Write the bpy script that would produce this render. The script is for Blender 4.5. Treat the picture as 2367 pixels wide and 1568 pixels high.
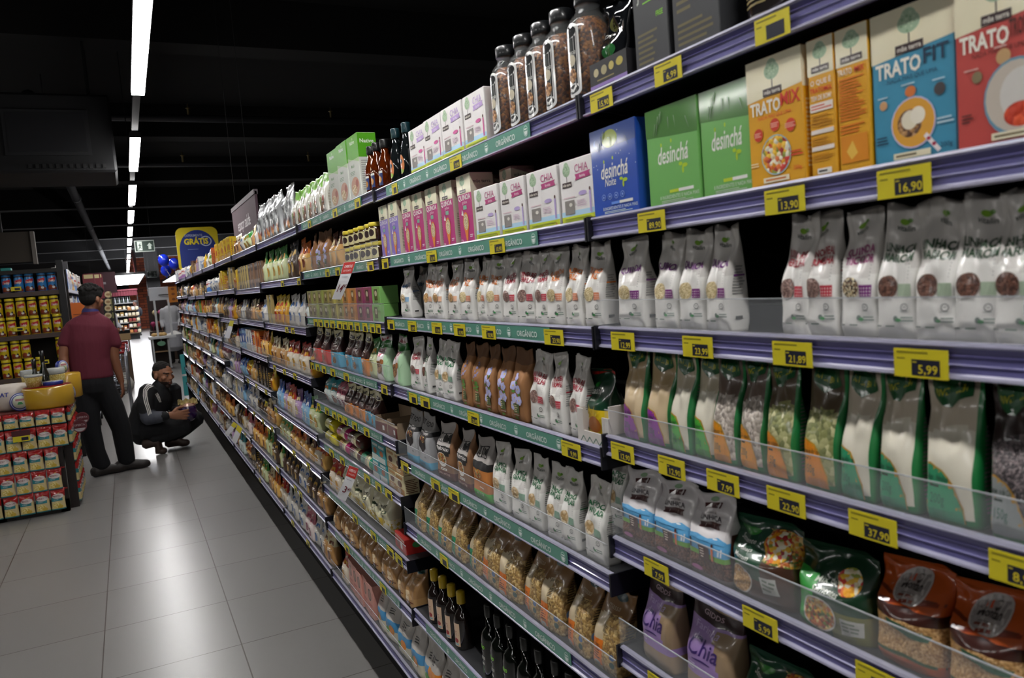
import bpy, bmesh, math, random
from mathutils import Vector, Matrix
from math import sin, cos, pi, radians
R = random.Random(7)
for o in list(bpy.data.objects): bpy.data.objects.remove(o)
SC = bpy.context.scene
COL = SC.collection

# ---------------------------------------------------------------- camera
W, H = 2367, 1568
FPX, YAW, PITCH, ROLL, HC = 1784.448, 0.4581755, -0.0839881, -0.0786771, 1.5688634
_f = Vector((sin(YAW)*cos(PITCH), cos(YAW)*cos(PITCH), sin(PITCH)))
_r = Vector((cos(YAW), -sin(YAW), 0)); _u = _r.cross(_f)
CR = cos(ROLL)*_r + sin(ROLL)*_u; CU = -sin(ROLL)*_r + cos(ROLL)*_u; CF = _f
cam_d = bpy.data.cameras.new('camera'); cam = bpy.data.objects.new('camera', cam_d); COL.objects.link(cam)
cam.matrix_world = Matrix(((CR.x, CU.x, -CF.x, 0), (CR.y, CU.y, -CF.y, 0), (CR.z, CU.z, -CF.z, HC), (0, 0, 0, 1)))
cam_d.sensor_width = 23.6; cam_d.lens = FPX/W*23.6; cam_d.clip_start = 0.05; cam_d.clip_end = 200
cam_d.dof.use_dof = True; cam_d.dof.focus_distance = 2.6; cam_d.dof.aperture_fstop = 5.0
SC.camera = cam
# ---------------------------------------------------------------- world, view
wd = bpy.data.worlds.new('world'); SC.world = wd; wd.use_nodes = True
wd.node_tree.nodes['Background'].inputs[0].default_value = (0.92, 0.95, 1.0, 1)
wd.node_tree.nodes['Background'].inputs[1].default_value = 0.1
SC.view_settings.view_transform = 'Standard'; SC.view_settings.look = 'None'
SC.view_settings.gamma = 1; SC.view_settings.use_curve_mapping = False
SC.view_settings.exposure = 0.0
STRIP = 76.0          # strength of the ceiling light strips
PANEL = 12.0
LIGHTS = [(-7.0, -5.4), (-4.3, -2.7), (-1.7, -.1), (.95, 2.5), (3.56, 5.17), (6.53, 8.12), (9.13, 10.87), (11.63, 13.25), (14.1, 15.8), (16.6, 18.25), (19.25, 20.9), (21.9, 23.55), (24.5, 26.2), (27.2, 28.8), (29.8, 31.5), (32.5, 34.1)]

def ray(px, py): return CF + CR*((px-W/2)/FPX) - CU*((py-H/2)/FPX)
def atX(px, py, X): v = ray(px, py); v = v*(X/v.x); return Vector((v.x, v.y, v.z+HC))
def atY(px, py, Y): v = ray(px, py); v = v*(Y/v.y); return Vector((v.x, v.y, v.z+HC))
def atZ(px, py, Z): v = ray(px, py); v = v*((Z-HC)/v.z); return Vector((v.x, v.y, Z))
def prj(p):
    q = Vector(p)-Vector((0, 0, HC)); d = q.dot(CF); return (W/2+FPX*q.dot(CR)/d, H/2-FPX*q.dot(CU)/d)
def YofPx(px, X, Z):
    a, b = 0.02, 60.0
    for _ in range(50):
        m = (a+b)/2
        q = Vector((X, m, Z-HC)); 
        x = W/2+FPX*q.dot(CR)/q.dot(CF) if q.dot(CF) > 0.01 else 1e9
        if x > px: a = m
        else: b = m
    return (a+b)/2

# ---------------------------------------------------------------- materials
def lin(c): return c/12.92 if c <= 0.04045 else ((c+0.055)/1.055)**2.4
def rgb(h):
    h = h.lstrip('#'); return tuple(lin(int(h[i:i+2], 16)/255) for i in (0, 2, 4)) + (1,)
MATS = {}
def mat(h, rough=0.45, metal=0.0, coat=0.0, alpha=1.0, emit=0.0, name=None, trans=0.0):
    k = (h, rough, metal, coat, alpha, emit, trans)
    if k in MATS: return MATS[k]
    m = bpy.data.materials.new(name or 'mat_'+h.strip('#')); m.use_nodes = True
    b = m.node_tree.nodes['Principled BSDF']
    b.inputs['Base Color'].default_value = rgb(h); b.inputs['Roughness'].default_value = rough
    b.inputs['Metallic'].default_value = metal; b.inputs['Coat Weight'].default_value = coat
    b.inputs['Coat Roughness'].default_value = 0.08
    b.inputs['Alpha'].default_value = alpha; b.inputs['Transmission Weight'].default_value = trans
    if emit: b.inputs['Emission Color'].default_value = rgb(h); b.inputs['Emission Strength'].default_value = emit
    MATS[k] = m; return m
def nodemat(name, rough=0.5, coat=0.0):
    m = bpy.data.materials.new(name); m.use_nodes = True; nt = m.node_tree
    b = nt.nodes['Principled BSDF']; b.inputs['Roughness'].default_value = rough; b.inputs['Coat Weight'].default_value = coat
    b.inputs['Coat Roughness'].default_value = 0.1
    tc = nt.nodes.new('ShaderNodeTexCoord'); return m, nt, b, tc
def grain(name, cols, scale, rough=0.55, coat=0.5, bump=0.5):
    if name in MATS: return MATS[name]
    m, nt, b, tc = nodemat(name, rough, coat)
    v = nt.nodes.new('ShaderNodeTexVoronoi'); v.inputs['Scale'].default_value = scale
    nt.links.new(tc.outputs['Object'], v.inputs['Vector'])
    s = nt.nodes.new('ShaderNodeSeparateColor'); nt.links.new(v.outputs['Color'], s.inputs[0])
    r = nt.nodes.new('ShaderNodeValToRGB'); r.color_ramp.interpolation = 'CONSTANT'
    e = r.color_ramp.elements
    for i, c in enumerate(cols):
        el = e[i] if i < 2 else e.new(i/len(cols))
        el.position = i/len(cols); el.color = rgb(c)
    nt.links.new(s.outputs[0], r.inputs[0]); nt.links.new(r.outputs[0], b.inputs['Base Color'])
    bp = nt.nodes.new('ShaderNodeBump'); bp.inputs['Strength'].default_value = bump; bp.inputs['Distance'].default_value = 0.002; bp.invert = True
    nt.links.new(v.outputs['Distance'], bp.inputs['Height']); nt.links.new(bp.outputs[0], b.inputs['Normal'])
    MATS[name] = m; return m
GRAINS = {
 'granola': (['4e280c', '7c4517', '643612', '9a6226', '3e200a', '85501e'], 230),
 'quinoa': (['cdb98a', 'e0cfa6', 'bda878', 'd8c79a'], 420),
 'redseed': (['8d6f66', '7a5c55', 'a38378', '6b4f49'], 420),
 'trimix': (['3a2a22', 'd9c79a', '8a6a4a', 'efe3c0', '2b1f1a'], 480),
 'brownseed': (['5d3a2d', '6e4636', '4b2d23', '7a5242'], 380),
 'chiaseed': (['4a4446', '6d6264', '332e30', '857779'], 420),
 'sunflower': (['b5aaa0', 'cfc5ba', '8f857c', 'a2978c'], 190),
 'pumpkin': (['a7a672', '8d9059', 'c2bf8e', '757a4c'], 150),
 'linseed': (['c49a62', 'b3874f', 'd5ad78', '9c7240'], 420),
 'pasta': (['b08d52', 'c0a064', '9c7a48', 'cdb078', '8a6c40'], 230),
 'popcorn': (['efe6bd', 'e9d98a', 'f5f0d8', 'd7b850'], 90),
 'mixed': (['c46a2c', 'e0c080', '8a3a1c', 'd9a030', '6a7a30'], 260),
 'salad': (['e9a01e', 'c8342a', 'efe8d0', '8f9a3a', 'e0702a', 'f0c030', 'a82a2a', 'e8d8b0'], 190),
 'oats': (['e0c9a4', 'cdb085', 'efe0c4', 'b99867'], 200),
 'strawb': (['c83a1e', 'e0532a', 'b02a18'], 150),
 'shred': (['e3cf7a', 'd5bd5c', 'efe0a0', 'c7aa48'], 160),
 'nuts': (['7a5230', '9a6a40', 'b88a58', '5c3a20'], 240),
}
def cmat(c, fin='card'):
    """colour code + finish -> material"""
    if c in GRAINS:
        cols, sc = GRAINS[c]; return grain(c+'_filling', cols, sc, 0.5, 0.6 if fin != 'card' else 0.1)
    if c == 'silver': return mat('c9cbcc', 0.28, 0.75, 0.2)
    if c == 'gold': return mat('d8b45a', 0.25, 0.8)
    if c == 'emb': c = 'cfe0da'
    if fin == 'card': return mat(c, 0.42, 0, 0.15)
    if fin == 'film': return mat(c, 0.33, 0, 0.45)
    if fin == 'wrap': return mat(c, 0.3, 0, 1.0)
    if fin == 'matte': return mat(c, 0.7)
    if fin == 'glass': return mat(c, 0.06, 0, 1.0)
    return mat(c, 0.45)

# ---------------------------------------------------------------- mesh building
class MB:
    def __init__(s): s.v = []; s.f = []; s.m = []; s.mats = []; s.sm = []
    def mi(s, m):
        if m not in s.mats: s.mats.append(m)
        return s.mats.index(m)
    def add(s, vs, fs, m, smooth=False):
        o = len(s.v); s.v += [tuple(p) for p in vs]; i = s.mi(m)
        for f in fs: s.f.append([o+k for k in f]); s.m.append(i); s.sm.append(smooth)
    def box(s, a, b, m):
        x0, y0, z0 = a; x1, y1, z1 = b
        s.add([(x0,y0,z0),(x1,y0,z0),(x1,y1,z0),(x0,y1,z0),(x0,y0,z1),(x1,y0,z1),(x1,y1,z1),(x0,y1,z1)],
              [(0,3,2,1),(4,5,6,7),(0,1,5,4),(1,2,6,5),(2,3,7,6),(3,0,4,7)], m)
    def bbox(s, a, b, m, c=0.002):
        """box with chamfered edges"""
        bm = bmesh.new(); bmesh.ops.create_cube(bm, size=1)
        for v in bm.verts: v.co = Vector((a[i]+(v.co[i]+.5)*(b[i]-a[i]) for i in range(3)))
        bmesh.ops.bevel(bm, geom=bm.edges[:], offset=c, segments=1, affect='EDGES')
        bm.verts.index_update()
        s.add([v.co.copy() for v in bm.verts], [[v.index for v in f.verts] for f in bm.faces], m); bm.free()
    def lathe(s, prof, m, n=20, c=(0,0,0), smooth=True, sx=1, sy=1):
        vs = []; fs = []
        for r, z in prof:
            for k in range(n): a = 2*pi*k/n; vs.append((c[0]+r*sx*sin(a), c[1]-r*sy*cos(a), c[2]+z))
        for i in range(len(prof)-1):
            for k in range(n): fs.append((i*n+k, i*n+(k+1)%n, (i+1)*n+(k+1)%n, (i+1)*n+k))
        fs.append(tuple(range(n))[::-1]); fs.append(tuple((len(prof)-1)*n+k for k in range(n)))
        s.add(vs, fs, m, smooth)
    def tube(s, pts, r, m, n=8, smooth=True):
        pts = [Vector(p) for p in pts]; vs = []; fs = []
        rs = r if isinstance(r, (list, tuple)) else [r]*len(pts)
        for i, p in enumerate(pts):
            d = (pts[min(i+1, len(pts)-1)]-pts[max(i-1, 0)]).normalized()
            a = d.cross(Vector((0, 0, 1))) if abs(d.z) < .95 else d.cross(Vector((1, 0, 0)))
            a.normalize(); b = d.cross(a)
            for k in range(n): t = 2*pi*k/n; vs.append(p+(a*cos(t)+b*sin(t))*rs[i])
        for i in range(len(pts)-1):
            for k in range(n): fs.append((i*n+k, i*n+(k+1)%n, (i+1)*n+(k+1)%n, (i+1)*n+k))
        fs.append(tuple(range(n))[::-1]); fs.append(tuple((len(pts)-1)*n+k for k in range(n)))
        s.add(vs, fs, m, smooth)
    def quad(s, pts, m, th=0.0):
        s.add(pts, [tuple(range(len(pts)))], m)
    def plate(s, pts, nrm, th, m):
        n = len(pts); nrm = Vector(nrm).normalized()*th; vs = [Vector(p) for p in pts]; vs += [p+nrm for p in vs]
        s.add(vs, [tuple(range(n))[::-1], tuple(range(n, 2*n))]+[(i, (i+1)%n, n+(i+1)%n, n+i) for i in range(n)], m)
    def mesh(s, name):
        me = bpy.data.meshes.new(name); me.from_pydata(s.v, [], s.f)
        for m in s.mats: me.materials.append(m)
        me.polygons.foreach_set('material_index', s.m); me.polygons.foreach_set('use_smooth', s.sm)
        me.update(); return me
    # ---- drawing printed artwork on a surface S(u,v,eps)
    def art(s, S, w, h, items, fin='card', e0=0.0002, de=0.000018, curved=False):
        e = e0; curved = curved or fin in ('film', 'wrap', 'glass')
        for it in items:
            k = it[0]
            if k == 'r':
                _, u0, v0, u1, v1, c = it; nu = max(1, int((u1-u0)*10)); nv = max(1, int((v1-v0)*14))
                s.add([S(u0+(u1-u0)*i/nu, v0+(v1-v0)*j/nv, e) for j in range(nv+1) for i in range(nu+1)],
                      [(j*(nu+1)+i, j*(nu+1)+i+1, (j+1)*(nu+1)+i+1, (j+1)*(nu+1)+i) for j in range(nv) for i in range(nu)], cmat(c, fin))
            elif k == 'e':
                _, cu, cv, ru, rv, c = it; n = 22
                vs, fs = cut2d([(cu+ru*cos(2*pi*t/n), cv+rv*sin(2*pi*t/n)) for t in range(n)], [tuple(range(n))], curved)
                s.add([S(x, y, e) for x, y in vs], fs, cmat(c, fin))
            elif k == 'p':
                _, pts, c = it
                vs, fs = cut2d(pts, [tuple(range(len(pts)))], curved)
                s.add([S(x, y, e) for x, y in vs], fs, cmat(c, fin))
            elif k == 'l':   # small illegible print: fine lines
                _, u0, v0, u1, v1, n, c = it; rr = random.Random(int(u0*997+v0*131+n))
                for j in range(n):
                    vv = v1-(v1-v0)*(j+.5)/n; hh = (v1-v0)/n*.22; ue = u0+(u1-u0)*rr.uniform(.65, 1)
                    m_ = 3
                    s.add([S(u0+(ue-u0)*i/m_, vv+d, e) for d in (-hh, hh) for i in range(m_+1)], [(i, i+1, m_+2+i, m_+1+i) for i in range(m_)], cmat(c, fin))
            elif k == 't':
                _, cu, v, hh, st, c = it[:6]; shear = it[6] if len(it) > 6 else 0; bold = it[7] if len(it) > 7 else 0.0; maxw = it[8] if len(it) > 8 else None
                vs2, fs2, tw = text2d(st, shear, bold)
                sx = hh*h; 
                if maxw and tw*sx > maxw*w: sx = maxw*w/tw
                sy = hh*h
                vs2, fs2 = cut2d([(cu+(x-tw/2)*sx/w, v+y*sy/h) for x, y in vs2], fs2, curved, .12, .025)
                s.add([S(x, y, e) for x, y in vs2], fs2, cmat(c, fin))
            e += de
CUT = {}
def cut2d(vs, fs, on, su=.1, sv=.05):
    """cut flat artwork into small pieces so that it can follow a curved face"""
    if not on and all(len(f) < 5 for f in fs): return vs, fs
    key = (tuple((round(x, 4), round(y, 4)) for x, y in vs), len(fs), on)
    if key in CUT: return CUT[key]
    bm = bmesh.new(); vv = [bm.verts.new((x, y, 0)) for x, y in vs]
    for f in fs:
        try: bm.faces.new([vv[i] for i in f])
        except ValueError: pass
    if any(len(f) > 4 for f in fs): bmesh.ops.triangulate(bm, faces=bm.faces[:])
    if on:
        for ax, st in ((0, su), (1, sv)):
            lo = min(v[ax] for v in vs); hi = max(v[ax] for v in vs); k = math.floor(lo/st)+1
            while k*st < hi:
                co = [0, 0, 0]; no = [0, 0, 0]; co[ax] = k*st; no[ax] = 1
                bmesh.ops.bisect_plane(bm, geom=bm.verts[:]+bm.edges[:]+bm.faces[:], plane_co=co, plane_no=no, dist=1e-6); k += 1
    bm.verts.index_update(); out = ([(v.co.x, v.co.y) for v in bm.verts], [tuple(v.index for v in f.verts) for f in bm.faces]); bm.free()
    CUT[key] = out; return out
TXT = {}
def text2d(st, shear=0, bold=0.0):
    k = (st, shear, bold)
    if k in TXT: return TXT[k]
    c = bpy.data.curves.new('t', 'FONT'); c.body = st; c.size = 1.0; c.resolution_u = 2; c.shear = shear; c.offset = bold; c.fill_mode = 'FRONT'
    o = bpy.data.objects.new('t', c); COL.objects.link(o); dg = bpy.context.evaluated_depsgraph_get(); dg.update()
    me = o.evaluated_get(dg).to_mesh(); vs = [(v.co.x, v.co.y) for v in me.vertices]; fs = [tuple(p.vertices) for p in me.polygons]
    o.evaluated_get(dg).to_mesh_clear(); bpy.data.objects.remove(o); bpy.data.curves.remove(c)
    if not vs: vs = [(0, 0)]
    x0 = min(v[0] for v in vs); y1 = max(v[1] for v in vs) or 1
    cap = 0.70
    vs = [((x-x0)/cap, y/cap) for x, y in vs]; tw = max(v[0] for v in vs)
    TXT[k] = (vs, fs, tw); return TXT[k]

# ---------------------------------------------------------------- objects
def obj(name, me, parent=None, loc=None, rz=0.0, label=None, cat=None, group=None, kind=None, rot=None):
    if isinstance(me, MB): me = me.mesh(name)
    o = bpy.data.objects.new(name, me); COL.objects.link(o)
    if parent: o.parent = parent
    if loc is not None: o.location = loc
    o.rotation_euler = rot if rot else (0, 0, rz)
    if label: o['label'] = label
    if cat: o['category'] = cat
    if group: o['group'] = group
    if kind: o['kind'] = kind
    return o

# ---------------------------------------------------------------- product shapes (front faces local -Y, x across, z up)
def S_box(w, d, h):
    def S(u, v, e): return ((u-.5)*w, -e, v*h)
    return S
def S_side(w, d, h):
    def S(u, v, e): return (w/2+e, u*d, v*h)
    return S
def box_kind(w, d, h, base, front=(), side=(), top=None, fin='card', bevel=0.0012):
    b = MB(); b.bbox((-w/2, 0, 0), (w/2, d, h), cmat(base, fin), bevel)
    if top: b.add([(-w/2+.001, .001, h+.0003), (w/2-.001, .001, h+.0003), (w/2-.001, d-.001, h+.0003), (-w/2+.001, d-.001, h+.0003)], [(0,1,2,3)], cmat(top, fin))
    b.art(S_box(w, d, h), w, h, front, fin); b.art(S_side(w, d, h), d, h, side, fin)
    return b
def smooth(t): t = max(0, min(1, t)); return t*t*(3-2*t)
def pouch_S(w, h, d, seed=0, lean=0.004, shoulder=0.38, wr=0.004, p=7, pillow=False):
    r = random.Random(seed); a1, a2, a3, a4, k1, k2 = [r.uniform(0, 6.28) for _ in range(4)]+[r.uniform(5, 9), r.uniform(2, 4)]
    tilt = r.uniform(-.5, .5)
    def prof(v):
        if pillow: return max(.02, (sin(pi*min(1, max(0, v)))**.6))
        a = .86+.14*smooth(v/.1); return a*(1-smooth((v-shoulder)/(.94-shoulder)))+.02
    def S(u, v, e, side=1):
        s = 2*u-1; pr = prof(v); ww = w/2*(1-.07*sin(pi*min(1, v*1.05))*(pr)+ .0*(1-pr))
        ed = max(0, 1-abs(s)**p)**(1/p)
        n = .8*wr*(sin(k1*v*2+a1+k2*s)*.6+sin(k1*3*v+a2-2.5*s)*.3+sin(9*s+a3+4*v)*.35)*(.35+smooth((v-.3)/.4))*(ed)
        if v > .5: n += side*0.22*wr*sin(k2*3*s+a4)*smooth((v-.5)/.2)*(1 if v < .96 else .5)
        y = d/2+lean*v*v - side*(d/2*pr*ed) - n - e*side
        return (s*ww+tilt*.012*v*v, y, v*h-.004*(1-pr)*cos(s*3+a1))
    return S
def pouch_kind(w, h, d, colf, art=(), seed=0, lean=0.004, shoulder=.38, wr=.004, p=7, pillow=False, fin='film', nu=22, nv=34, sideart=()):
    S = pouch_S(w, h, d, seed, lean, shoulder, wr, p, pillow); b = MB()
    us = [(.5+.5*sin(pi/2*(2*i/nu-1))) for i in range(nu+1)]; vs = []; n = 2*nu
    for j in range(nv+1):
        v = j/nv
        for i in range(nu+1): vs.append(S(us[i], v, 0, 1))
        for i in range(nu-1, 0, -1): vs.append(S(us[i], v, 0, -1))
    for j in range(nv):
        for i in range(n):
            f = (j*n+i, j*n+(i+1)%n, (j+1)*n+(i+1)%n, (j+1)*n+i)
            u = us[i] if i <= nu else us[n-i]
            b.f.append(list(f)); b.m.append(b.mi(cmat(colf(u, (j+.5)/nv), fin))); b.sm.append(True)
    b.v = vs; b.f.append(list(range(n))[::-1]); b.m.append(0); b.sm.append(False)
    b.f.append([nv*n+i for i in range(n)]); b.m.append(b.mi(cmat(colf(.5, .99), fin))); b.sm.append(False)
    b.art(S, w, h, art, fin, e0=.0007, de=.00004, curved=True)
    if sideart:
        def S2(u, v, e):
            a = S(.995, v, 0, 1); c = S(.995, v, 0, -1)
            x = max(S(.97, v, 0, 1)[0], a[0]); return (x+e+.0015, a[1]+(c[1]-a[1])*u, a[2])
        b.art(S2, d, h, sideart, fin, e0=.001)
    return b
def lathe_S(prof, arc=1.9):
    rm = max(r for r, z in prof); h = prof[-1][1]
    def rad(z):
        for (r0, z0), (r1, z1) in zip(prof, prof[1:]):
            if z0 <= z <= z1 and z1 > z0: return r0+(r1-r0)*(z-z0)/(z1-z0)
        return rm
    def S(u, v, e):
        z = v*h; a = (u-.5)*arc; r = rad(z)+e; return (r*sin(a), rm-r*cos(a), z)
    return S, 2*rm*arc/2, h
# ---------------------------------------------------------------- kinds of goods
KD = {}
def K(code, name, cat, desc, w, h, d, builder, hv=1):
    KD[code] = dict(name=name, cat=cat, desc=desc, w=w, h=h, d=d, b=builder, hv=hv, cache={})
def tree(u, v, s, q=.6, lab='mãe terra', c='a3bd9c'):
    """round leafy tree over a small dark name plate; q = width/height of the face"""
    a = [('r', u-s*.07, v-s*1.75*q, u+s*.07, v-s*.3*q, '4a3a36'), ('e', u, v, s*1.05, s*.85*q, c), ('e', u, v+s*.5*q, s*.72, s*.7*q, c)]
    for i in range(16): a.append(('e', u+s*.95*cos(i*2.4)*(.2+.05*i), v+s*.85*q*sin(i*2.4)*(.2+.05*i)+s*.15*q, s*.11, s*.1*q, 'bcd2b2' if i % 3 else '7da078'))
    return a+[('r', u-s*1.3, v-s*2.4*q, u+s*1.3, v-s*1.65*q, '3b2b2c'), ('t', u, v-s*2.22*q, s*.42*q, lab, 'efe9dc', 0, .01, s*2.2)]
def trato(base, w2, c2, pic):
    def B(seed):
        f = [('p', [(0, .68), (1, .73), (1, .997), (0, .997)], 'ece4c4')]+tree(.48, .885, .13, .59)
        f += [('t', .335, .575, .095, 'TRATO', 'f3efe2', 0, .03, .56), ('t', .79, .60, .095, w2, c2, 0, .02, .34),
              ('t', .5, .53, .028, 'NADA MAIS QUE UMA SALADA'[:18], c2, 0, 0, .6)]
        if pic == 'salad':
            f += [('e', .19, .42, .085, .05, 'd8452c'), ('e', .5, .47, .085, .05, 'd8452c'), ('e', .78, .44, .085, .05, 'd8452c'), ('l', .12, .4, .26, .44, 3, 'f0b8a8'), ('l', .43, .45, .57, .49, 3, 'f0b8a8'), ('l', .68, .42, .9, .46, 3, 'f0b8a8'),
                  ('e', .5, .24, .27, .155, '9cc0c8'), ('e', .5, .24, .255, .145, 'salad')]
            f += [('r', .25, .035, .72, .075, 'ece4c4'), ('l', .29, .04, .68, .07, 1, 'c8702a'), ('l', .02, .17, .2, .21, 2, 'f0e0b0'), ('l', .76, .2, .98, .25, 2, 'd8402a'), ('t', .87, .1, .03, '250g', 'd8402a')]
        if pic == 'smoothie':
            f += [('e', .14, .4, .05, .03, 'd0a070'), ('e', .48, .45, .065, .035, 'd87838'), ('e', .82, .42, .065, .04, '4a4446'), ('l', .07, .44, .2, .46, 1, 'bcd8e0'), ('l', .37, .49, .58, .51, 1, 'bcd8e0'), ('l', .74, .47, .9, .49, 1, 'bcd8e0'),
                  ('e', .5, .25, .27, .165, 'c9c0e0'), ('e', .5, .25, .255, .155, 'e2a438'), ('e', .46, .25, .15, .09, 'nuts'), ('e', .46, .27, .1, .06, 'efe6cc'), ('e', .56, .29, .09, .055, 'f4ecd8'),
                  ('p', [(.62, .15), (.66, .17), (.82, .05), (.78, .035)], 'f0e8e8'), ('e', .68, .13, .025, .012, 'b02848'), ('e', .74, .09, .025, .012, 'b02848'), ('r', .25, .03, .7, .07, 'ece4c4'), ('l', .28, .035, .66, .065, 1, '6a5a3a'), ('t', .88, .06, .03, '200g', '18324a'), ('l', .78, .2, .98, .25, 2, 'bcd8e0'), ('l', .04, .14, .2, .2, 3, '18324a')]
        if pic == 'bowl':
            f += [('e', .25, .42, .06, .035, '8a7a5a'), ('e', .55, .5, .08, .045, 'c8a070'), ('l', .1, .46, .34, .48, 1, 'e0b0a8'), ('l', .45, .55, .65, .57, 1, 'e0b0a8'), ('e', .68, .26, .36, .22, '6a98b0'), ('e', .68, .265, .34, .2, 'c9beb0'), ('e', .74, .27, .24, .15, 'd6d2cc'), ('e', .72, .16, .18, .07, 'strawb'), ('r', .4, .035, .95, .075, 'ece4c4'), ('l', .43, .04, .9, .07, 1, '6a5a3a'), ('l', .06, .16, .2, .22, 3, '5a2a2a')]
        sd = [('r', 0, .7, 1, .995, 'ece4c4')]+tree(.5, .88, .2, .25)+[('l', .1, .1, .9, .62, 16, 'f4e4b0')]
        return [box_kind(.089, .038, .150, base, f, sd, 'd8cfae')]
    return B
K('tmix', 'mixed_salad_topping_box', 'food box', 'yellow TRATO MIX box with salad bowl picture', .089, .150, .038, trato('e2a41c', 'MIX', 'd8402a', 'salad'))
K('tfit', 'smoothie_topping_box', 'food box', 'blue and cream TRATO FIT box with smoothie picture', .089, .152, .038, trato('3f93b4', 'FIT', '1d3a52', 'smoothie'))
K('tred', 'fruit_bowl_topping_box', 'food box', 'red and cream TRATO box with strawberry bowl picture', .089, .150, .038, trato('c24a44', 'TROPICAL', '5e2a26', 'bowl'))
def narrow(a):
    def B(seed):
        f = [('r', 0, .74, 1, .995, 'ece4c4')]+tree(.5, .9, .26, .227)
        if a: f += [('t', .5, .67, .035, 'O QUE É', 'f4ecd8', 0, .02, .8), ('t', .5, .615, .035, 'TRATOMIX', 'd8402a', 0, .02, .85), ('t', .5, .56, .035, 'TEM DE BOM?', 'f4ecd8', 0, .02, .8), ('r', .06, .48, .94, .54, 'f0e6dc'), ('l', .1, .49, .9, .53, 2, 'd8502a'), ('l', .08, .37, .92, .46, 4, 'c88a10'), ('r', .06, .32, .94, .35, 'f0e6dc'), ('l', .08, .24, .92, .3, 3, 'c88a10'), ('r', .06, .2, .94, .23, 'f0e6dc'), ('l', .08, .12, .92, .18, 3, 'c88a10'), ('r', .25, .03, .8, .07, 'f0ece0'), ('l', .3, .035, .78, .065, 1, '22201e')]
        else: f += [('t', .28, .68, .04, 'TRATO', 'f4ecd8', 0, .02, .45), ('t', .74, .68, .04, 'MIX', 'd8402a', 0, .02, .3), ('l', .08, .36, .92, .66, 14, 'e07818'), ('l', .08, .27, .92, .34, 3, 'e07818'), ('r', .08, .07, .92, .26, 'e08c1a'), ('p', [(.25, .15), (.45, .22), (.6, .13), (.4, .09)], 'f0c050')]
        return [box_kind(.034, .088, .150, 'e2a41c', f, (), 'b85a20')]
    return B
K('tnar1', 'food_box_turned_sideways', 'food box', 'narrow yellow box side with white text bars', .034, .150, .088, narrow(1))
K('tnar2', 'food_box_turned_sideways', 'food box', 'narrow yellow box side with orange nutrition table', .034, .150, .088, narrow(0))
def desin(base, top, n):
    def B(seed):
        f = [('p', [(0, .72), (1, .66), (1, .997), (0, .997)] if not n else [(0, .76), (1, .78), (1, .997), (0, .997)], top)]
        if n: f += [('e', .45, .86, .17, .1, '8a9a2a'), ('e', .14, .84, .06, .05, '6a8ad0'), ('e', .17, .85, .05, .045, top)]+[('e', R.random(), .5+R.random()*.45, .008, .006, 'c8d8f0') for _ in range(14)]
        f += [('t', .52, .43, .17, 'desinchá', 'f2f2ea', .25, .012, .6), ('e', .74, .37, .05, .02, 'b8d42a'), ('e', .66, .39, .035, .018, 'b8d42a'), ('e', .70, .33, .018, .035, 'b8d42a'), ('e', .3, .62, .015, .02, 'b8d42a'), ('e', .5, .64, .015, .02, 'b8d42a')]
        if n: f += [('t', .42, .34, .09, 'Noite', 'f2f2ea', .25, .005, .25)]+[('e', .25+i*.14, .22, .045, .035, '9fb8ea') for i in range(4)]+[('e', .25+i*.14, .22, .038, .029, base) for i in range(4)]+[('e', .25+i*.14, .22, .015, .012, '9fb8ea') for i in range(4)]
        f += [('r', .42, .125, .62, .155, 'c6d83a' if not n else '6a9af0'), ('r', .6, .125, .88, .155, 'f0f0ea'), ('t', .6, .07, .035, '8 INGREDIENTES E NADA MAIS', 'dfe8d8', 0, 0, .75), ('l', .25, .03, .95, .06, 2, 'cfe0c8')]
        b = box_kind(.105, .05, .138, base, f, (), top, fin='wrap')
        # film wrinkles of the shrink wrap
        S = S_box(.105, .05, .138); rr = random.Random(seed+5)
        for i in range(9):
            u = .2+.6*rr.random(); v = .8+.16*rr.random(); du = (u-.5)*.18; w_ = .003
            b.add([S(u, v, .0008), S(u+w_*3, v, .0026), S(u+du+w_, v-.12, .0009)], [(0, 1, 2)], cmat('dfe6dc', 'glass'))
        return [b]
    return B
K('dblue', 'tea_box', 'tea box', 'shrink-wrapped blue night tea box reading desinchá', .105, .138, .05, desin('2450b4', '1c3f8c', 1))
K('dgreen', 'tea_box', 'tea box', 'shrink-wrapped green tea box reading desinchá', .105, .138, .05, desin('76b862', '467c30', 0))
def chia(ac, rib):
    def B(seed):
        f = [('r', .0, 0, 1, .12, 'c3cf33'), ('r', 0, .12, 1, .2, 'b4d9ee')]+tree(.22, .84, .11, 1.0)
        f += [('t', .68, .78, .12, 'CHIA', ac, 0, 0, .48), ('p', [(.48, .66), (.94, .68), (.9, .74), (.94, .77), (.48, .75), (.51, .7)], ac), ('t', .7, .69, .045, 'farinha', 'f2eef0', .15, 0, .35), ('e', .68, .45, .12, .035, rib), ('r', .87, .14, .92, .46, rib), ('e', .895, .49, .025, .03, '5a3a30'),
              ('r', .12, .15, .42, .37, '8a8580'), ('e', .3, .3, .05, .03, 'd8d4cc'), ('l', .1, .4, .45, .43, 1, 'd8b8c0'), ('l', .5, .25, .82, .36, 4, 'd8c0d0'), ('l', .1, .02, .9, .1, 2, '97a62a'), ('e', .9, .04, .02, .03, 'b87a3a')]
        return [box_kind(.108, .05, .108, 'e9e6e4', f, [('t', .5, .3, .3, 'CHIA', 'e9d9e2', 0, 0, .7)], ac)]
    return B
def sidebox(base, *a): pass
K('chiap', 'chia_flour_box', 'food box', 'white CHIA box with pink ribbon and lime base', .108, .108, .05, chia('b23a78', 'b4a2d2'))
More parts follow.
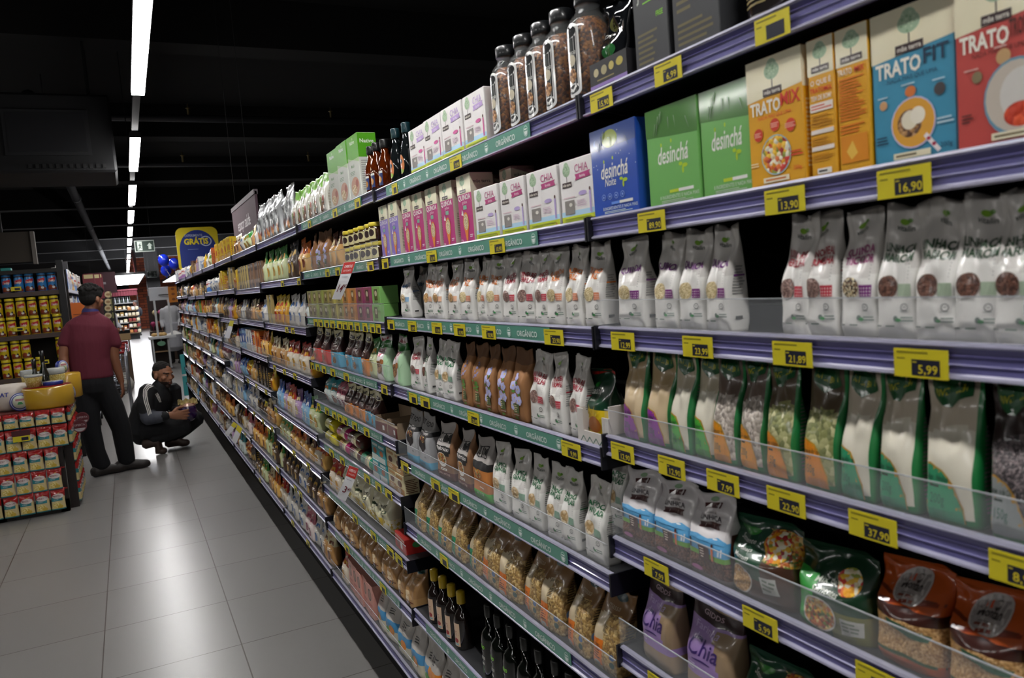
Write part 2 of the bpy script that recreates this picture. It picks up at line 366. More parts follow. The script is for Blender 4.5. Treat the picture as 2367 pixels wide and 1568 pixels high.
K('chial', 'chia_flour_box', 'food box', 'white CHIA box with lilac ribbon and lime base', .108, .108, .05, chia('b79ad0', 'd05a9a'))
def quin(base):
    def B(seed):
        f = [('r', 0, .72, 1, .995, 'e5e0c2')]+tree(.42, .9, .17, .41)
        f += [('t', .5, .63, .075, 'QUINOA', 'f2ecec', 0, .02, .86), ('t', .5, .575, .045, 'grãos', 'f0d8e4', 0, 0, .4), ('r', .38, .49, .62, .55, '7fae98'), ('e', .5, .30, .2, .15, 'e08030'), ('p', [(.36, .2), (.64, .2), (.54, .01), (.46, .01)], 'e08030'), ('e', .5, .305, .165, .12, 'quinoa'), ('p', [(.2, .42), (.36, .4), (.34, .47), (.3, .43), (.27, .5), (.24, .44)], 'f2ecec'), ('l', .72, .07, .95, .12, 2, 'f2e6ee'), ('t', .12, .03, .03, '250g', 'f2e6ee')]
        s = [('r', 0, 0, 1, .995, 'd9d2bb'), ('r', 0, .82, 1, .995, 'e5e0c2'), ('r', .25, .55, .75, .58, base), ('r', .25, .32, .75, .35, base), ('l', .15, .12, .85, .5, 14, '8a8070'), ('t', .5, .85, .05, 'mãe terra', '3b2b2c', 0, 0, .8)]
        return [box_kind(.062, .055, .150, base, f, s, 'c9c3a6')]
    return B
K('quinpu', 'quinoa_box', 'food box', 'tall purple and cream QUINOA box with orange spoon', .062, .15, .055, quin('8a74c4'))
K('quinpk', 'quinoa_box', 'food box', 'tall pink and cream QUINOA box with orange spoon', .062, .15, .055, quin('b83278'))
GR = '8d8a86'
def vit(l1, l2, tc, fill, patch, dens='e4e2dd', sz=.062):
    def B(seed):
        def cf(u, v):
            edge = .56+.08*sin(u*2.6+seed)
            return 'e9e7e2' if v < edge else 'd6d2cd'  # greyer above the edge: shelf shade put into the pouch colour
        a = [('e', .46, .885, .1, .022, '7fae2e'), ('e', .56, .9, .05, .016, '5d8f2a'), ('t', .5, .82, .042, 'vitalin', '3f4a44', 0, .01, .5)]
        a += [('t', .5, .655, .058, l1, tc, 0, .03, .8), ('t', .5, .585, .058, l2, tc, 0, .03, .8)] if l2 else [('t', .5, .62, .065, l1, tc, 0, .03, .85)]
        a += [('e', .34, .4, .25, .085, fill), ('r', .6, .33, .93, .42, patch), ('e', .76, .25, .085, .028, '5a5a58'), ('e', .76, .25, .068, .021, 'e4e2dd'), ('t', .76, .242, .02, 'NF', '5a5a58'), ('l', .66, .215, .88, .225, 1, '8a8a86'),
              ('e', .56, .165, .06, .022, '6a7a70'), ('e', .62, .155, .07, .014, '2f8f48'), ('l', .68, .14, .95, .185, 2, '7a8a80'), ('l', .06, .10, .22, .12, 1, '3a4a40'), ('l', .3, .10, .56, .12, 1, '2c5a3c'), ('l', .85, .45, .87, .6, 6, '9a9a96')]
        if patch in ('d98a66', 'c03a4a', '7a2f7a'): a += [('e', .63+.07*i, .345+.025*j, .012, .006, 'efe9e4') for i in range(5) for j in range(3)]
        s = [('l', .12, .35, .88, .62, 10, '8d8d8a'), ('r', .1, .52, .9, .535, tc), ('l', .2, .1, .8, .17, 1, '4a4a4a')]
        return [pouch_kind(sz, .148, .04, cf, a, seed, sideart=s)]
    return B
K('vam', 'flour_pouch', 'food pouch', 'white pouch with blue AMENTO lettering', .062, .148, .04, vit('AMARANTO', '', '2a5f94', 'oats', '8fb6d6'), 3)
K('vor', 'flour_pouch', 'food pouch', 'white pouch with orange LINHAÇA lettering', .062, .148, .04, vit('LINHAÇA', 'DOURADA', 'd9762c', 'linseed', 'ecb996'), 3)
K('vpo', 'quinoa_pouch', 'food pouch', 'white pouch with orange QUINOA REAL lettering', .062, .148, .04, vit('QUINOA', 'REAL', 'dd7a22', 'quinoa', 'd98a66'), 3)
K('vrd', 'quinoa_pouch', 'food pouch', 'white pouch with dark red REAL lettering', .062, .148, .04, vit('QUINOA REAL', 'VERMELHA', 'a02434', 'redseed', 'c03a4a'), 3)
K('vpu', 'quinoa_pouch', 'food pouch', 'white pouch with purple QUINOA lettering', .062, .148, .04, vit('QUINOA', '', '6f2a7c', 'quinoa', '7a2f7a'), 3)
K('vtr', 'quinoa_pouch', 'food pouch', 'white pouch with magenta QUINOA TRICOLOR lettering', .074, .15, .045, vit('QUINOA', 'TRICOLOR', '9a2f74', 'trimix', '7a2f7a'), 1)
K('vli', 'linseed_pouch', 'food pouch', 'white pouch with green LINHAÇA MARROM lettering', .07, .15, .045, vit('LINHAÇA', 'MARROM', '2c4a30', 'brownseed', 'a8b8a0'), 3)
K('vta', 'tapioca_pouch', 'food pouch', 'white pouch with green TAPIOCA GRANULADA lettering', .066, .152, .042, vit('TAPIOCA', 'GRANULADA', '1f6b40', 'oats', '8fae9a'), 3)
def riber(low, fill, txt, t2='', bag='c9beab'):
    def B(seed):
        def cf(u, v):
            if u > .88: return '1f7d42'
            if v < .05: return '1f7d42'
            if v < .62+.05*sin(u*3): return fill
            return bag  # upper part in a darker fill colour, painted shade of the shelf above
        a = [('p', [(.1, .995), (.8, .995), (.82, .86), (.6, .84), (.45, .8), (.3, .82), (.12, .86)], '1c5a30'), ('t', .45, .89, .05, 'RIVER BEM', 'c8c02a', .2, .01, .55),
             ('p', [(.02, .03), (.8, .03), (.78, .14), (.62, .16), (.6, .3), (.42, .38), (.16, .42), (.02, .41)], 'b98a2a'),
             ('p', [(.02, .03), (.78, .03), (.76, .13), (.6, .15), (.58, .29), (.4, .37), (.16, .405), (.02, .4)], low), ('t', .3, .3, .04, txt, '23382c', .2, .01, .5), ('l', .06, .24, .4, .28, 1, '23382c'), ('t', .3, .14, .07, t2 or '200g', '1f5a48', 0, 0, .28)]
        return [pouch_kind(.062, .150, .042, cf, a, seed, shoulder=.3, p=4, sideart=[('l', .1, .1, .9, .7, 20, '6a6a66')])]
    return B
K('rpu', 'flour_bag', 'food bag', 'beige flour bag with purple patch and green edge', .06, .15, .042, riber('8a2f96', 'cdb692', 'Farinha', '', 'b8a078'), 2)
K('rgr', 'flour_bag', 'food bag', 'white flour bag with bright green patch', .06, .15, .042, riber('4aa83a', 'dcd6c4', 'Farinha', '', 'c8bda4'), 2)
K('rsu', 'sunflower_seed_bag', 'food bag', 'clear bag of grey sunflower seeds with orange panel', .06, .15, .042, riber('dc8f1c', 'sunflower', 'Girassol', '', '6a5a50'), 2)
K('rpk', 'pumpkin_seed_bag', 'food bag', 'clear bag of green pumpkin seeds with orange panel', .066, .15, .045, riber('d9851a', 'pumpkin', 'Semente de Abóbora', '150g', '5a4c38'), 2)
K('rco', 'collagen_bag', 'food bag', 'white powder bag with green Colágeno Hidrolisado panel', .07, .15, .045, riber('2f9468', 'ded8c6', 'Colágeno Hidrolisado', '200g', 'c8bca8'), 2)
K('rch', 'chia_seed_bag', 'food bag', 'dark chia seed bag with grey lettered panel', .07, .15, .045, riber('8f9494', 'chiaseed', 'Semente de Chia', '150g', '2a1c1a'), 1)
def linh(seed):
    def cf(u, v):
        if v < .07: return '9b8d8c'
        if v < .27: return 'brownseed'
        if v < .33: return '6ea83a'
        if v < .5: return '5fa9da'
        return 'ddd9da' if v < .74 else 'd2cdce'  # slightly darker top stands for shade under the shelf
    a = [('e', .5, .93, .1, .03, '8fae8a'), ('r', .3, .83, .7, .89, '4a2222'), ('t', .5, .845, .026, 'mãe terra', 'e8e0d8', 0, 0, .34), ('t', .5, .765, .03, 'semente de', '4a3a3a', 0, 0, .4), ('t', .5, .69, .06, 'LINHAÇA', '3a3038', 0, .01, .72), ('p', [(.25, .6), (.78, .61), (.74, .645), (.78, .675), (.25, .665), (.29, .63)], '4a2222'), ('t', .5, .617, .035, 'integral', 'eee6de', .1, 0, .4),
         ('r', .34, .22, .62, .4, '4a2620'), ('l', .37, .25, .59, .38, 4, 'e0c8b8'), ('r', .68, .26, .74, .42, 'd8703a'), ('e', .71, .44, .025, .02, '5a3226'), ('r', .08, .33, .13, .45, '40404a'), ('r', .84, .34, .88, .41, 'dce6ee'), ('r', .9, .34, .93, .43, 'dce6ee'), ('p', [(.02, .5), (.3, .53), (.55, .5), (.8, .54), (.98, .51), (.98, .47), (.02, .47)], '5fa9da'), ('e', .75, .52, .05, .008, 'eef4f8'), ('e', .3, .11, .14, .03, 'b06a96')]
    return [pouch_kind(.078, .118, .05, cf, a, seed, sideart=[('r', .05, .1, .95, .6, '4c2c20')])]
K('linh', 'linseed_pouch', 'food pouch', 'white LINHAÇA pouch with blue sky band', .078, .118, .05, linh, 2)
def semg(kind):
    def B(seed):
        def cf(u, v):
            if kind == 0: return '1f4a34' if (u < .52 and v > .3) else ('4a2f22' if v < .55 else 'mixed' if u > .5 and v < .9 else '1f3a2a')
            return '2f9a3c' if (u < .3 and v < .7) else ('163a24' if v > .35 else '6a6a2a' if u > .55 else '1c4a2a')
        if kind == 0: a = [('e', .25, .87, .16, .06, '3a8a3a'), ('t', .26, .86, .05, 'Vitao', 'e8efe0', .2, 0, .25), ('t', .26, .72, .06, 'Semente', 'f0f0ea', .3, .005, .42), ('t', .26, .62, .045, 'de Linhaça', 'f0f0ea', .3, .005, .42), ('t', .26, .52, .06, 'Marrom', 'f0f0ea', .3, .005, .42), ('e', .24, .24, .2, .19, 'cfc6bc'), ('e', .24, .24, .18, .17, 'linseed'), ('e', .72, .74, .2, .16, 'salad'), ('p', [(.55, .36), (.8, .4), (.84, .2), (.6, .16)], 'b8b8b2'), ('l', .6, .2, .8, .36, 3, '5a6a5a')]
        else: a = [('t', .45, .62, .07, 'Mix de', 'dfe6d8', .3, .005, .4), ('t', .5, .52, .07, 'Sementes', 'dfe6d8', .3, .005, .5), ('e', .4, .25, .24, .22, 'dcd8d0'), ('e', .4, .25, .22, .2, 'mixed'), ('e', .75, .7, .15, .14, 'salad'), ('p', [(.7, .3), (.95, .3), (.93, .12), (.7, .1)], 'b8b8b2'), ('l', .72, .14, .92, .28, 3, '5a6a5a')]
        return [pouch_kind(.105, .095 if kind else .1, .06, cf, a, seed, pillow=False, shoulder=.5, p=3, wr=.006, fin='wrap')]
    return B
K('semb', 'linseed_bag', 'food bag', 'dark green Semente de Linhaça Marrom bag', .105, .1, .06, semg(0), 1)
K('semg', 'seed_mix_bag', 'food bag', 'shiny green Sementes mix bag with round window', .105, .095, .06, semg(1), 2)
def mont(seed):
    def cf(u, v):
        if v < .12: return 'c85a1c'
        if v < .5: return 'linseed'
        return '3a1812' if v < .62 else 'b4501c'
    a = [('p', [(.02, .14), (.5, .17), (.98, .12), (.98, .09), (.5, .13), (.02, .11)], '2f4a22'), ('r', .03, .7, .97, .73, '6a2a12'), ('p', [(.02, .6), (.98, .7), (.98, .73), (.02, .64)], '7a2a12'), ('e', .52, .8, .24, .17, 'b8b0ac'), ('e', .52, .8, .22, .155, '8f8885'), ('e', .46, .87, .05, .04, 'c04a22'), ('e', .57, .87, .04, .04, '2a2422'), ('t', .52, .78, .065, 'Montan', '231a18', .1, .02, .36), ('l', .4, .72, .64, .75, 2, '4a4240'), ('p', [(.3, .5), (.9, .42), (.86, .36), (.6, .36), (.34, .43)], '2f5a42'), ('t', .58, .42, .03, 'SEMENTE DE LINHAÇA', 'b8c8b8', 0, 0, .46)]
    return [pouch_kind(.095, .105, .07, cf, a, seed, shoulder=.55, p=3.2, wr=.005, fin='wrap')]
K('mont', 'linseed_bag', 'food bag', 'orange and brown Montan linseed bag with round label', .095, .105, .07, mont, 2)
def chiab(seed):
    def cf(u, v): return '9a8266' if (v > .9 or v < .2 or (u > .62+.1*sin(v*6) and .3 < v < .75)) else ('332224' if v > .76 else '9c7fb8')
    a = [('t', .45, .83, .05, 'GIDDS', 'b8a0a8', 0, .01, .4), ('t', .4, .66, .08, 'Farinha', 'c8b4dc', .2, 0, .5), ('t', .25, .56, .07, 'de', 'c8b4dc', .2, 0, .2), ('t', .42, .42, .18, 'Chia', '3a2468', .25, .01, .62), ('e', .4, .37, .2, .01, '3a2468'), ('l', .1, .25, .3, .33, 3, 'd8c8e8')]
    return [pouch_kind(.085, .142, .05, cf, a, seed, p=5)]
K('chiab', 'chia_flour_pouch', 'food pouch', 'lilac and kraft pouch with purple Chia script', .085, .142, .05, chiab, 2)
def flow(blue):
    def B(seed):
        def cf(u, v): return '96683f' if v < .78 else '6e4a2c'
        a = []
        rr = random.Random(seed+blue)
        if blue:
            for (x, y) in [(.45, .62), (.3, .5), (.62, .45), (.4, .33), (.7, .3), (.3, .22)]:
                a += [('e', x+.09*cos(t*1.256), y+.035*sin(t*1.256), .085, .032, 'b3b2dc') for t in range(5)]+[('e', x, y, .03, .012, 'd8c060')]
            a += [('e', .55, .55, .08, .02, '5a8a3a'), ('e', .35, .42, .08, .02, '5a8a3a'), ('e', .7, .38, .07, .02, '5a8a3a')]
        else:
            for t in range(14): a.append(('e', .45+rr.uniform(-.16, .16), .5+t*.017, .05, .012, '7c7aa2'))
            for t in range(8): a.append(('e', .45+rr.uniform(-.25, .25), .3+t*.02, .12, .016, '5f9440'))
        a += [('r', .35, .12, .7, .25, '4a5a30'), ('l', .38, .13, .67, .24, 4, 'c8b890'), ('l', .35, .09, .72, .1, 1, 'e0d8c8'), ('l', .35, .26, .72, .27, 1, 'e0d8c8'), ('e', .5, .05, .12, .02, '6a8a3a')]
        return [pouch_kind(.062, .148, .045, cf, a, seed, shoulder=.45, fin='matte')]
    return B
K('flb', 'flower_tea_pouch', 'food pouch', 'brown paper pouch printed with blue flowers', .062, .148, .045, flow(1), 2)
K('flg', 'herb_tea_pouch', 'food pouch', 'brown paper pouch printed with herb sprig', .062, .148, .045, flow(0), 2)
def sun(seed):
    def cf(u, v): return '17402c' if v > .45 else ('9a8a6a' if u < .2 else 'dfc01e')
    a = [('r', 0, .955, 1, .998, 'b02420'), ('e', .5, .8, .12, .04, '2f9a3c'), ('t', .45, .66, .1, 'Girassol', 'f0f0ea', .3, .01, .7), ('t', .5, .56, .03, 'Semente', 'f0f0ea', .2, 0, .3)]+[('p', [(.5+.1*cos(t*.5), .28+.06*sin(t*.5)), (.5+.46*cos(t*.5+.25), .28+.24*sin(t*.5+.25)), (.5+.1*cos(t*.5+.5), .28+.06*sin(t*.5+.5))], 'e8c81e') for t in range(12)]+[('e', .58, .22, .24, .12, 'a8601c')]
    return [pouch_kind(.09, .118, .05, cf, a, seed, shoulder=.5, p=3, fin='wrap')]
K('sunb', 'sunflower_seed_bag', 'food bag', 'dark green sunflower bag with red top clip', .09, .118, .05, sun, 2)
def fit(kind):
    def B(seed):
        if kind == 0:
            cf = lambda u, v: '4aa4c8' if v < .15 else ('a9a9ab' if v < .62 else ('2a2a2c' if v < .72 else '9a9896'))
            a = [('p', [(.12, .66), (.88, .66), (.75, .4), (.5, .3), (.25, .4)], '2c2526'), ('e', .5, .56, .25, .07, 'mixed'), ('e', .45, .58, .08, .03, 'c03a28'), ('t', .5, .8, .09, 'FIT FOOD', '201e20', .1, .01, .8), ('t', .5, .655, .035, 'FILETE DE FEIJÃO', 'e8e4e0', 0, 0, .8), ('t', .4, .08, .05, 'SEM GLÚTEN', '1c4a6a', 0, 0, .6), ('t', .75, .22, .035, '60g', '201e20')]
        elif kind == 1:
            cf = lambda u, v: '5a241c' if v < .15 else ('8a6242' if u > .82 or v < .45 else ('b0aaa6' if v > .55 else '2a2625'))
            a = [('r', .06, .66, .84, .82, '1e1c1c'), ('r', .09, .67, .81, .81, 'b0aaa6'), ('t', .45, .7, .08, 'FIT FOOD', '1e1c1c', 0, .02, .66), ('r', .04, .5, .9, .6, '1e1c1c'), ('t', .47, .53, .042, 'FEIJÃO AZUKI', 'e8e4e0', 0, .01, .74), ('e', .42, .36, .3, .13, 'e6e0d8'), ('e', .42, .38, .26, .1, 'mixed'), ('r', .3, .17, .68, .21, 'e6dcd0'), ('l', .33, .175, .65, .205, 1, '3a2a26'), ('t', .5, .09, .035, 'ZERO LACTOSE', 'd8b8a8', 0, 0, .7)]
        else:
            cf = lambda u, v: '4aae3a' if v < .16 else ('c07838' if v < .5 else ('1e1c1c' if v < .62 else 'a8a29e'))
            a = [('r', .1, .68, .8, .86, '1e1c1c'), ('r', .14, .695, .76, .845, 'a8a29e'), ('t', .45, .73, .1, 'FOOD', '1e1c1c', 0, .02, .5), ('e', .4, .42, .22, .08, 'mixed'), ('t', .5, .09, .04, 'LACTOSE', 'e8f4e0', 0, 0, .7), ('l', .5, .2, .8, .24, 1, 'efe0c8')]
        return [pouch_kind(.08, .15, .05, cf, a, seed, shoulder=.5, fin='matte')]
    return B
K('fitb', 'bean_snack_pouch', 'food pouch', 'grey and black FIT FOOD pouch with blue base', .07, .15, .045, fit(0), 2)
K('fita', 'bean_pasta_pouch', 'food pouch', 'kraft FIT FOOD pouch labelled FEIJÃO AZUKI', .08, .15, .05, fit(1), 2)
K('fitg', 'vegetable_snack_pouch', 'food pouch', 'orange FOOD pouch with bright green base', .07, .15, .05, fit(2), 1)
def pasta(c, tx):
    def B(seed):
        def cf(u, v): return ('86643f' if v > .66+.08*sin(u*3) else 'c8b797' if u < .42 else 'pasta')
        a = [('e', .5, .93, .2, .05, '33474a'), ('t', .45, .78, .06, 'massa', 'b8a890', 0, 0, .45), ('t', .5, .69, .055, 'pronta', '5a4a38', .3, 0, .45), ('r', .1, .07, .46, .4, c), ('t', .28, .3, .035, tx, '2a2420', 0, .01, .28), ('l', .14, .14, .4, .27, 4, '2a2420'), ('e', .28, .09, .12, .03, 'a8a8a2'), ('r', .38, .5, .62, .62, 'c8b48a'), ('l', .4, .51, .6, .61, 6, '2a2420'), ('e', .82, .25, .08, .04, '4a6a9a'), ('e', .82, .15, .08, .04, '2a4a42')]
        return [pouch_kind(.085, .14, .05, cf, a, seed, shoulder=.5, p=5, lean=.03, sideart=[('l', .1, .45, .9, .8, 10, '4a3c2c'), ('e', .3, .3, .18, .05, '6a84b0')])]
    return B
K('pao', 'pasta_pouch', 'food pouch', 'kraft pasta pouch with orange FUSILLI label', .085, .14, .05, pasta('e27a22', 'FUSILLI'), 3)
K('pag', 'pasta_pouch', 'food pouch', 'clear pasta pouch with green label strip', .08, .14, .045, pasta('2e9468', 'PENNE'), 3)
# bottles
def bottle(prof, body, art, capc=None, capz=None, capr=None, finb='glass', neck=None, n=18):
    def B(seed):
        b = MB(); m = body if not isinstance(body, str) else cmat(body, finb)
        b.lathe(prof, m, n); S, w, h = lathe_S(prof); b.art(S, w, h, art, 'film', e0=.0005)
        out = [b]
        if capc:
            c = MB(); c.lathe([(capr*.96, capz[0]), (capr, capz[0]+.002), (capr, capz[1]-.003), (capr*.9, capz[1])], cmat(capc, 'film'), 14, (0, max(r for r, z in prof), 0))
            out.append(('cap', c, None))
        # shift body so its front touches y=0
        b.v = [(x, y+max(r for r, z in prof), z) if i < len(prof)*n else (x, y, z) for i, (x, y, z) in enumerate(b.v)]
        return out
    return B
oil = [(.024, 0), (.026, .004), (.026, .1), (.022, .118), (.011, .132), (.0105, .165)]
K('boil', 'olive_oil_bottle', 'bottle', 'black glass oil bottle with green leaf mark', .052, .19, .052, bottle(oil, '0c0f0c', [('t', .5, .48, .08, 'olivo', '86d83a', .2, .02, .42), ('l', .4, .42, .6, .46, 1, '8a8a86'), ('t', .5, .31, .07, 'azeite', 'd0d0c8', 0, .01, .4), ('r', .38, .22, .62, .26, 'b0b0aa'), ('l', .4, .08, .6, .2, 5, '4a8a3a')], '0b0d0b', (.158, .19), .0125))
K('byel', 'vinegar_bottle', 'bottle', 'dark bottle with cream label and yellow cap', .05, .165, .05, bottle([(.022, 0), (.0245, .003), (.0245, .085), (.02, .1), (.0105, .115), (.0105, .14)], '1a1412', [('r', .1, .08, .9, .56, 'd8b89a'), ('r', .16, .34, .3, .55, '2a1e1c'), ('l', .4, .3, .85, .4, 3, '8a3a2a'), ('e', .6, .2, .18, .05, '9a2a2a'), ('r', .3, .1, .8, .14, '8fb0b8')], 'c8a820', (.13, .165), .0125))
K('bamb', 'syrup_bottle', 'bottle', 'amber syrup bottle with dark cap', .05, .145, .05, bottle([(.021, 0), (.023, .003), (.023, .07), (.018, .09), (.0115, .105), (.0115, .125)], mat('6a2808', .05, 0, .6, trans=.45), [('r', .15, .1, .85, .38, '2a3a6a'), ('e', .5, .24, .25, .08, 'c88a3a'), ('r', .15, .38, .85, .43, 'd8d8d0')], '141414', (.12, .145), .014))
K('bgrn', 'dark_oil_bottle', 'bottle', 'dark bottle with orange label and green cap', .045, .152, .045, bottle([(.020, 0), (.0215, .003), (.0215, .06), (.016, .09), (.01, .11), (.01, .13)], '14181a', [('e', .5, .32, .34, .2, 'c87a4a'), ('e', .5, .38, .2, .05, '2a3a4a'), ('e', .5, .18, .24, .05, '8aa83a'), ('t', .5, .26, .05, 'oil', 'efe6d8')], '14343a', (.125, .152), .0125))
def granola(seed):
    b = MB(); b.lathe([(.031, .0), (.034, .004), (.034, .105), (.03, .122), (.019, .134)], cmat('granola', 'wrap'), 20, (0, .036, .0015))
    g = MB(); prof = [(.033, 0), (.036, .004), (.036, .118), (.031, .134), (.02, .146), (.02, .158)]
    g.lathe(prof, mat('c8cccc', .03, 0, 0, .10), 22, (0, .036, 0))
    S, w, h = lathe_S(prof, 1.5); l = MB()
    l.art(S, w, h, [('r', .1, .12, .84, .72, 'd9d9d6'), ('e', .47, .72, .37, .08, 'd9d9d6'), ('e', .47, .12, .37, .07, 'd9d9d6'), ('r', .18, .14, .76, .7, '16181a'), ('e', .47, .71, .28, .06, '16181a'), ('e', .47, .13, .28, .045, '16181a'), ('e', .47, .58, .13, .07, '3a3e3c'), ('e', .5, .42, .17, .06, 'c9c0a8'), ('e', .47, .27, .2, .075, 'nuts'), ('p', [(.3, .12), (.5, .1), (.66, .15), (.62, .17), (.48, .13), (.32, .15)], 'e8e8e4'), ('t', .47, .48, .05, 'Granola', 'd8d8d0', .2, .005, .44)], 'wrap', e0=.0012)
    c = MB(); c.lathe([(.021, .156), (.022, .158), (.022, .176), (.019, .179)], cmat('1a1c1e', 'film'), 20, (0, .036, 0))
    return [b, ('glass_jar', g, None), ('label', l, None), ('cap', c, None)]
K('gran', 'granola_bottle', 'bottle', 'clear bottle of granola with black window label', .072, .178, .072, granola)
def jar(seed):
    b = MB(); prof = [(.024, 0), (.0255, .003), (.0255, .04), (.021, .046)]
    b.lathe(prof, cmat('3a2414', 'glass'), 16, (0, .0255, 0)); S, w, h = lathe_S(prof, 2.2)
    b.art(S, w, h, [('r', 0, .14, 1, .86, 'd9cf9c'), ('e', .72, .55, .2, .24, '3a2a28'), ('e', .25, .35, .14, .16, 'd88a4a'), ('l', .1, .55, .5, .8, 3, '6a6a4a')], 'film')
    c = MB(); c.lathe([(.0235, .045), (.0245, .047), (.0245, .056), (.023, .058)], cmat('d8c43a', 'film'), 16, (0, .0255, 0))
    return [b, ('lid', c, None)]
K('jar', 'honey_jar', 'jar', 'small dark jar with cream label and yellow lid', .051, .058, .051, jar)
def native(seed):
    f = [('r', 0, .62, 1, .995, '69b82c'), ('p', [(0, .62), (1, .62), (1, .55), (0, .68)], 'b8d89a'), ('t', .5, .86, .06, 'Native', 'eef4e6', 0, .02, .5), ('e', .56, .94, .04, .02, 'b8dc8a'), ('t', .42, .5, .05, 'Musli', '4a8a3a', 0, .01, .5), ('e', .5, .2, .36, .15, 'd8a48a'), ('e', .4, .15, .22, .08, 'oats'), ('e', .66, .24, .12, .06, 'b86a5a'), ('l', .15, .38, .6, .45, 3, '8aa88a')]
    return [box_kind(.105, .06, .2, 'dfe2d8', f, [('r', 0, .62, 1, .995, '5cae26'), ('t', .5, .84, .06, 'Native', 'eef4e6', 0, .02, .8), ('l', .1, .1, .9, .58, 14, 'a8a8a0')], '4c9a1e', 'wrap')]
K('natv', 'cereal_box', 'food box', 'tall green and white Native cereal box', .105, .2, .06, native)
def grang(seed):
    cf = lambda u, v: '7ab83a' if v > .75+.04*sin(u*5) else 'dad8cc'
    return [pouch_kind(.085, .155, .05, cf, [('t', .55, .68, .045, 'Granola', '3a3a30', .1, .01, .6), ('l', .2, .5, .7, .62, 3, '8a9a70'), ('e', .6, .35, .16, .1, 'b8604a'), ('e', .5, .2, .3, .14, 'granola'), ('e', .3, .3, .12, .12, '7a8a3a'), ('r', .55, .08, .8, .22, '4a4a44')], seed, p=8, sideart=[('l', .1, .1, .9, .6, 14, 'a09a8a')])]
K('grang', 'granola_pouch', 'food pouch', 'white and green Granola pouch', .085, .155, .05, grang, 2)
def silv(seed):
    cf = lambda u, v: 'silver'
    return [pouch_kind(.1, .21, .055, cf, [('t', .5, .55, .04, 'COCONUT', '2c2c2e', 0, .01, .6), ('t', .5, .5, .04, 'QUINOA', '2c2c2e', 0, .01, .6), ('e', .3, .2, .14, .09, 'b8643a'), ('e', .6, .14, .2, .09, 'c8884a'), ('e', .75, .24, .1, .07, '6a2a20')], seed, wr=.007, shoulder=.6)]
K('silv', 'granola_pouch', 'food pouch', 'tall silver pouch with orange fruit print', .1, .21, .055, silv, 3)
def tealike(base, acc):
    def B(seed):
        b = box_kind(.072, .06, .058, base, [('r', .3, .2, .7, .85, acc), ('e', .5, .6, .14, .16, 'd8d0b8'), ('l', .2, .05, .8, .16, 2, '4a4a40')], (), base, 'wrap')
        return [b]
    return B
for c_, nm_, ba_, ac_ in [('wy', 'yellow', 'b9ae62', '6a6a3a'), ('wg', 'pale green', '86c06a', '3a4a2a'), ('wp', 'magenta', '9c3a70', '3a2a34'), ('wo', 'orange', 'c98a4e', '6a4a3a'), ('wk', 'olive', '9aa35a', '5a5a38')]:
    K(c_, 'snack_bar_pack', 'snack pack', nm_+' shrink-wrapped snack bar pack', .072, .058, .06, tealike(ba_, ac_))
def cookie(base, low, t1='COOKIES'):
    def B(seed):
        cf = lambda u, v: 'cfc79c' if v > .78 else ('3a1f1c' if v > .42 else low)
        return [pouch_kind(.085, .145, .05, cf, [('r', .28, .82, .72, .9, '2a2024'), ('l', .3, .83, .7, .88, 1, 'e8e0c8'), ('t', .5, .62, .08, t1, 'ece6e0', 0, .01, .8), ('l', .25, .55, .75, .59, 1, 'c8b8b0'), ('e', .5, .2, .2, .09, 'nuts'), ('r', .2, .32, .5, .4, 'e8e4e0')], seed)]
    return B
K('cor', 'cookie_pouch', 'food pouch', 'brown and cream COOKIES pouch, red base', .085, .145, .05, cookie('', 'd8483e'), 2)
K('cop', 'cookie_pouch', 'food pouch', 'brown and cream COOKIES pouch, pink base', .085, .145, .05, cookie('', 'd8808a'), 1)
K('cob', 'cookie_pouch', 'food pouch', 'brown and cream COOKIES pouch, blue base', .085, .145, .05, cookie('', '4aa8cc', 'CUBES'), 2)
K('coo', 'cookie_pouch', 'food pouch', 'brown and cream COOKIES pouch, orange base', .085, .145, .05, cookie('', 'd8863a', 'NIBS'), 2)
def jas(seed):
    cf = lambda u, v: '2c7a34' if .72 < v < .84 or v > .97 else ('ded9d6' if u < .75 or v > .8 else 'b4d8b0')
    return [pouch_kind(.1, .148, .06, cf, [('t', .5, .87, .07, 'Jasmine', 'a8243a', .2, .02, .8), ('t', .4, .62, .07, 'COOKIES', '8a3040', 0, .02, .6), ('r', .15, .53, .6, .59, 'd8607a'), ('e', .45, .3, .28, .14, 'nuts'), ('e', .7, .42, .12, .06, 'a86a3a'), ('p', [(.75, .1), (1, .1), (1, .5)], 'a8d4a4')], seed, wr=.006, p=3)]
K('jas', 'cookie_bag', 'snack bag', 'white and mint Jasmine cookie bag with green band', .1, .148, .06, jas, 2)
def bread(seed):
    cf = lambda u, v: 'a87e50' if v > .3 else 'b48c5c'
    return [pouch_kind(.1, .15, .06, cf, [('e', .5, .86, .24, .07, '2f5a58'), ('t', .5, .85, .03, 'Vitalin', 'b8c8c0', 0, 0, .3), ('l', .2, .6, .8, .74, 4, '8a6a42'), ('e', .35, .33, .22, .07, 'e0c8a0'), ('e', .6, .28, .22, .06, 'c8a070'), ('e', .4, .22, .2, .05, 'e8d4b4'), ('e', .45, .14, .06, .025, '6a88b8'), ('e', .65, .14, .06, .025, '2a4a42'), ('r', .1, .17, .9, .19, '6a2c1c'), ('r', .3, .02, .7, .07, 'd8d4cc')], seed, p=5, wr=.006, lean=.03, fin='film')]
K('bread', 'bread_mix_bag', 'food bag', 'kraft bread mix bag with bread roll picture', .1, .15, .06, bread, 3)
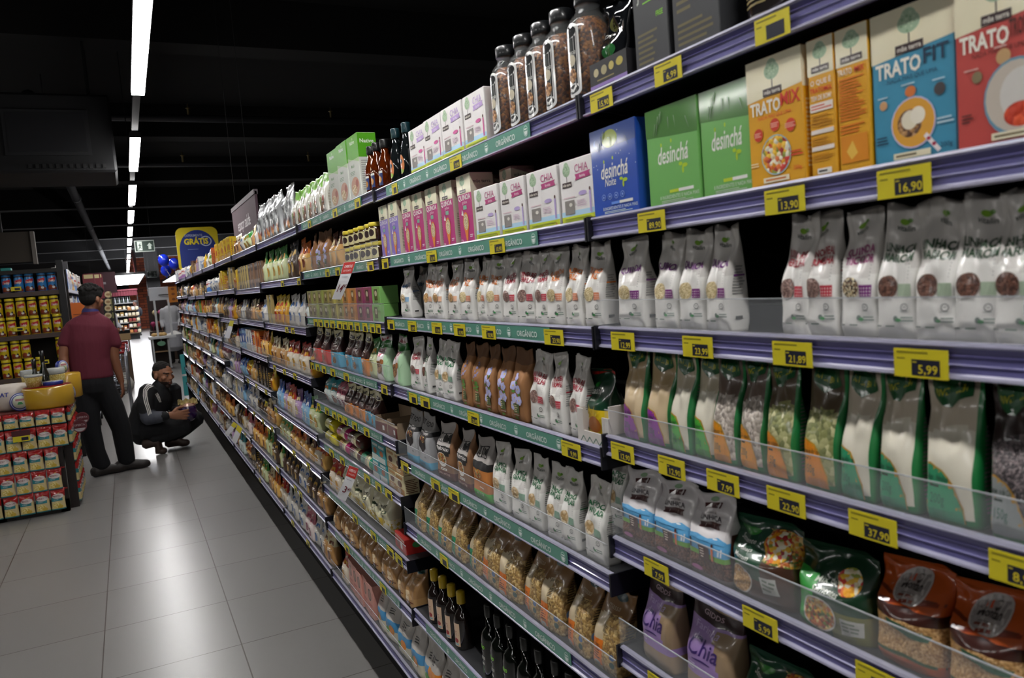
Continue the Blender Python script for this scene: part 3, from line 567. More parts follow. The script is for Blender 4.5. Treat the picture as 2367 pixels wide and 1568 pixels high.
def pop(seed):
    cf = lambda u, v: 'd9d4b4' if v > .45 else 'popcorn'
    return [pouch_kind(.11, .15, .07, cf, [('t', .5, .72, .07, 'MAIS', '2c2a24', .2, .02, .6), ('r', .2, .6, .8, .67, '3a4a32'), ('t', .5, .5, .06, 'VAPOR', '3a3a34', 0, 0, .5), ('e', .35, .3, .2, .14, 'd8b83a'), ('e', .65, .22, .2, .12, 'f2eed8')], seed, pillow=True, wr=.008, p=3)]
K('pop', 'popcorn_bag', 'snack bag', 'cream popcorn bag with yellow print', .11, .15, .07, pop, 2)
def pinkb(seed): return [box_kind(.085, .05, .13, 'd89a8c', [('e', .5, .68, .26, .18, '6a5a54'), ('e', .5, .68, .2, .13, 'a88478'), ('r', .2, .35, .8, .42, 'c87a70'), ('e', .6, .2, .06, .04, 'c03a2a'), ('l', .2, .1, .8, .3, 4, 'b87a6e')], (), 'c88a7c')]
K('pinkb', 'flour_box', 'food box', 'dusty pink box with grey round print', .085, .13, .05, pinkb)
def flourb(c1, c2):
    def B(seed):
        cf = lambda u, v: 'b9b4ae' if v > .5 else (c1 if v > .3 else c2)
        return [pouch_kind(.1, .15, .06, cf, [('l', .3, .6, .7, .75, 3, '4a4a4a'), ('e', .6, .3, .2, .1, 'e08a2a'), ('e', .3, .25, .15, .07, '5a9a3a'), ('r', .1, .05, .9, .12, 'dcd8cc')], seed, p=4)]
    return B
K('flob', 'flour_bag', 'food bag', 'grey-white flour bag with blue print', .1, .15, .06, flourb('4a90c0', 'd8d0b8'), 2)
K('floo', 'flour_bag', 'food bag', 'grey-white flour bag with orange print', .1, .15, .06, flourb('d8842a', 'cfc8bc'), 2)
def roll(c, c2):
    def B(seed):
        b = MB(); vs = []; n = 16; w = .15; r = .026
        b.tube([(-w/2, r, r), (-w/2+.004, r, r), (w/2-.004, r, r), (w/2, r, r)], [r*.8, r, r, r*.8], cmat(c, 'wrap'), 16)
        b.tube([(-w*.1, r, r), (w*.25, r, r)], [r+.0006]*2, cmat(c2, 'wrap'), 16)
        return [b]
    return B
for c_, nm_, a_, b_ in [('ry', 'yellow', 'd8c81e', 'b8a818'), ('rm', 'magenta', 'b02868', 'd8d0a8'), ('rn', 'brown', '5a2c24', 'd0c8a0'), ('rt', 'green', '2e9a74', 'd8d0a8')]:
    K(c_, 'biscuit_roll', 'biscuit packet', nm_+' wrapped biscuit roll lying lengthwise', .15, .052, .052, roll(a_, b_))
def dark(kind):
    def B(seed):
        if kind: f = [('t', .5, .62, .07, 'MIGHTY', 'a8a8a0', .2, .01, .7), ('t', .5, .5, .1, 'JOINT', 'b4b8b0', 0, .01, .75), ('l', .3, .45, .75, .47, 1, '7ac030'), ('t', .78, .33, .035, 'FREE', '8ad030', 0, .01, .22), ('l', .1, .04, .7, .27, 6, '6a6040')]
        else: f = [('t', .8, .5, .035, 'FREE', 'b08a3a', 0, .01, .22), ('l', .1, .25, .5, .5, 5, '6a6040'), ('l', .1, .04, .9, .2, 4, '6a6040'), ('e', .3, .8, .2, .1, '6a5a30')]
        return [box_kind(.1, .07, .2, '3c3d40', f, [('r', .2, .3, .8, .6, '6a1c18')], '2a2a2c')]
    return B
K('dkj', 'supplement_box', 'supplement box', 'dark grey box reading JOINT with green FREE', .1, .2, .07, dark(1))
K('dkg', 'supplement_box', 'supplement box', 'dark grey box with gold print', .1, .2, .07, dark(0))
K('can', 'supplement_tub', 'tub', 'dark cylindrical tub with gold print', .11, .18, .11, bottle([(.05, 0), (.055, .004), (.055, .15), (.05, .16)], '241c1e', [('l', .2, .1, .8, .7, 16, '8a7a48'), ('r', 0, .02, 1, .04, 'a8a49a')], '161416', (.155, .18), .052))
def tray(seed):
    b = MB(); w, d, h = .1, .09, .045; c = cmat('2b2a2d', 'card')
    for a_, b_ in [((-w/2, 0, 0), (w/2, .002, h)), ((-w/2, d-.002, 0), (w/2, d, h+.02)), ((-w/2, .002, 0), (-w/2+.002, d-.002, h)), ((w/2-.002, .002, 0), (w/2, d-.002, h)), ((-w/2+.002, .002, 0), (w/2-.002, d-.002, .003))]: b.box(a_, b_, c)
    b.art(S_box(w, d, h), w, h, [('r', 0, 0, 1, .25, '8a72b0'), ('e', .18, .65, .07, .14, 'b8ae8a'), ('e', .4, .65, .08, .16, 'a89e78'), ('e', .6, .68, .07, .14, 'b8a860'), ('e', .82, .7, .09, .14, 'b8a850'), ('l', .2, .32, .8, .42, 1, '8a7e50'), ('l', .1, .06, .9, .18, 1, '4a3a6a')], 'card')
    return [b]
K('tray', 'display_tray', 'cardboard tray', 'black and purple display tray with gold icons', .1, .045, .09, tray)
def blk(seed): return [pouch_kind(.08, .15, .05, lambda u, v: '15171a' if v > .35 else '33303a', [('e', .5, .75, .12, .1, '6a6a3a'), ('t', .4, .6, .07, 'Suprem', 'b8b8b0', .2, .01, .6), ('e', .6, .42, .2, .08, '2f6a3a'), ('e', .5, .25, .3, .12, '6a5a70')], seed, fin='glass', wr=.009, p=3)]
K('blk', 'snack_bag', 'snack bag', 'glossy black snack bag standing in the display tray', .08, .15, .05, blk, 1)
def carton(seed):
    b = MB(); w, d, h = .1, .11, .06; m = cmat('cfcac4', 'matte'); k = cmat('8a6a44', 'matte')
    b.box((-w/2, 0, 0), (w/2, .003, .022), m); b.box((-w/2, 0, .022), (-w/2+.02, .003, h), m); b.box((w/2-.02, 0, .022), (w/2, .003, h-.008), m)
    b.box((-w/2, .003, 0), (-w/2+.003, d, h), m); b.box((w/2-.003, .003, 0), (w/2, d, h+.012), m); b.box((-w/2+.003, d-.003, 0), (w/2-.003, d, h+.02), m); b.box((-w/2+.003, .003, 0), (w/2-.003, d-.003, .003), k)
    b.art(S_box(w, d, h), w, h, [('p', [(.08+.2*i, .04), (.18+.2*i, .22), (.2+.2*i, .2), (.1+.2*i, .03)], '4a6a5a') for i in range(4)]+[('p', [(.3+.2*i, .04), (.2+.2*i, .22), (.18+.2*i, .2), (.28+.2*i, .03)], '4a6a5a') for i in range(3)], 'matte')
    return [b]
K('carton', 'open_carton', 'cardboard box', 'torn-open white cardboard carton holding sunflower bags', .1, .07, .11, carton)
def brbox(seed):
    b = MB(); w, d, h = .1, .09, .05; m = cmat('8f7a62', 'matte')
    for a_, b_ in [((-w/2, 0, 0), (w/2, .002, h*.7)), ((-w/2, d-.002, 0), (w/2, d, h+.025)), ((-w/2, .002, 0), (-w/2+.002, d-.002, h)), ((w/2-.002, .002, 0), (w/2, d-.002, h)), ((-w/2+.002, .002, 0), (w/2-.002, d-.002, .03))]: b.box(a_, b_, m)
    b.art(S_box(w, d, h), w, h, [('r', .02, .03, .98, .66, '6a2420'), ('r', .6, .2, .75, .5, 'd8d4cc')], 'matte'); return [b]
K('brbox', 'open_display_box', 'cardboard box', 'open brown cardboard display box with dark red front', .1, .075, .09, brbox)
def redbox(seed): return [box_kind(.12, .08, .05, 'b02a26', [('r', .55, .2, .75, .7, 'd8ccc4'), ('e', .35, .4, .14, .25, '8a4a3a'), ('r', .05, .75, .95, .9, 'd8a89a')], [('e', .5, .6, .2, .2, '3a8a4a')], 'a02420')]
K('redbox', 'biscuit_box', 'food box', 'small red biscuit box', .12, .05, .08, redbox)
# generic far goods
def gen_box(c1, c2, c3, w, h, d):
    return lambda seed: [box_kind(w, d, h, c1, [('r', 0, .0, 1, .3, c2), ('e', .5, .5, .25, .16, c3), ('r', .12, .76, .88, .9, c2), ('l', .2, .05, .8, .25, 3, 'dcd8cc')], [('l', .1, .1, .9, .8, 8, c3)], c2)]
def gen_pouch(c1, c2, c3, w, h, d, pil=False):
    return lambda seed: [pouch_kind(w, h, d, lambda u, v: c1 if v > .55 else c2, [('e', .5, .3, .28, .14, c3), ('r', .15, .62, .85, .74, c3), ('l', .2, .46, .8, .54, 2, 'e8e4dc'), ('e', .5, .85, .2, .05, c2)], seed, pillow=pil, nu=8, nv=10, p=4 if not pil else 3, wr=.006)]
GEN = []
GP = [('yellow', 'd8b820', 'c8901c', 'b03a20'), ('red', 'b02c24', 'd8ccb8', 'd8a030'), ('white', 'd6d4d0', 'c8c4bc', '3a6aa8'), ('cream', 'd8cca4', 'b88a54', '6a3a24'), ('brown', '5a3424', 'c89a5a', 'e0cfa0'), ('orange', 'd06a1e', 'e0b060', '7a2c18'), ('green', '3a8a3a', 'c8d0a0', 'd0a040'), ('blue', '2a5aa8', '8ab8d8', 'e0e0e0'), ('purple', '5a3478', 'b898c0', 'd8c890'), ('black', '1c1a1c', '4a3a30', 'c8a040'), ('teal', '3a98a0', 'd0dcd8', 'a05a30'), ('pink', 'c87a88', 'e4d4d0', '8a3a54')]
for i, (nm_, a_, b_, c_) in enumerate(GP):
    for t, (tn, nn) in enumerate([('packet box', 'food_box'), ('stand-up pouch', ['food_pouch_a','food_pouch_b','flour_pouch','food_pouch_c','food_pouch_d','cookie_pouch'][i % 6]), ('pillow bag', 'snack_bag')]):  # generic food pouches; kind name picked by colour, contents unknown
        code = 'g%d_%d' % (i, t); w_ = [.075, .085, .11][t]; h_ = [.125, .13, .11][t]; d_ = [.05, .05, .06][t]
        K(code, nn, ['food box', 'food pouch', 'snack bag'][t], 'small %s %s' % (nm_, tn), w_, h_, d_, gen_box(a_, b_, c_, w_, h_, d_) if t == 0 else gen_pouch(a_, b_, c_, w_, h_, d_, t == 2), 1)
K('slim', 'spice_sachet', 'food sachet', 'slim dark and gold hanging sachet', .03, .135, .02, lambda s: [box_kind(.03, .02, .135, 'b8a46a', [('r', 0, .0, 1, .2, '4a4a50'), ('r', 0, .75, 1, .995, '3a3a40'), ('r', .2, .84, .8, .93, 'c8c8c4'), ('r', 0, .2, .3, .75, '3a3844')], (), '2a2a30')])
K('slimb', 'spice_sachet', 'food sachet', 'slim black and tan hanging sachet', .03, .135, .02, lambda s: [box_kind(.03, .02, .135, '8f7058', [('r', 0, .0, 1, .2, '3a2a3a'), ('r', 0, .7, 1, .995, '2a2630'), ('r', .2, .84, .8, .93, 'a8a8a4'), ('r', 0, .2, .4, .7, '2c2830')], (), '2a2a30')])
def tubk(c1, c2): return bottle([(.03, 0), (.033, .003), (.033, .085), (.03, .09)], c1, [('r', 0, .1, 1, .5, c2), ('e', .5, .6, .3, .16, 'd8d0c8'), ('r', .1, .75, .9, .9, 'b03a30')], 'd8d4d0', (.088, .105), .032, 'film', n=14)
K('tubw', 'powder_tub', 'tub', 'white lidded powder tub with coloured print', .066, .105, .066, tubk('c8c4c8', '8a5a98'))
K('tubb', 'milk_tub', 'tub', 'blue and white powder tub with white lid', .066, .105, .066, tubk('d4d8dc', '3a7ac8'))
# ---------------------------------------------------------------- the store: floor, ceiling, walls
def floor_mat():
    m, nt, b, tc = nodemat('floor_tiles', 0.3)
    L = nt.links; N = nt.nodes
    mp = N.new('ShaderNodeMapping'); L.new(tc.outputs['Object'], mp.inputs[0]); mp.inputs['Location'].default_value = (0.262, -3.61, 0); 
    br = N.new('ShaderNodeTexBrick'); br.offset = 0; br.squash = 1; br.inputs['Scale'].default_value = 1
    br.inputs['Brick Width'].default_value = 0.5625; br.inputs['Row Height'].default_value = 0.5725; br.inputs['Mortar Size'].default_value = 0.0028; br.inputs['Mortar Smooth'].default_value = 0.1
    br.inputs['Color1'].default_value = rgb('82807e'); br.inputs['Color2'].default_value = rgb('878583'); br.inputs['Mortar'].default_value = rgb('453b37')
    L.new(mp.outputs[0], br.inputs[0])
    n1 = N.new('ShaderNodeTexNoise'); n1.inputs['Scale'].default_value = 3; n1.inputs['Detail'].default_value = 2
    mp2 = N.new('ShaderNodeMapping'); mp2.inputs['Scale'].default_value = (1, 1, 1); L.new(tc.outputs['Object'], mp2.inputs[0]); L.new(mp2.outputs[0], n1.inputs[0])
    mx = N.new('ShaderNodeMix'); mx.data_type = 'RGBA'; mx.blend_type = 'MULTIPLY'; mx.inputs[0].default_value = 0.35
    cr = N.new('ShaderNodeValToRGB'); cr.color_ramp.elements[0].color = (.9, .89, .88, 1); cr.color_ramp.elements[0].position = .2; cr.color_ramp.elements[1].position = .8
    L.new(n1.outputs[0], cr.inputs[0]); L.new(br.outputs[0], mx.inputs[6]); L.new(cr.outputs[0], mx.inputs[7]); L.new(mx.outputs[2], b.inputs['Base Color'])
    mr = N.new('ShaderNodeMapRange'); mr.inputs[3].default_value = .27; mr.inputs[4].default_value = .30; L.new(n1.outputs[0], mr.inputs[0]); L.new(mr.outputs[0], b.inputs['Roughness'])
    b.inputs['Specular IOR Level'].default_value = 0.6
    return m
def brick_mat():
    m, nt, b, tc = nodemat('brick_wall', 0.8)
    br = nt.nodes.new('ShaderNodeTexBrick'); br.inputs['Scale'].default_value = 1; br.inputs['Brick Width'].default_value = .5; br.inputs['Row Height'].default_value = .16; br.inputs['Mortar Size'].default_value = .015
    br.inputs['Color1'].default_value = rgb('a5502c'); br.inputs['Color2'].default_value = rgb('6f3420'); br.inputs['Mortar'].default_value = rgb('3a2018')
    mp = nt.nodes.new('ShaderNodeMapping'); mp.inputs['Rotation'].default_value = (pi/2, 0, 0)
    nt.links.new(tc.outputs['Object'], mp.inputs[0]); nt.links.new(mp.outputs[0], br.inputs[0]); nt.links.new(br.outputs[0], b.inputs['Base Color']); return m
def struct(name, b, **k): return obj(name, b, kind='structure', **k)
b = MB(); b.box((-9, -8, -.1), (6, 58, 0), floor_mat()); struct('floor', b)
dk = mat('0e0d0d', .98); dk2 = mat('1a1a1f', .8); dk3 = mat('0e0e11', .9)
b = MB(); b.box((-9, -8, 4.3), (6, 58, 4.4), dk); struct('ceiling', b)
bx0 = atY(302, 700, 52).x; b = MB(); b.box((-9, 52, 0), (bx0, 52.2, 4.3), mat('1a1614', .8)); struct('wall_back', b)
b = MB(); b.box((bx0, 52, 0), (6, 52.2, 4.3), brick_mat()); struct('wall_brick', b)
b = MB(); b.box((-9.2, -8, 0), (-9, 52, 4.3), dk3); struct('wall_left', b)
b = MB(); b.box((6, -8, 0), (6.2, 52, 4.3), dk3); struct('wall_right', b)
b = MB(); b.box((-9, -8.2, 0), (6, -8, 4.3), dk3); struct('wall_front', b)
for i, y in enumerate([3.5, 7.6, 11.9, 16.2, 20.5, 25, 30, 36, 43]):
    b = MB(); b.box((-9, y, 3.85), (6, y+.35, 4.3), dk); struct('trim_%d' % (i+1), b)
# ceiling light line
led = mat('fcfaf8', .5, emit=STRIP, name='led_diffuser'); blackm = mat('0c0c0e', .55)
LX = .198
LZ = 2.8; rail_b = MB(); rail_b.box((LX-.022, -7.2, LZ+.055), (LX+.022, 35, LZ+.09), mat('1c1c20', .6))
tk = obj('light_track', rail_b, label='long dark ceiling track carrying the line of white lights', cat='lighting track')
for i, y in enumerate([-6.4, 3.2, 9, 18, 27, 34.5]):
    q = MB(); q.box((LX-.004, y-.004, LZ+.09), (LX+.004, y+.004, 4.3), mat('1c1c20', .6)); obj('suspension_rod', q, tk)
LORD = ['nearest', 'second nearest', 'third nearest', 'fourth', 'fifth', 'sixth', 'seventh', 'eighth', 'ninth', 'tenth', 'eleventh', 'twelfth', 'thirteenth']
j = 0
for (y0, y1) in LIGHTS:
    h_ = MB(); h_.box((LX-.038, y0, LZ+.013), (LX+.038, y1, LZ+.055), blackm)
    vis = y0 > 3
    lab = ('%s white linear ceiling light from the camera in the central line' % LORD[j]) if vis else 'white linear ceiling light overhead behind the camera'
    o = obj('linear_ceiling_light', h_, label=lab, cat='ceiling light', group='linear lights along the aisle')
    d_ = MB(); d_.box((LX-.034, y0+.01, LZ), (LX+.034, y1-.01, LZ+.012), led); obj('diffuser', d_, o)
    if vis: j += 1
# unseen fill lights added at left to lift the shelf shadows
AX = -3.0
q = MB(); q.box((AX-.022, -7.2, LZ+.055), (AX+.022, 11.2, LZ+.09), mat('1c1c20', .6)); tk2 = obj('light_track', q, label='added dark ceiling track for the fill lights, left of the frame', cat='lighting track')
for y in (-6.4, 2, 10.5):
    q = MB(); q.box((AX-.004, y-.004, LZ+.09), (AX+.004, y+.004, 4.3), mat('1c1c20', .6)); obj('suspension_rod', q, tk2)
for (y0, y1) in [l for l in LIGHTS if l[1] < 11]:
    h_ = MB(); h_.box((AX-.038, y0, LZ+.013), (AX+.038, y1, LZ+.055), blackm)
    o = obj('linear_ceiling_light', h_, label='white linear ceiling light over the neighbouring aisle, outside the photo', cat='ceiling light', group='lights over the neighbouring aisle')
    d_ = MB(); d_.box((AX-.034, y0+.01, LZ), (AX+.034, y1-.01, LZ+.012), mat('fcfaf6', .5, emit=STRIP*.55, name='fill_led_diffuser')); obj('diffuser', d_, o)
# pipe, ducts, air conditioner
pm = mat('232327', .8); q = MB(); q.tube([(-.6, 8.5, 3.55), (-.6, 50, 3.55)], .07, pm, 12); pp = obj('ceiling_pipe', q, label='long round grey pipe under the ceiling left of the lights', cat='pipe')
for y in (10.5, 16, 22, 30, 40):
    q = MB(); q.tube([(-.6, y, 3.55), (-.6, y+.14, 3.55)], .085, pm, 12); obj('pipe_collar', q, pp)
    q = MB(); q.box((-.607, y+.06, 3.63), (-.593, y+.08, 4.3), pm); obj('hanger_rod', q, pp)
acm = mat('0c0d10', .8)
q = MB(); q.bbox((-1.75, 7.6, 2.72), (.06, 8.5, 3.38), acm, .02)
ac = obj('air_conditioning_unit', q, label='large dark air conditioning unit hanging from the ceiling at left', cat='air conditioner')
q = MB(); q.box((-.75, 7.585, 2.86), (-.12, 7.6, 3.24), mat('131418', .6)); q.box((-.72, 7.58, 2.89), (-.15, 7.586, 3.21), mat('16161a', .4)); obj('access_panel', q, ac)
q = MB()
for i in range(12): q.box((-.6+.05*i, 7.588, 2.755), (-.575+.05*i, 7.6, 2.79), mat('0c0c0e', .5))
obj('vent_slots', q, ac)
q = MB(); q.tube([(-1.3, 7.59, 3.1), (-1.33, 7.55, 3.0), (-1.22, 7.56, 2.94), (-1.3, 7.57, 2.87), (-1.2, 7.585, 2.84)], .008, mat('8a8478', .5), 6); obj('loose_cable', q, ac)
for x, y in ((-1.6, 7.7), (-.1, 7.7), (-1.6, 8.4), (-.1, 8.4)):
    q = MB(); q.box((x-.01, y-.01, 3.38), (x+.01, y+.01, 4.3), acm); obj('hanger_rod', q, ac)
for i, (x, z, r_, y) in enumerate([(-1.9, 3.7, .12, 10.0), (-2.4, 3.4, .09, 11.5)]):
    q = MB(); q.tube([(-6, y, z), (5.5, y, z)], r_*.35, mat('2c2c30', .6), 10); pp = obj('sprinkler_pipe', q, label=['thin dark pipe crossing the ceiling above the light line', 'thinner dark pipe crossing the ceiling farther back'][i], cat='pipe')
    for k, x_ in enumerate((.9, 2.6)):
        q = MB(); q.lathe([(.012, .0), (.012, .08), (.03, .09), (.008, .1), (.008, .14)], mat('8a7a50', .4, .6), 8, (x_, y, z+.03)); obj('sprinkler_head', q, pp)
# big ceiling light panels far away
panel = mat('f6f8ff', .5, emit=PANEL, name='panel_diffuser')
def pane(name, pts, lab):
    q = MB(); q.plate(pts, (0, 0, 1), .03, panel); o = obj(name, q, label=lab, cat='ceiling light', group='far ceiling light panels')
    x0, x1, y0, y1 = min(p[0] for p in pts), max(p[0] for p in pts), min(p[1] for p in pts), max(p[1] for p in pts); z = pts[0][2]
    f = MB(); 
    for a_, b_ in [((x0-.05, y0-.05, z), (x1+.05, y0, z+.1)), ((x0-.05, y1, z), (x1+.05, y1+.05, z+.1)), ((x0-.05, y0, z), (x0, y1, z+.1)), ((x1, y0, z), (x1+.05, y1, z+.1))]: f.box(a_, b_, blackm)
    obj('frame', f, o)
    f = MB(); f.box(((x0+x1)/2-.02, (y0+y1)/2-.02, z+.03), ((x0+x1)/2+.02, (y0+y1)/2+.02, 4.3), blackm); obj('suspension_rod', f, o)
pane('ceiling_light_panel', [(-.30, 31.5, 2.62), (.72, 31.5, 2.62), (.72, 47, 2.62), (-.30, 47, 2.62)], 'large glowing white panel above the far end of the aisle')
pane('ceiling_light_panel', [(1.95, 34, 2.62), (3.4, 34, 2.62), (3.4, 47, 2.62), (1.95, 47, 2.62)], 'second glowing panel half hidden behind the shelf end')

# ---------------------------------------------------------------- gondola on the right
XF = .681; XR = .694; BL = 1.15; Y0 = 1.075; XB = 1.12
LEV = {'A': [1.845, 1.650, 1.473, 1.292, 1.119, .927, .70, .50], 'B': [1.845, 1.649, 1.471, 1.268, 1.048, .843, .572], 'C': [1.85, 1.648, 1.455, 1.266, 1.093, .920, .718, .549], 'D': [1.847, 1.63, 1.406, 1.184, .936, .765, .566], 'E': [1.847, 1.609, 1.41, 1.207, 1.008, .797, .556],
       'F': [1.847, 1.62, 1.40, 1.19, .985, .80, .56], 'G': [1.847, 1.62, 1.43, 1.23, 1.03, .80, .56], 'H': [1.847, 1.60, 1.42, 1.22, 1.03, .80, .56], 'I': [1.847, 1.60, 1.42, 1.22, 1.03, .82, .56], 'J': [1.847, 1.62, 1.42, 1.24, 1.03, .8, .56], 'K': [1.847, 1.62, 1.42, 1.24, 1.03, .8, .56]}
BASE = .33
BAYS = 'ABCDEFGHIJK'
BN = ['nearest', 'second', 'third', 'fourth', 'fifth', 'sixth', 'seventh', 'eighth', 'ninth', 'tenth', 'last']
def yb(bay):
    i = BAYS.index(bay); return (Y0+BL*(i-1), Y0+BL*i)
violet = mat('625f92', .32, 0, .5); lip = mat('a3a2b8', .22, 0, .5); shm = mat('2b2b2e', .5); backm = mat('08080a', .8); capm = mat('0b0c16', .4); guard = mat('d8dce0', .05, 0, 0, .10)
def rail_mesh(y0, y1, x, zt):
    """price rail extruded along Y; ribbed clear cover"""
    b = MB()
    pr = [(0, 0), (-.006, -.001), (-.0075, -.004), (-.005, -.006), (-.0035, -.012), (-.005, -.013), (-.0035, -.0145), (-.0035, -.021), (-.005, -.022), (-.0035, -.0235), (-.004, -.030), (-.008, -.032), (-.0085, -.0345), (-.005, -.036), (0, -.036)]
    n = len(pr); vs = [(x+.012+p[0], y0, zt+p[1]) for p in pr]+[(x+.012+p[0], y1, zt+p[1]) for p in pr]
    for i in range(n-1):
        m_ = lip if i in (0, 1, 2, 10, 11, 12) else violet
        b.add([vs[i], vs[i+1], vs[n+i+1], vs[n+i]], [(0, 1, 2, 3)], m_)
    b.add(vs, [tuple(range(n)), tuple(range(n, 2*n))[::-1]], violet)
    return b
for bi, bay in enumerate(BAYS):
    y0, y1 = yb(bay)
    if bay == 'A': y0 = -.6
    g_ = MB(); g_.box((XB, y0+.001, .06), (XB+.02, y1-.001, 1.86), backm)
    root = bpy.data.objects.new('gondola_shelving', None); COL.objects.link(root); root.location = (0, 0, 0)
    root['label'] = '%s bay of tall black shelving along the right side of the aisle' % BN[bi]; root['category'] = 'shelving unit'; root['group'] = 'shelving bays on the right'
    obj('back_panel', g_, root)
    q = MB(); q.box((XB-.03, y1-.015, 0), (XB, y1-.001, 1.88), backm); obj('upright', q, root)
    q = MB(); q.box((.826, y0+.001, .0), (.84, y1-.001, .30), mat('101012', .6)); obj('plinth', q, root)
    lv = LEV[bay]+[BASE]
    for si, z in enumerate(lv):
        q = MB(); x_ = XR; q.box((x_, y0+.004, z-.028), (XB, y1-.004, z-.003), shm)
        sh = obj('shelf' if z > .4 else 'base_shelf', q, root)
        obj('price_rail', rail_mesh(y0+.006, y1-.006, XF, z), sh)
        for (a_, b_) in ((y0+.0015, y0+.006), (y1-.006, y1-.0015)): q = MB(); q.box((XF-.001, a_, z-.038), (XF+.1, b_, z+.001), capm); obj('end_cap', q, sh)
        if z > .4:
            q = MB(); q.add([(XR+.02, y1-.02, z-.028), (XB, y1-.02, z-.028), (XB, y1-.02, z-.09), (XR+.02, y1-.016, z-.028), (XB, y1-.016, z-.028), (XB, y1-.016, z-.09)], [(0, 1, 2), (3, 5, 4), (0, 2, 5, 3), (1, 4, 5, 2), (0, 3, 4, 1)], shm); obj('bracket', q, sh)
        hg = {('A', 2): .042, ('A', 3): .042, ('A', 4): .05, ('A', 5): .05, ('B', 4): .05, ('B', 5): .05, ('C', 1): .05, ('C', 2): .055, ('C', 3): .055, ('C', 4): .05, ('C', 5): .05, ('C', 6): .045, ('C', 8): .05, ('D', 2): .05, ('D', 4): .05, ('D', 5): .05, ('D', 3): .04, ('E', 1): .045, ('E', 2): .05, ('E', 3): .04, ('E', 5): .05, ('F', 1): .04, ('F', 3): .05, ('G', 2): .05}.get((bay, si))
        if hg:
            gy1 = y1-.01; gy0 = y0+.01
            if (bay, si) == ('C', 1): gy1 = y1-.1
            q = MB(); q.box((XF+.003, gy0, z-.001), (XF+.0045, gy1, z+hg), guard)
            q.box((XF+.0028, gy0, z+hg), (XF+.0047, gy1, z+hg+.0012), mat('c8ccd0', .2, 0, 0, .7)); obj('clear_guard', q, sh)
# end frame of the gondola
yE = yb('K')[1]
q = MB(); q.box((.70, yE, 0), (.76, yE+.05, 1.98), blackm); q.box((XB-.02, yE, 0), (XB+.04, yE+.05, 1.98), blackm); q.box((.76, yE, 1.9), (XB-.02, yE+.05, 1.98), blackm); q.box((.76, yE+.01, 0), (XB-.02, yE+.04, 1.9), backm)
ef = obj('gondola_end_frame', q, label='black end frame closing the far end of the right shelving', cat='shelf frame')
for i, (z0, z1) in enumerate([(.12, .42), (.45, .75)]):
    q = MB(); q.bbox((.64, yE+.0505, z0), (.70, yE+.075, z1), mat('3a9a9c', .4), .004)
    obj('shelf_sign', q, label=['lower teal panel', 'upper teal panel', 'upper teal panel'][i]+' at the far shelf end beside the aisle', cat='sign')

# ---------------------------------------------------------------- stocking
ITEMS = []
ORD = ['first', 'second', 'third', 'fourth', 'fifth', 'sixth', 'seventh', 'eighth', 'ninth', 'tenth', 'eleventh', 'twelfth', 'thirteenth', 'fourteenth', 'fifteenth', 'sixteenth', 'seventeenth', 'eighteenth', 'nineteenth', 'twentieth', 'twenty-first', 'twenty-second']
def put(code, x, y, z, rz=0.0, sc=(1, 1, 1), tilt=0.0, where=None, side='R', lean=0):
    k = KD[code]; var = R.randrange(k['hv']) if k['hv'] > 1 else 0
    if var not in k['cache']:
        parts = k['b'](var*17+3); k['cache'][var] = [(k['name'], parts[0].mesh(k['name']), None)]+[(n, b.mesh(n), l) for n, b, l in parts[1:]]
    ms = k['cache'][var]
    if side == 'R' and where[1] > 0:
        lv_ = LEV[where[0]]+[BASE]; gap = lv_[where[1]-1]-.039-z-.001
        if k['h']*sc[2] > gap: sc = (sc[0], sc[1], gap/k['h'])
    base = -pi/2 if side == 'R' else (pi/2 if side == 'L' else 0.0)
    o = obj(ms[0][0], ms[0][1], loc=(x, y, z)); o.rotation_mode = 'XYZ'
    o.rotation_euler = (tilt, lean, base+rz); o.scale = sc
    for n, me, l in ms[1:]: obj(n, me, o)
    o['category'] = k['cat']; ITEMS.append((o, code, where, y)); return o
def shelfz(bay, s): return (LEV[bay]+[BASE])[s]-.003
XP = XF+.0135
def row(bay, s, code, spans, dz=0.0, dx=0.0, jit=5, z=None, hs=1.0, wfit=True, tier=1):
    """spans: list of (left px, right px) of each item's foot on the shelf"""
    zz = shelfz(bay, s)+dz; k = KD[code]
    for (l, r) in spans:
        ya, yb_ = YofPx(l, XP+dx, zz), YofPx(r, XP+dx, zz); w = ya-yb_; c = (ya+yb_)/2
        sx = min(1.25, max(.75, w/k['w'])) if wfit else 1
        for t in range(tier):
            put(code, XP+dx+R.uniform(0, .006), c, zz+t*(k['h']*hs+.001), radians(R.uniform(-jit, jit)), (sx, 1, hs), where=(bay, s))
def rown(bay, s, code, l, r, n, **kw):
    zz = shelfz(bay, s); ya, yb_ = YofPx(l, XP, zz), YofPx(r, XP, zz)
    e = [ya+(yb_-ya)*i/n for i in range(n+1)]; k = KD[code]
    pitch = abs(ya-yb_)/n; sx = min(1.2, max(.6, pitch*.96/k['w'])) if kw.get('fit', True) else 1; jit = kw.get('jit', 4)
    for i in range(n):
        for t in range(kw.get('tier', 1)):
            put(code, XP+kw.get('dx', 0)+R.uniform(0, .008), (e[i]+e[i+1])/2, zz+kw.get('dz', 0)+t*(k['h']*kw.get('hs', 1)+.001), radians(R.uniform(-jit, jit)+kw.get('turn', 0)), (sx, 1, kw.get('hs', 1)), where=(bay, s))
def back(bay, s, code, ys, dx=.06, **kw):
    for y in ys: put(code, XP+dx, y, shelfz(bay, s), radians(R.uniform(-3, 3)), where=(bay, s))
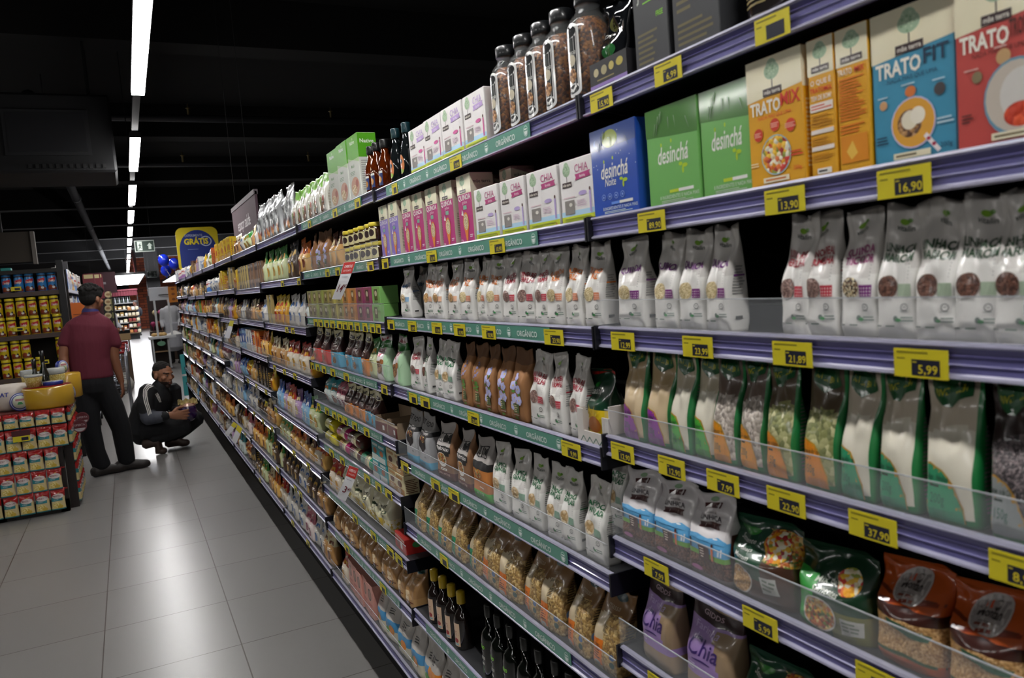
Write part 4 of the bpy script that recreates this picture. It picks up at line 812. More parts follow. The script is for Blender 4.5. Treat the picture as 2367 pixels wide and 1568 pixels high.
# --- bay A (nearest)
row('A', 0, 'tray', [(1372, 1440)], jit=0, wfit=False); row('A', 0, 'blk', [(1378, 1432)], dx=.03, dz=.0035, jit=2, wfit=False)
row('A', 0, 'dkj', [(1468, 1545)], jit=2); row('A', 0, 'dkg', [(1560, 1665)], jit=2); row('A', 0, 'can', [(1690, 1815)], jit=0)
row('A', 1, 'dblue', [(1374, 1480)], jit=1); row('A', 1, 'dgreen', [(1500, 1618), (1622, 1738)], jit=1, hs=1)
row('A', 1, 'tmix', [(1736, 1862)], jit=1); row('A', 1, 'tnar1', [(1873, 1932)], jit=0); row('A', 1, 'tnar2', [(1936, 2009)], jit=0); row('A', 1, 'tfit', [(2014, 2207)], jit=1); row('A', 1, 'tred', [(2212, 2420)], jit=1)
row('A', 2, 'vpu', [(1428, 1486), (1502, 1560), (1566, 1622), (1630, 1680)]); back('A', 2, 'vpu', [.95], .05)
row('A', 2, 'vrd', [(1815, 1852), (1858, 1925)], jit=9); row('A', 2, 'vtr', [(1935, 2022)], jit=3)
row('A', 2, 'vli', [(2026, 2104), (2116, 2203), (2210, 2300), (2302, 2400)], jit=4)
row('A', 3, 'rpu', [(1437, 1487), (1492, 1543)]); row('A', 3, 'rgr', [(1549, 1590), (1600, 1642)]); row('A', 3, 'rsu', [(1643, 1692), (1703, 1752)])
row('A', 3, 'rpk', [(1765, 1836), (1845, 1932)], jit=3); row('A', 3, 'rco', [(1935, 2010), (2024, 2108), (2118, 2262)], jit=3); row('A', 3, 'rch', [(2275, 2400)], jit=2)
row('A', 4, 'vta', [(1404, 1432)], dx=.02, jit=2); row('A', 4, 'linh', [(1432, 1508), (1505, 1593), (1588, 1682)], jit=3); row('A', 4, 'semb', [(1678, 1830)], jit=3); row('A', 4, 'semg', [(1828, 2002)], jit=4); row('A', 4, 'mont', [(2000, 2165), (2165, 2360)], jit=3); row('A', 4, 'mont', [(2365, 2600)], jit=3)
row('A', 5, 'chiab', [(1475, 1552), (1568, 1690)], jit=3); row('A', 5, 'semb', [(1700, 1870)], jit=3); row('A', 5, 'semg', [(1885, 2060)], jit=3); row('A', 5, 'rch', [(2090, 2200)], jit=3)
# --- bay B
row('B', 0, 'bgrn', [(897, 917), (917, 940)], jit=0, wfit=False); row('B', 0, 'bgrn', [(938, 958)], jit=0, dx=.06, wfit=False)
row('B', 0, 'bamb', [(868, 888)], jit=0, wfit=False)
row('B', 0, 'chial', [(948, 984), (985, 1024), (1026, 1072), (1075, 1123)], jit=1, hs=1.05)
row('B', 0, 'gran', [(1128, 1164), (1166, 1204), (1206, 1245), (1248, 1288), (1300, 1358)], jit=3, wfit=False)
row('B', 1, 'quinpu', [(882, 903), (906, 928)], jit=0); row('B', 1, 'quinpk', [(936, 956), (958, 980), (985, 1017), (1019, 1052), (1064, 1098)], jit=0)
row('B', 1, 'chiap', [(1102, 1156), (1160, 1214), (1220, 1290), (1298, 1372)], jit=1); back('B', 1, 'quinpk', [1.50, 1.62], .06)
row('B', 2, 'vam', [(918, 952)]); row('B', 2, 'vam', [(955, 980)], dx=.05); row('B', 2, 'vor', [(980, 1001), (998, 1027), (1030, 1062)]); row('B', 2, 'vpo', [(1062, 1095), (1098, 1122), (1118, 1157)])
row('B', 2, 'vrd', [(1163, 1195), (1198, 1237), (1239, 1268)]); row('B', 2, 'vpo', [(1264, 1302), (1306, 1345), (1350, 1392)])
row('B', 3, 'vrd', [(948, 972)]); row('B', 3, 'vli', [(972, 990)], jit=20); row('B', 3, 'vta', [(1004, 1022), (1022, 1049)]); row('B', 3, 'flg', [(1066, 1088), (1090, 1114)]); row('B', 3, 'flb', [(1116, 1142), (1150, 1178), (1178, 1214)])
row('B', 3, 'vrd', [(1218, 1262), (1270, 1304), (1313, 1344)]); 
row('B', 3, 'carton', [(1348, 1398)], jit=0, dx=-.004, wfit=False); row('B', 3, 'sunb', [(1350, 1397)], jit=10, dx=.018, dz=.0035, wfit=False)
row('B', 4, 'fitb', [(936, 962), (962, 995)]); row('B', 4, 'fita', [(1000, 1052), (1052, 1085)], hs=.97); row('B', 4, 'fitg', [(1094, 1128)], hs=.97)
row('B', 4, 'vta', [(1133, 1174), (1180, 1217), (1217, 1250), (1264, 1300), (1296, 1332), (1342, 1396)])
row('B', 5, 'pag', [(950, 975), (978, 1003), (1008, 1035), (1038, 1068), (1078, 1104)], jit=8); row('B', 5, 'pao', [(1108, 1150), (1153, 1196), (1199, 1243), (1247, 1292), (1302, 1355), (1362, 1420)], jit=8)
row('B', 6, 'byel', [(984, 1003), (1003, 1022), (1024, 1042), (1042, 1062)], jit=3, wfit=False, hs=.95)
row('B', 6, 'boil', [(1105, 1128), (1130, 1155), (1158, 1184), (1190, 1216), (1222, 1250), (1256, 1284), (1290, 1318), (1326, 1356), (1366, 1398)], jit=6, wfit=False, hs=.98)
yB0, yB1 = yb('B')
def rowy(bay, s, codes, n, y0=None, y1=None, jit=6, tier=1, hs=1.0, fit=False, dx=0.0, hmax=None):
    a, c = yb(bay); a = (a if y0 is None else y0)+.02; c = (c if y1 is None else y1)-.02; zz = shelfz(bay, s)
    for i in range(n):
        code = codes[i*len(codes)//n] if isinstance(codes, (list, tuple)) else codes
        k = KD[code]; yy = c-(c-a)*(i+.5)/n; sx = min(1.15, max(.5, (c-a)/n*.95/k['w'])); h_ = hs
        if hmax: h_ = min(hs, hmax/k['h'])
        for t in range(tier): put(code, XP+dx+R.uniform(0, .012), yy, zz+t*(k['h']*h_+.001), radians(R.uniform(-jit, jit)), (sx, 1, h_), where=(bay, s))
rowy('B', 7, ['floo', 'flob', 'floo', 'flob'], 10)
rowy('A', 6, ['pao'], 9, y0=.1); rowy('A', 7, ['boil'], 9, y0=.1, hs=.9)
# --- bay C
row('C', 0, 'grang', [(686, 697), (698, 710), (711, 723), (725, 738), (739, 756)], jit=2)
row('C', 0, 'natv', [(764, 786), (788, 810), (811, 835)], jit=1); row('C', 0, 'bamb', [(840, 852), (853, 866)], jit=0, wfit=False)
row('C', 1, 'g5_1', [(692, 712)]); row('C', 1, 'flb', [(716, 728), (732, 742), (746, 757)], jit=10); row('C', 1, 'g4_1', [(760, 769), (772, 783)])
rown('C', 1, 'jar', 790, 865, 6, tier=2, jit=0, fit=False)
rown('C', 2, 'wk', 712, 760, 4, tier=2, jit=0, hs=.95); rown('C', 2, 'wy', 760, 795, 2, tier=2, jit=0, hs=.95); rown('C', 2, 'wo', 795, 822, 2, tier=2, jit=0, hs=.95); rown('C', 2, 'wp', 822, 862, 2, tier=2, jit=0, hs=.95); rown('C', 2, 'wg', 862, 882, 1, tier=2, jit=0, hs=.95)
row('C', 3, 'cor', [(722, 740), (741, 758)]); row('C', 3, 'cop', [(748, 764)], dx=.03); row('C', 3, 'cob', [(765, 785), (795, 810), (812, 832)]); row('C', 3, 'coo', [(835, 848)]); row('C', 3, 'g6_1', [(849, 866)]); row('C', 3, 'jas', [(868, 893), (897, 934)], jit=12, wfit=False)
rown('C', 4, 'g10_2', 748, 775, 2, jit=10); rown('C', 4, 'g11_2', 775, 795, 2, jit=10); rown('C', 4, 'coo', 795, 840, 3, hs=.8, jit=8); rown('C', 4, 'cob', 840, 868, 2, hs=.8, jit=14); rown('C', 4, 'brbox', 870, 918, 2, jit=10)
row('C', 5, 'ry', [(748, 775)], jit=2, wfit=False, tier=2); row('C', 5, 'rm', [(780, 805)], jit=2, wfit=False, tier=2); row('C', 5, 'rn', [(806, 832)], jit=2, wfit=False, tier=2); row('C', 5, 'rt', [(834, 858)], jit=2, wfit=False, tier=1); rown('C', 5, 'g10_0', 862, 895, 2, hs=.5, tier=2, jit=0); rown('C', 5, 'g3_0', 895, 935, 2, hs=.5, tier=2, jit=0)
rown('C', 6, 'g1_1', 760, 785, 2, jit=5); rown('C', 6, 'pop', 785, 895, 6, jit=12, hs=.9); row('C', 6, 'redbox', [(905, 940)], jit=6, wfit=False)
rown('C', 7, 'bread', 768, 958, 11, jit=8, hs=.92)
rown('C', 8, 'g1_1', 785, 805, 1, hs=.95); rown('C', 8, 'pinkb', 806, 865, 5, jit=3); rown('C', 8, 'flob', 865, 1010, 5, jit=8)
# --- bay D
rowy('D', 0, ['grang', 'silv', 'silv', 'silv', 'silv', 'silv', 'silv', 'silv'][::-1], 8, jit=6)
rowy('D', 1, ['g6_1', 'g6_1', 'g6_1', 'g6_1', 'g6_1', 'g9_1', 'g9_1', 'g5_1'], 8, hs=1.3)
rowy('D', 2, ['slim', 'slim', 'g0_1', 'g0_1', 'g0_1', 'g2_1', 'g2_1', 'g2_1', 'g10_1'], 9, hs=1.15)
rowy('D', 3, ['g3_1', 'g3_1', 'g3_1', 'g1_1', 'g1_1', 'g1_1', 'g0_1'], 9, hs=1.1)
rowy('D', 4, ['g7_1', 'g8_1', 'g1_1', 'g8_1', 'g7_1', 'g6_1', 'g6_1'], 10, hs=1.15)
rowy('D', 5, ['g6_1', 'g6_1', 'g5_1', 'g5_1', 'g4_1', 'g1_1', 'g5_1'], 10, hs=.85)
rowy('D', 6, ['g9_1', 'g9_1', 'g2_1', 'g9_1', 'g3_1'], 10, hs=.98)
rowy('D', 7, ['g2_1', 'g2_1', 'g11_1', 'g2_1', 'g3_1'], 11, hs=1.1)
# --- bay E
rowy('E', 0, ['g3_1', 'g2_2', 'g6_2', 'g3_1', 'g2_1'], 7)
rowy('E', 1, ['g0_0', 'slim', 'slim', 'slim', 'slimb', 'slimb', 'slimb', 'slimb'], 24, jit=1, hs=1.1)
rowy('E', 2, ['g2_1', 'g9_1', 'g3_1', 'g4_2', 'g2_1'], 9)
rowy('E', 3, ['g7_0', 'g2_0', 'g1_0', 'g5_0', 'g5_1', 'g0_1'], 10, hs=1.1)
rowy('E', 4, ['g0_2', 'g4_1', 'g9_0', 'g9_0', 'g0_1'], 9)
rowy('E', 5, ['g2_1', 'g2_1', 'g9_2', 'g9_2', 'g3_1', 'g5_1'], 9, hs=1.05)
rowy('E', 6, ['g5_1', 'g5_1', 'g6_1', 'g9_1', 'g6_1'], 9, hs=1.1)
rowy('E', 7, ['g9_1', 'g6_1', 'g3_1', 'g5_1', 'g1_1'], 10, hs=1)
# --- farther bays
for bay in 'FGHIJK':
    rr = random.Random(ord(bay))
    lv = LEV[bay]+[BASE]
    for s in range(8):
        gap = .2 if s == 0 else lv[s-1]-lv[s]-.05
        a, c = yb(bay)
        pos = a+.02
        if bay == 'F' and s == 0: codes = ['g0_0', 'g0_0', 'g3_1']
        elif bay == 'G' and s == 1: codes = ['tubb', 'g2_0', 'g2_2']
        elif bay in 'JK' and s == 0: codes = ['tubw', 'tubw', 'g2_0']
        elif bay == 'F' and s == 1: codes = ['g0_1', 'g0_0', 'slim']
        else: codes = None
        while pos < c-.06:
            code = rr.choice(codes) if codes else 'g%d_%d' % (rr.choice([0, 1, 2, 2, 2, 3, 3, 4, 4, 5, 5, 6, 7, 8, 9, 9, 10, 11]), rr.choice([0, 1, 1, 2]))
            k = KD[code]; nrep = rr.choice([2, 3])
            for _ in range(nrep):
                if pos+k['w']+.03 > c: break
                put(code, XP+rr.uniform(0, .02), pos+k['w']/2+.01, shelfz(bay, s), radians(rr.uniform(-8, 8)), (1.1 if k['w'] > .04 else 1, 1, min(gap/k['h'], rr.uniform(.95, 1.25))), where=(bay, s))
                pos += k['w']*1.1+.012
            else: continue
            pos += .03
# ---------------------------------------------------------------- price tags and strips on the rails
tagy = mat('d6c722', .45, 0, .2); navy = mat('1a1d2e', .4); digit = mat('e0cc2a', .5); stript = mat('5a9482', .35, 0, .3); wht = mat('dfe8e4', .5)
def S_rail(x, yc, z0, w, h):
    # u left->right for a viewer in the aisle = +Y to -Y
    def S(u, v, e): return (x-e, yc-(u-.5)*w, z0+v*h)
    return S
tags = []
def tag(bay, s, l, r, price, big=1.0, above=0.003, slant=0):
    zt = (LEV[bay]+[BASE])[s]; X = XF+.0025
    ya, yb_ = YofPx(l, X, zt-.02), YofPx(r, X, zt-.02); w = ya-yb_; w = min(.072, max(.045, w)); h = .0285; yc = (ya+yb_)/2
    b = MB(); 
    z0 = zt-.0365
    b.box((X-.0005, -w/2, 0), (X+.0005, w/2, h), tagy)
    b.v = [(x-X, y, z) for x, y, z in b.v]
    def S(u, v, e): return (-.0005-e, -(u-.5)*w, v*h)
    b.art(S, w, h, [('l', .06, .8, .95, .95, 1, '8a8018'), ('l', .06, .6, .3, .72, 1, '8a8018')], 'card')
    o = obj('price_tag', b, loc=(X, yc, z0)); o.rotation_euler = (radians(slant), 0, 0); o['category'] = 'price tag'
    d = MB(); 
    d.add([S(.34, .08, .0002), S(.86, .08, .0002), S(.86, .64, .0002), S(.34, .64, .0002)], [(0, 1, 2, 3)], navy)
    if price: d.art(S, w, h, [('t', .64, .16, .3, price, 'e0cc2a', 0, .01, .42), ('l', .36, .5, .46, .6, 1, 'c8b82a')], 'card', e0=.0004)
    obj('price_panel', d, o); tags.append((o, price, bay, s, yc))
for a in [('A', 0, 1365, 1415, '15,90'), ('A', 0, 1513, 1575, '6,99'), ('A', 0, 1745, 1825, ''), ('A', 1, 1475, 1537, '89,90'), ('A', 1, 1768, 1860, '13,90'), ('A', 1, 2028, 2152, '16,90'),
          ('A', 2, 1413, 1466, '12,99'), ('A', 2, 1578, 1647, '23,99'), ('A', 2, 1786, 1877, '21,89'), ('A', 2, 2067, 2192, '5,99'),
          ('A', 3, 1413, 1465, '12,90'), ('A', 3, 1522, 1583, '12,90'), ('A', 3, 1634, 1708, '7,99'), ('A', 3, 1773, 1861, '22,90'), ('A', 3, 1962, 2073, '37,90'), ('A', 3, 2286, 2420, '8,99'),
          ('A', 4, 1489, 1545, '7,99'), ('A', 4, 1717, 1797, '5,99'), ('A', 4, 1978, 2090, '7,99'), ('A', 5, 1498, 1560, '8,99'),
          ('B', 0, 1040, 1066, '19,90'), ('B', 0, 906, 918, ''), ('B', 1, 883, 897, ''), ('B', 1, 986, 1009, '16,90'), ('B', 1, 1132, 1166, '10,90'),
          ('B', 2, 896, 911, ''), ('B', 2, 943, 962, '10,90'), ('B', 2, 998, 1021, '11,90'), ('B', 2, 1049, 1075, '10,90'), ('B', 2, 1114, 1145, '10,90'), ('B', 2, 1258, 1302, '23,90'),
          ('B', 3, 946, 964, ''), ('B', 3, 972, 993, ''), ('B', 3, 1081, 1107, '23,90'), ('B', 3, 1298, 1342, '9,99'), ('B', 4, 927, 944, ''), ('B', 4, 997, 1017, ''), ('B', 4, 1037, 1061, ''), ('B', 5, 1017, 1035, ''), ('B', 6, 1228, 1262, '8,90'), ('B', 7, 1038, 1060, ''),
          ('C', 0, 712, 718, ''), ('C', 0, 769, 779, ''), ('C', 0, 820, 832, ''), ('C', 1, 752, 761, ''), ('C', 1, 775, 785, ''), ('C', 1, 849, 863, ''),
          ('C', 3, 718, 725, ''), ('C', 3, 730, 738, ''), ('C', 3, 744, 753, ''), ('C', 3, 764, 774, ''), ('C', 3, 794, 806, ''), ('C', 3, 881, 895, ''), ('C', 4, 733, 740, ''), ('C', 4, 751, 760, ''), ('C', 4, 768, 777, ''), ('C', 4, 781, 791, ''), ('C', 4, 793, 803, ''), ('C', 4, 814, 825, ''), ('C', 4, 841, 853, ''),
          ('C', 5, 761, 771, ''), ('C', 5, 786, 796, ''), ('C', 5, 842, 855, ''), ('C', 5, 868, 881, ''), ('C', 5, 890, 906, ''), ('C', 6, 815, 826, ''), ('C', 6, 857, 869, ''), ('C', 6, 894, 910, ''), ('C', 6, 914, 930, ''), ('C', 7, 795, 808, ''), ('C', 7, 878, 892, '')]:
    tag(*a)
for i, x in enumerate([729, 740, 754, 768, 784, 797, 810, 825, 843, 860, 874]): tag('C', 2, x-5, x+6, '')
for x, s in [(690, 1), (652, 1), (662, 2), (676, 2), (634, 3), (657, 3), (681, 3), (615, 4), (637, 4), (620, 5), (679, 5), (712, 5), (682, 6), (694, 6), (676, 7), (641, 6), (711, 7)]: tag('D', s, x-3, x+4, '')
for x, s in [(572, 4), (592, 4), (614, 4), (587, 5), (607, 5), (628, 5), (566, 6), (600, 7)]: tag('E', s, x-3, x+4, '')
strips = []
def strip(bay, s, l, r, n, vis=True):
    zt = (LEV[bay]+[BASE])[s]; X = XF+.0055
    ya, yb_ = YofPx(l, X, zt-.02), YofPx(r, X, zt-.02); a0, a1 = yb('%s' % bay); ya = min(ya, a1-.01); w = ya-yb_; h = .026; yc = (ya+yb_)/2
    def S(u, v, e): return (-.0005-e, -(u-.5)*w, v*h)
    b = MB(); b.box((-.0006, -w/2, 0), (.0004, w/2, h), stript)
    it = []
    for i in range(n):
        c = (i+.42)/n; it.append(('t', c, .24, .42, 'ORGÂNICO', 'dfe8e4', 0, .015, .72/n))
        e = (i+.92)/n; rw = .009/w
        it += [('e', e, .5, rw, .38, 'b4d0c6'), ('e', e, .5, rw*.85, .31, '4c8f7c'), ('p', [(e-rw*.75, .5), (e+rw*.75, .5), (e+rw*.5, .28), (e, .2), (e-rw*.5, .28)], 'dfe8e4'), ('r', e-rw*.6, .58, e+rw*.6, .68, 'dfe8e4')]
    b.art(S, w, h, it, 'card', e0=.0002, de=.00004)
    b.v = [(x, y, z) for x, y, z in b.v]
    o = obj('organic_section_strip', b, loc=(X, yc, zt-.0315)); o['category'] = 'shelf strip'; strips.append((o, bay, s, yc))
for a in [('B', 0, 893, 1225, 5), ('B', 1, 903, 1243, 5), ('B', 2, 908, 1272, 6), ('B', 3, 942, 1302, 5), ('B', 4, 951, 1312, 5), ('B', 5, 965, 1320, 5), ('B', 6, 985, 1390, 5), ('C', 0, 697, 835, 5), ('C', 1, 703, 852, 6), ('C', 2, 712, 868, 6), ('C', 3, 727, 872, 7), ('C', 4, 735, 884, 7), ('C', 5, 750, 890, 7), ('C', 6, 762, 900, 7), ('C', 7, 775, 925, 6)]: strip(*a)
# promotional flags clipped to the rails
def flag(pts, Y, top, price, lab, reds='b8322c', small=False):
    """pts: tl,tr,br,bl of the hanging sheet in the plane across the aisle at distance Y"""
    Y = atX(pts[1][0], pts[1][1], XF-.003).y
    P = [atY(p[0], p[1], Y) for p in pts]; tl, tr, br, bl = P
    def S(u, v, e):
        a = tl.lerp(tr, u); c = bl.lerp(br, u); q = c.lerp(a, v); return (q.x, q.y-e-.02*sin(pi*v)*.5, q.z)
    b = MB(); nv = 8
    for sgn in (0, .001):
        vs = [S(u, j/nv, -sgn) for j in range(nv+1) for u in (0, 1)]
        for j in range(nv): b.add([vs[2*j], vs[2*j+1], vs[2*j+3], vs[2*j+2]], [(0, 1, 2, 3)] if not sgn else [(3, 2, 1, 0)], mat('dcdce0', .4))
    w = (tr-tl).length; h = (tl-bl).length
    it = [('r', 0, .68, 1, .995, reds)]
    if top: it += [('t', .5, .84, .075, top, 'f0e8e8', 0, .01, .7), ('t', .5, .74, .05, 'DO FOLHETO', 'f0d8d8', 0, 0, .7), ('l', .15, .58, .85, .62, 1, 'a8a8b0')]
    if price: it += [('t', .42, .2, .2, price.split(',')[0], '6e1f2c', .1, .01, .5), ('t', .78, .3, .1, ','+price.split(',')[1], '6e1f2c', .1, .01, .36)]
    b.art(S, w, h, it, 'card', e0=.0008, de=.0003)
    obj('promotion_flag', b, label=lab, cat='price flag')
flag([(795, 607), (822, 604), (788, 693), (767, 692)], 2.60, 'OFERTAS', '14,90', 'white and red OFERTAS flag with price 14,90 on second shelf')
flag([(807, 1076), (829, 1083), (798, 1160), (779, 1147)], 2.62, 'OFERTAS', '3,49', 'white and red OFERTAS flag with price 3,49 on lower shelf')
flag([(532, 741), (541, 742), (530, 783), (518, 780)], 5.75, '', '', 'small pale flag with yellow top hanging at the fifth bay', 'b8b03a')
flag([(549, 981), (560, 991), (545, 1028), (536, 1018)], 5.1, '', '', 'small white flag with yellow top low on the fifth bay', 'd8c83a')
flag([(540, 975), (549, 981), (526, 1010), (519, 1002)], 5.3, '', '', 'small white flag leaning at the lower fifth bay', 'd8c83a')
# hanging category sign
y1_, y0_ = 7.05, 5.75
S_sg = lambda u, v, e: (.895-e, y1_-u*(y1_-y0_), 1.92+v*.38)
q = MB(); q.bbox((.895, y0_, 1.92), (.915, y1_, 2.30), mat('54424a', .8), .003)
S = lambda u, v, e: (.895-e, y1_-u*(y1_-y0_), 1.92+v*.38)
q.art(S_sg, 1.3, .38, [('t', .5, .45, .24, 'espaço saúde', 'd8d0d4', 0, .005, .68)], 'card', e0=.001); sg = obj('category_sign', q, label='mauve hanging sign reading espaço saúde above the right shelves', cat='sign')
q = MB(); q.box((.89, y0_, 2.275), (.92, y1_, 2.31), mat('6a6266', .7)); obj('top_bar', q, sg)
for y in (y0_+.25, y1_-.2):
    q = MB(); q.tube([(.905, y, 2.31), (.905, y, 4.3)], .002, mat('2a2a2c', .8), 6); obj('suspension_wire', q, sg)
# experiment free sign and balloons at the far end of the gondola
yS = 13.3
c0 = atY(412, 600, yS); c1 = atY(498, 527, yS); x0, x1, zt, zb = c0.x, c1.x+.02, 2.70, 2.0
def rr_outline(x0, x1, z0, z1, r, n=6):
    pts = []
    for (cx, cz, a0) in ((x1-r, z1-r, 0), (x0+r, z1-r, 90), (x0+r, z0+r, 180), (x1-r, z0+r, 270)):
        for k in range(n+1): a = radians(a0+90*k/n); pts.append((cx+r*cos(a), cz+r*sin(a)))
    return pts
q = MB(); q.plate([(x, yS, z) for x, z in rr_outline(x0, x1, zb, zt, .1)], (0, 1, 0), .04, mat('cdb81c', .4))
gs = obj('promotion_sign', q, label='yellow and blue rounded sign reading GRÁTIS behind the shelving', cat='sign')
S = lambda u, v, e: (x0+u*(x1-x0), yS-e, zb+v*(zt-zb)); q = MB(); ww, hh = x1-x0, zt-zb
arc = [(.5+.44*cos(radians(t)), .5+.44*sin(radians(t))) for t in range(0, 181, 12)]
q.art(S, ww, hh, [('p', [(.94, .5), (.94, .12), (.85, .0), (.15, .0), (.06, .12), (.06, .5)][::-1]+arc[::-1], '1c2f78')], 'card', e0=.002)
q.art(S, ww, hh, [('t', .42, .79, .055, 'EXPERIMENTE', 'a8b0c8', 0, .005, .42), ('e', .7, .68, .14, .115, 'b8c4dc'), ('e', .7, .68, .115, .095, '1c2f78'), ('t', .47, .62, .125, 'GRÁTIS', 'd8c31e', 0, .04, .58), ('l', .25, .49, .6, .52, 1, '6a78a8')], 'card', e0=.004, de=.0006)
obj('sign_face', q, gs)
q = MB(); q.box(((x0+x1)/2-.03, yS+.04, 0), ((x0+x1)/2+.03, yS+.08, 2.5), blackm); obj('post', q, gs)
def balloon(px, py, Y, r, lab):
    p = atY(px, py, Y); q = MB(); prof = []
    for k in range(15):
        t = k/14; a = pi*t; prof.append((max(.002, r*sin(a)*(1-.12*(1-t))), -r*1.08*cos(a)))
    q.lathe(prof, mat('1c34c8', .2, 0, .6), 22); q.lathe([(.012, -r*1.08-.018), (.004, -r*1.08+.004)], mat('1c34c8', .2, 0, .6), 10)
    def S(u, v, e): a = (u-.5)*1.2; b_ = (v-.5)*1.2; return ((r+e)*sin(a)*cos(b_), -(r+e)*cos(a)*cos(b_), (r+e)*1.05*sin(b_))
    q.art(S, r*1.2, r*1.2, [('l', .3, .5, .75, .75, 3, '8a98e0')], 'card', e0=.002)
    o = obj('balloon', q, loc=p, label=lab, cat='balloon', group='blue balloons at the shelf end')
    s = MB(); s.tube([(0, 0, -r*1.1), (.02, .02, -r*1.6), ((.66-p.x), (12.7-p.y)*.9, 1.9-p.z)], .002, mat('a8a8b0', .5), 5); obj('string', s, o)
balloon(378, 602, 13.1, .088, 'blue balloon, upper left of the three'); balloon(402, 610, 13.5, .086, 'blue balloon on the right beside the yellow sign'); balloon(384, 626, 13.3, .086, 'lowest of the three blue balloons')
# exit signs
def exitsign(l, t, r, b, Y, lab, dim):
    a = atY(l, (t+b)/2, Y); c = atY(r, (t+b)/2, Y); w = c.x-a.x; h = (b-t)/FPX*Y*.98; zc = atY((l+r)/2, (t+b)/2, Y).z; z0 = zc-h/2; xc = (a.x+c.x)/2
    g = '3c443f' if not dim else '2a2e2c'; wcol = 'b8c4bc' if not dim else '6a706c'
    q = MB(); q.bbox((xc-w/2, Y, z0), (xc+w/2, Y+.03, z0+h), mat(wcol, .4), .003); o = obj('exit_sign', q, label=lab, cat='exit sign')
    S = lambda u, v, e: (xc-w/2+u*w, Y-e, z0+v*h); q = MB(); gr = '143024' if not dim else '14201a'
    q.art(S, w, h, [('r', .03, .06, .97, .94, gr), ('p', [(.14, .14), (.38, .14), (.38, .9), (.14, .9)], wcol), ('p', [(.76, .78), (.9, .52), (.83, .52), (.83, .22), (.69, .22), (.69, .52), (.62, .52)], wcol),
        ('e', .285, .75, .02, .05, gr), ('p', [(.23, .68), (.3, .66), (.29, .42), (.24, .42)], gr), ('p', [(.24, .44), (.28, .44), (.2, .2), (.16, .22)], gr), ('p', [(.25, .44), (.29, .44), (.34, .3), (.31, .28)], gr), ('p', [(.29, .64), (.35, .54), (.33, .5), (.28, .58)], gr), ('p', [(.24, .66), (.18, .56), (.2, .53), (.25, .6)], gr)], 'card', e0=.001)
    obj('pictogram', q, o)
    for x in (xc-w*.35, xc+w*.35):
        q = MB(); q.tube([(x, Y+.015, z0+h), (x, Y+.015, 4.3)], .003, blackm, 6); obj('suspension_wire', q, o)
exitsign(311, 557, 357, 581, 16, 'green and white emergency exit sign with running figure hanging over the aisle', 0)
exitsign(341, 627, 363, 641, 33, 'small dim exit sign hanging farther down the aisle', 1)
exitsign(346, 646, 362, 656, 45, 'faint third exit sign above the far end', 1)
# red aisle banner seen edge-on
YBN = 24; p0 = atY(302, 576, YBN); p1 = atY(309, 630, YBN)
q = MB(); q.plate([(p0.x, YBN, p0.z), (p0.x+.12, YBN+2.6, p0.z+.0), (p0.x+.12, YBN+2.6, p1.z+.06), (p0.x+.02, YBN, p1.z)], (1, 0, 0), .02, mat('8a2420', .5)); bn = obj('aisle_banner', q, label='narrow red hanging banner seen edge-on beside the lights', cat='banner')
q = MB(); q.box((p0.x+.005, YBN+.02, p0.z), (p0.x+.011, YBN+.03, 4.3), blackm); obj('suspension_wire', q, bn)

# ---------------------------------------------------------------- far end of the aisle
brown = mat('4a382c', .6); cream = mat('d8c8a0', .6)
def deli_case(name, x0, x1, y, d, zs, lab, cat, rowsf):
    root = bpy.data.objects.new(name, None); COL.objects.link(root); root.location = (0, 0, 0); root['label'] = lab; root['category'] = cat
    q = MB(); q.box((x0, y+d-.03, 0), (x1, y+d, zs[-1]+.1), mat('1a1614', .6)); q.box((x0, y, 0), (x0+.04, y+d-.03, zs[-1]+.1), mat('1a1614', .6)); q.box((x1-.04, y, 0), (x1, y+d-.03, zs[-1]+.1), mat('1a1614', .6)); obj('case', q, root)
    for z in zs:
        q = MB(); q.box((x0+.04, y, z-.04), (x1-.04, y+d-.03, z), mat('8a8a88', .4)); obj('shelf', q, root)
    return root
dr = deli_case('wall_shelving', -2.0, .55, 46, .6, [.25, .6, .95, 1.3, 1.65], 'back wall shelving full of packages under a maroon valance', 'shelving unit', None)
cnt = 0
for z in [.25, .6, .95, 1.3, 1.65]:
    x = -1.9
    while x < .42:
        c = R.choice(['a8642c', 'c8b890', '7a2a20', 'd8d0c0', '9a7a40', '5a3020']); w = R.uniform(.12, .2); q = MB(); q.bbox((0, 0, 0), (w, .2, R.uniform(.14, .24)), mat(c, .5), .02)
        q.box((w*.2, -.003, .04), (w*.8, .003, .1), mat('e0dcd0', .5))
        o = obj('food_package', q, loc=(x, 46.08, z)); o['category'] = 'food package'; o['label'] = 'tiny package on the shelves against the far back wall'; o['group'] = 'packages on the far wall shelves'; x += w+.05; cnt += 1
q = MB()
for i in range(40):
    x = -2.0+i*.065; q.box((x, 45.9+.03*(i % 2), 2.02), (x+.064, 45.93+.03*(i % 2), 2.32), mat('5e1c28', .8))
q.box((-2.05, 45.86, 2.3), (.62, 46.0, 2.36), mat('6a2430', .6)); va = obj('valance', q, label='maroon pleated valance above the far shelving', cat='valance')
for x in (-2.0, .58):
    q = MB(); q.box((x-.02, 45.94, 0), (x+.02, 45.98, 2.3), mat('1a1614', .6)); obj('post', q, va)
for i in range(13):
    q = MB(); q.lathe([(.035, 0), (.035, .16), (.012, .22), (.012, .3)], mat('b8bcc0' if i % 2 else '2a3a2c', .2, 0, .5), 10); o = obj('wine_bottle', q, loc=(-1.0+i*.1, 46.15, 1.65)); o['category'] = 'bottle'; o['label'] = 'tiny bottle on the top shelf against the far wall'; o['group'] = 'bottles on the far top shelf'
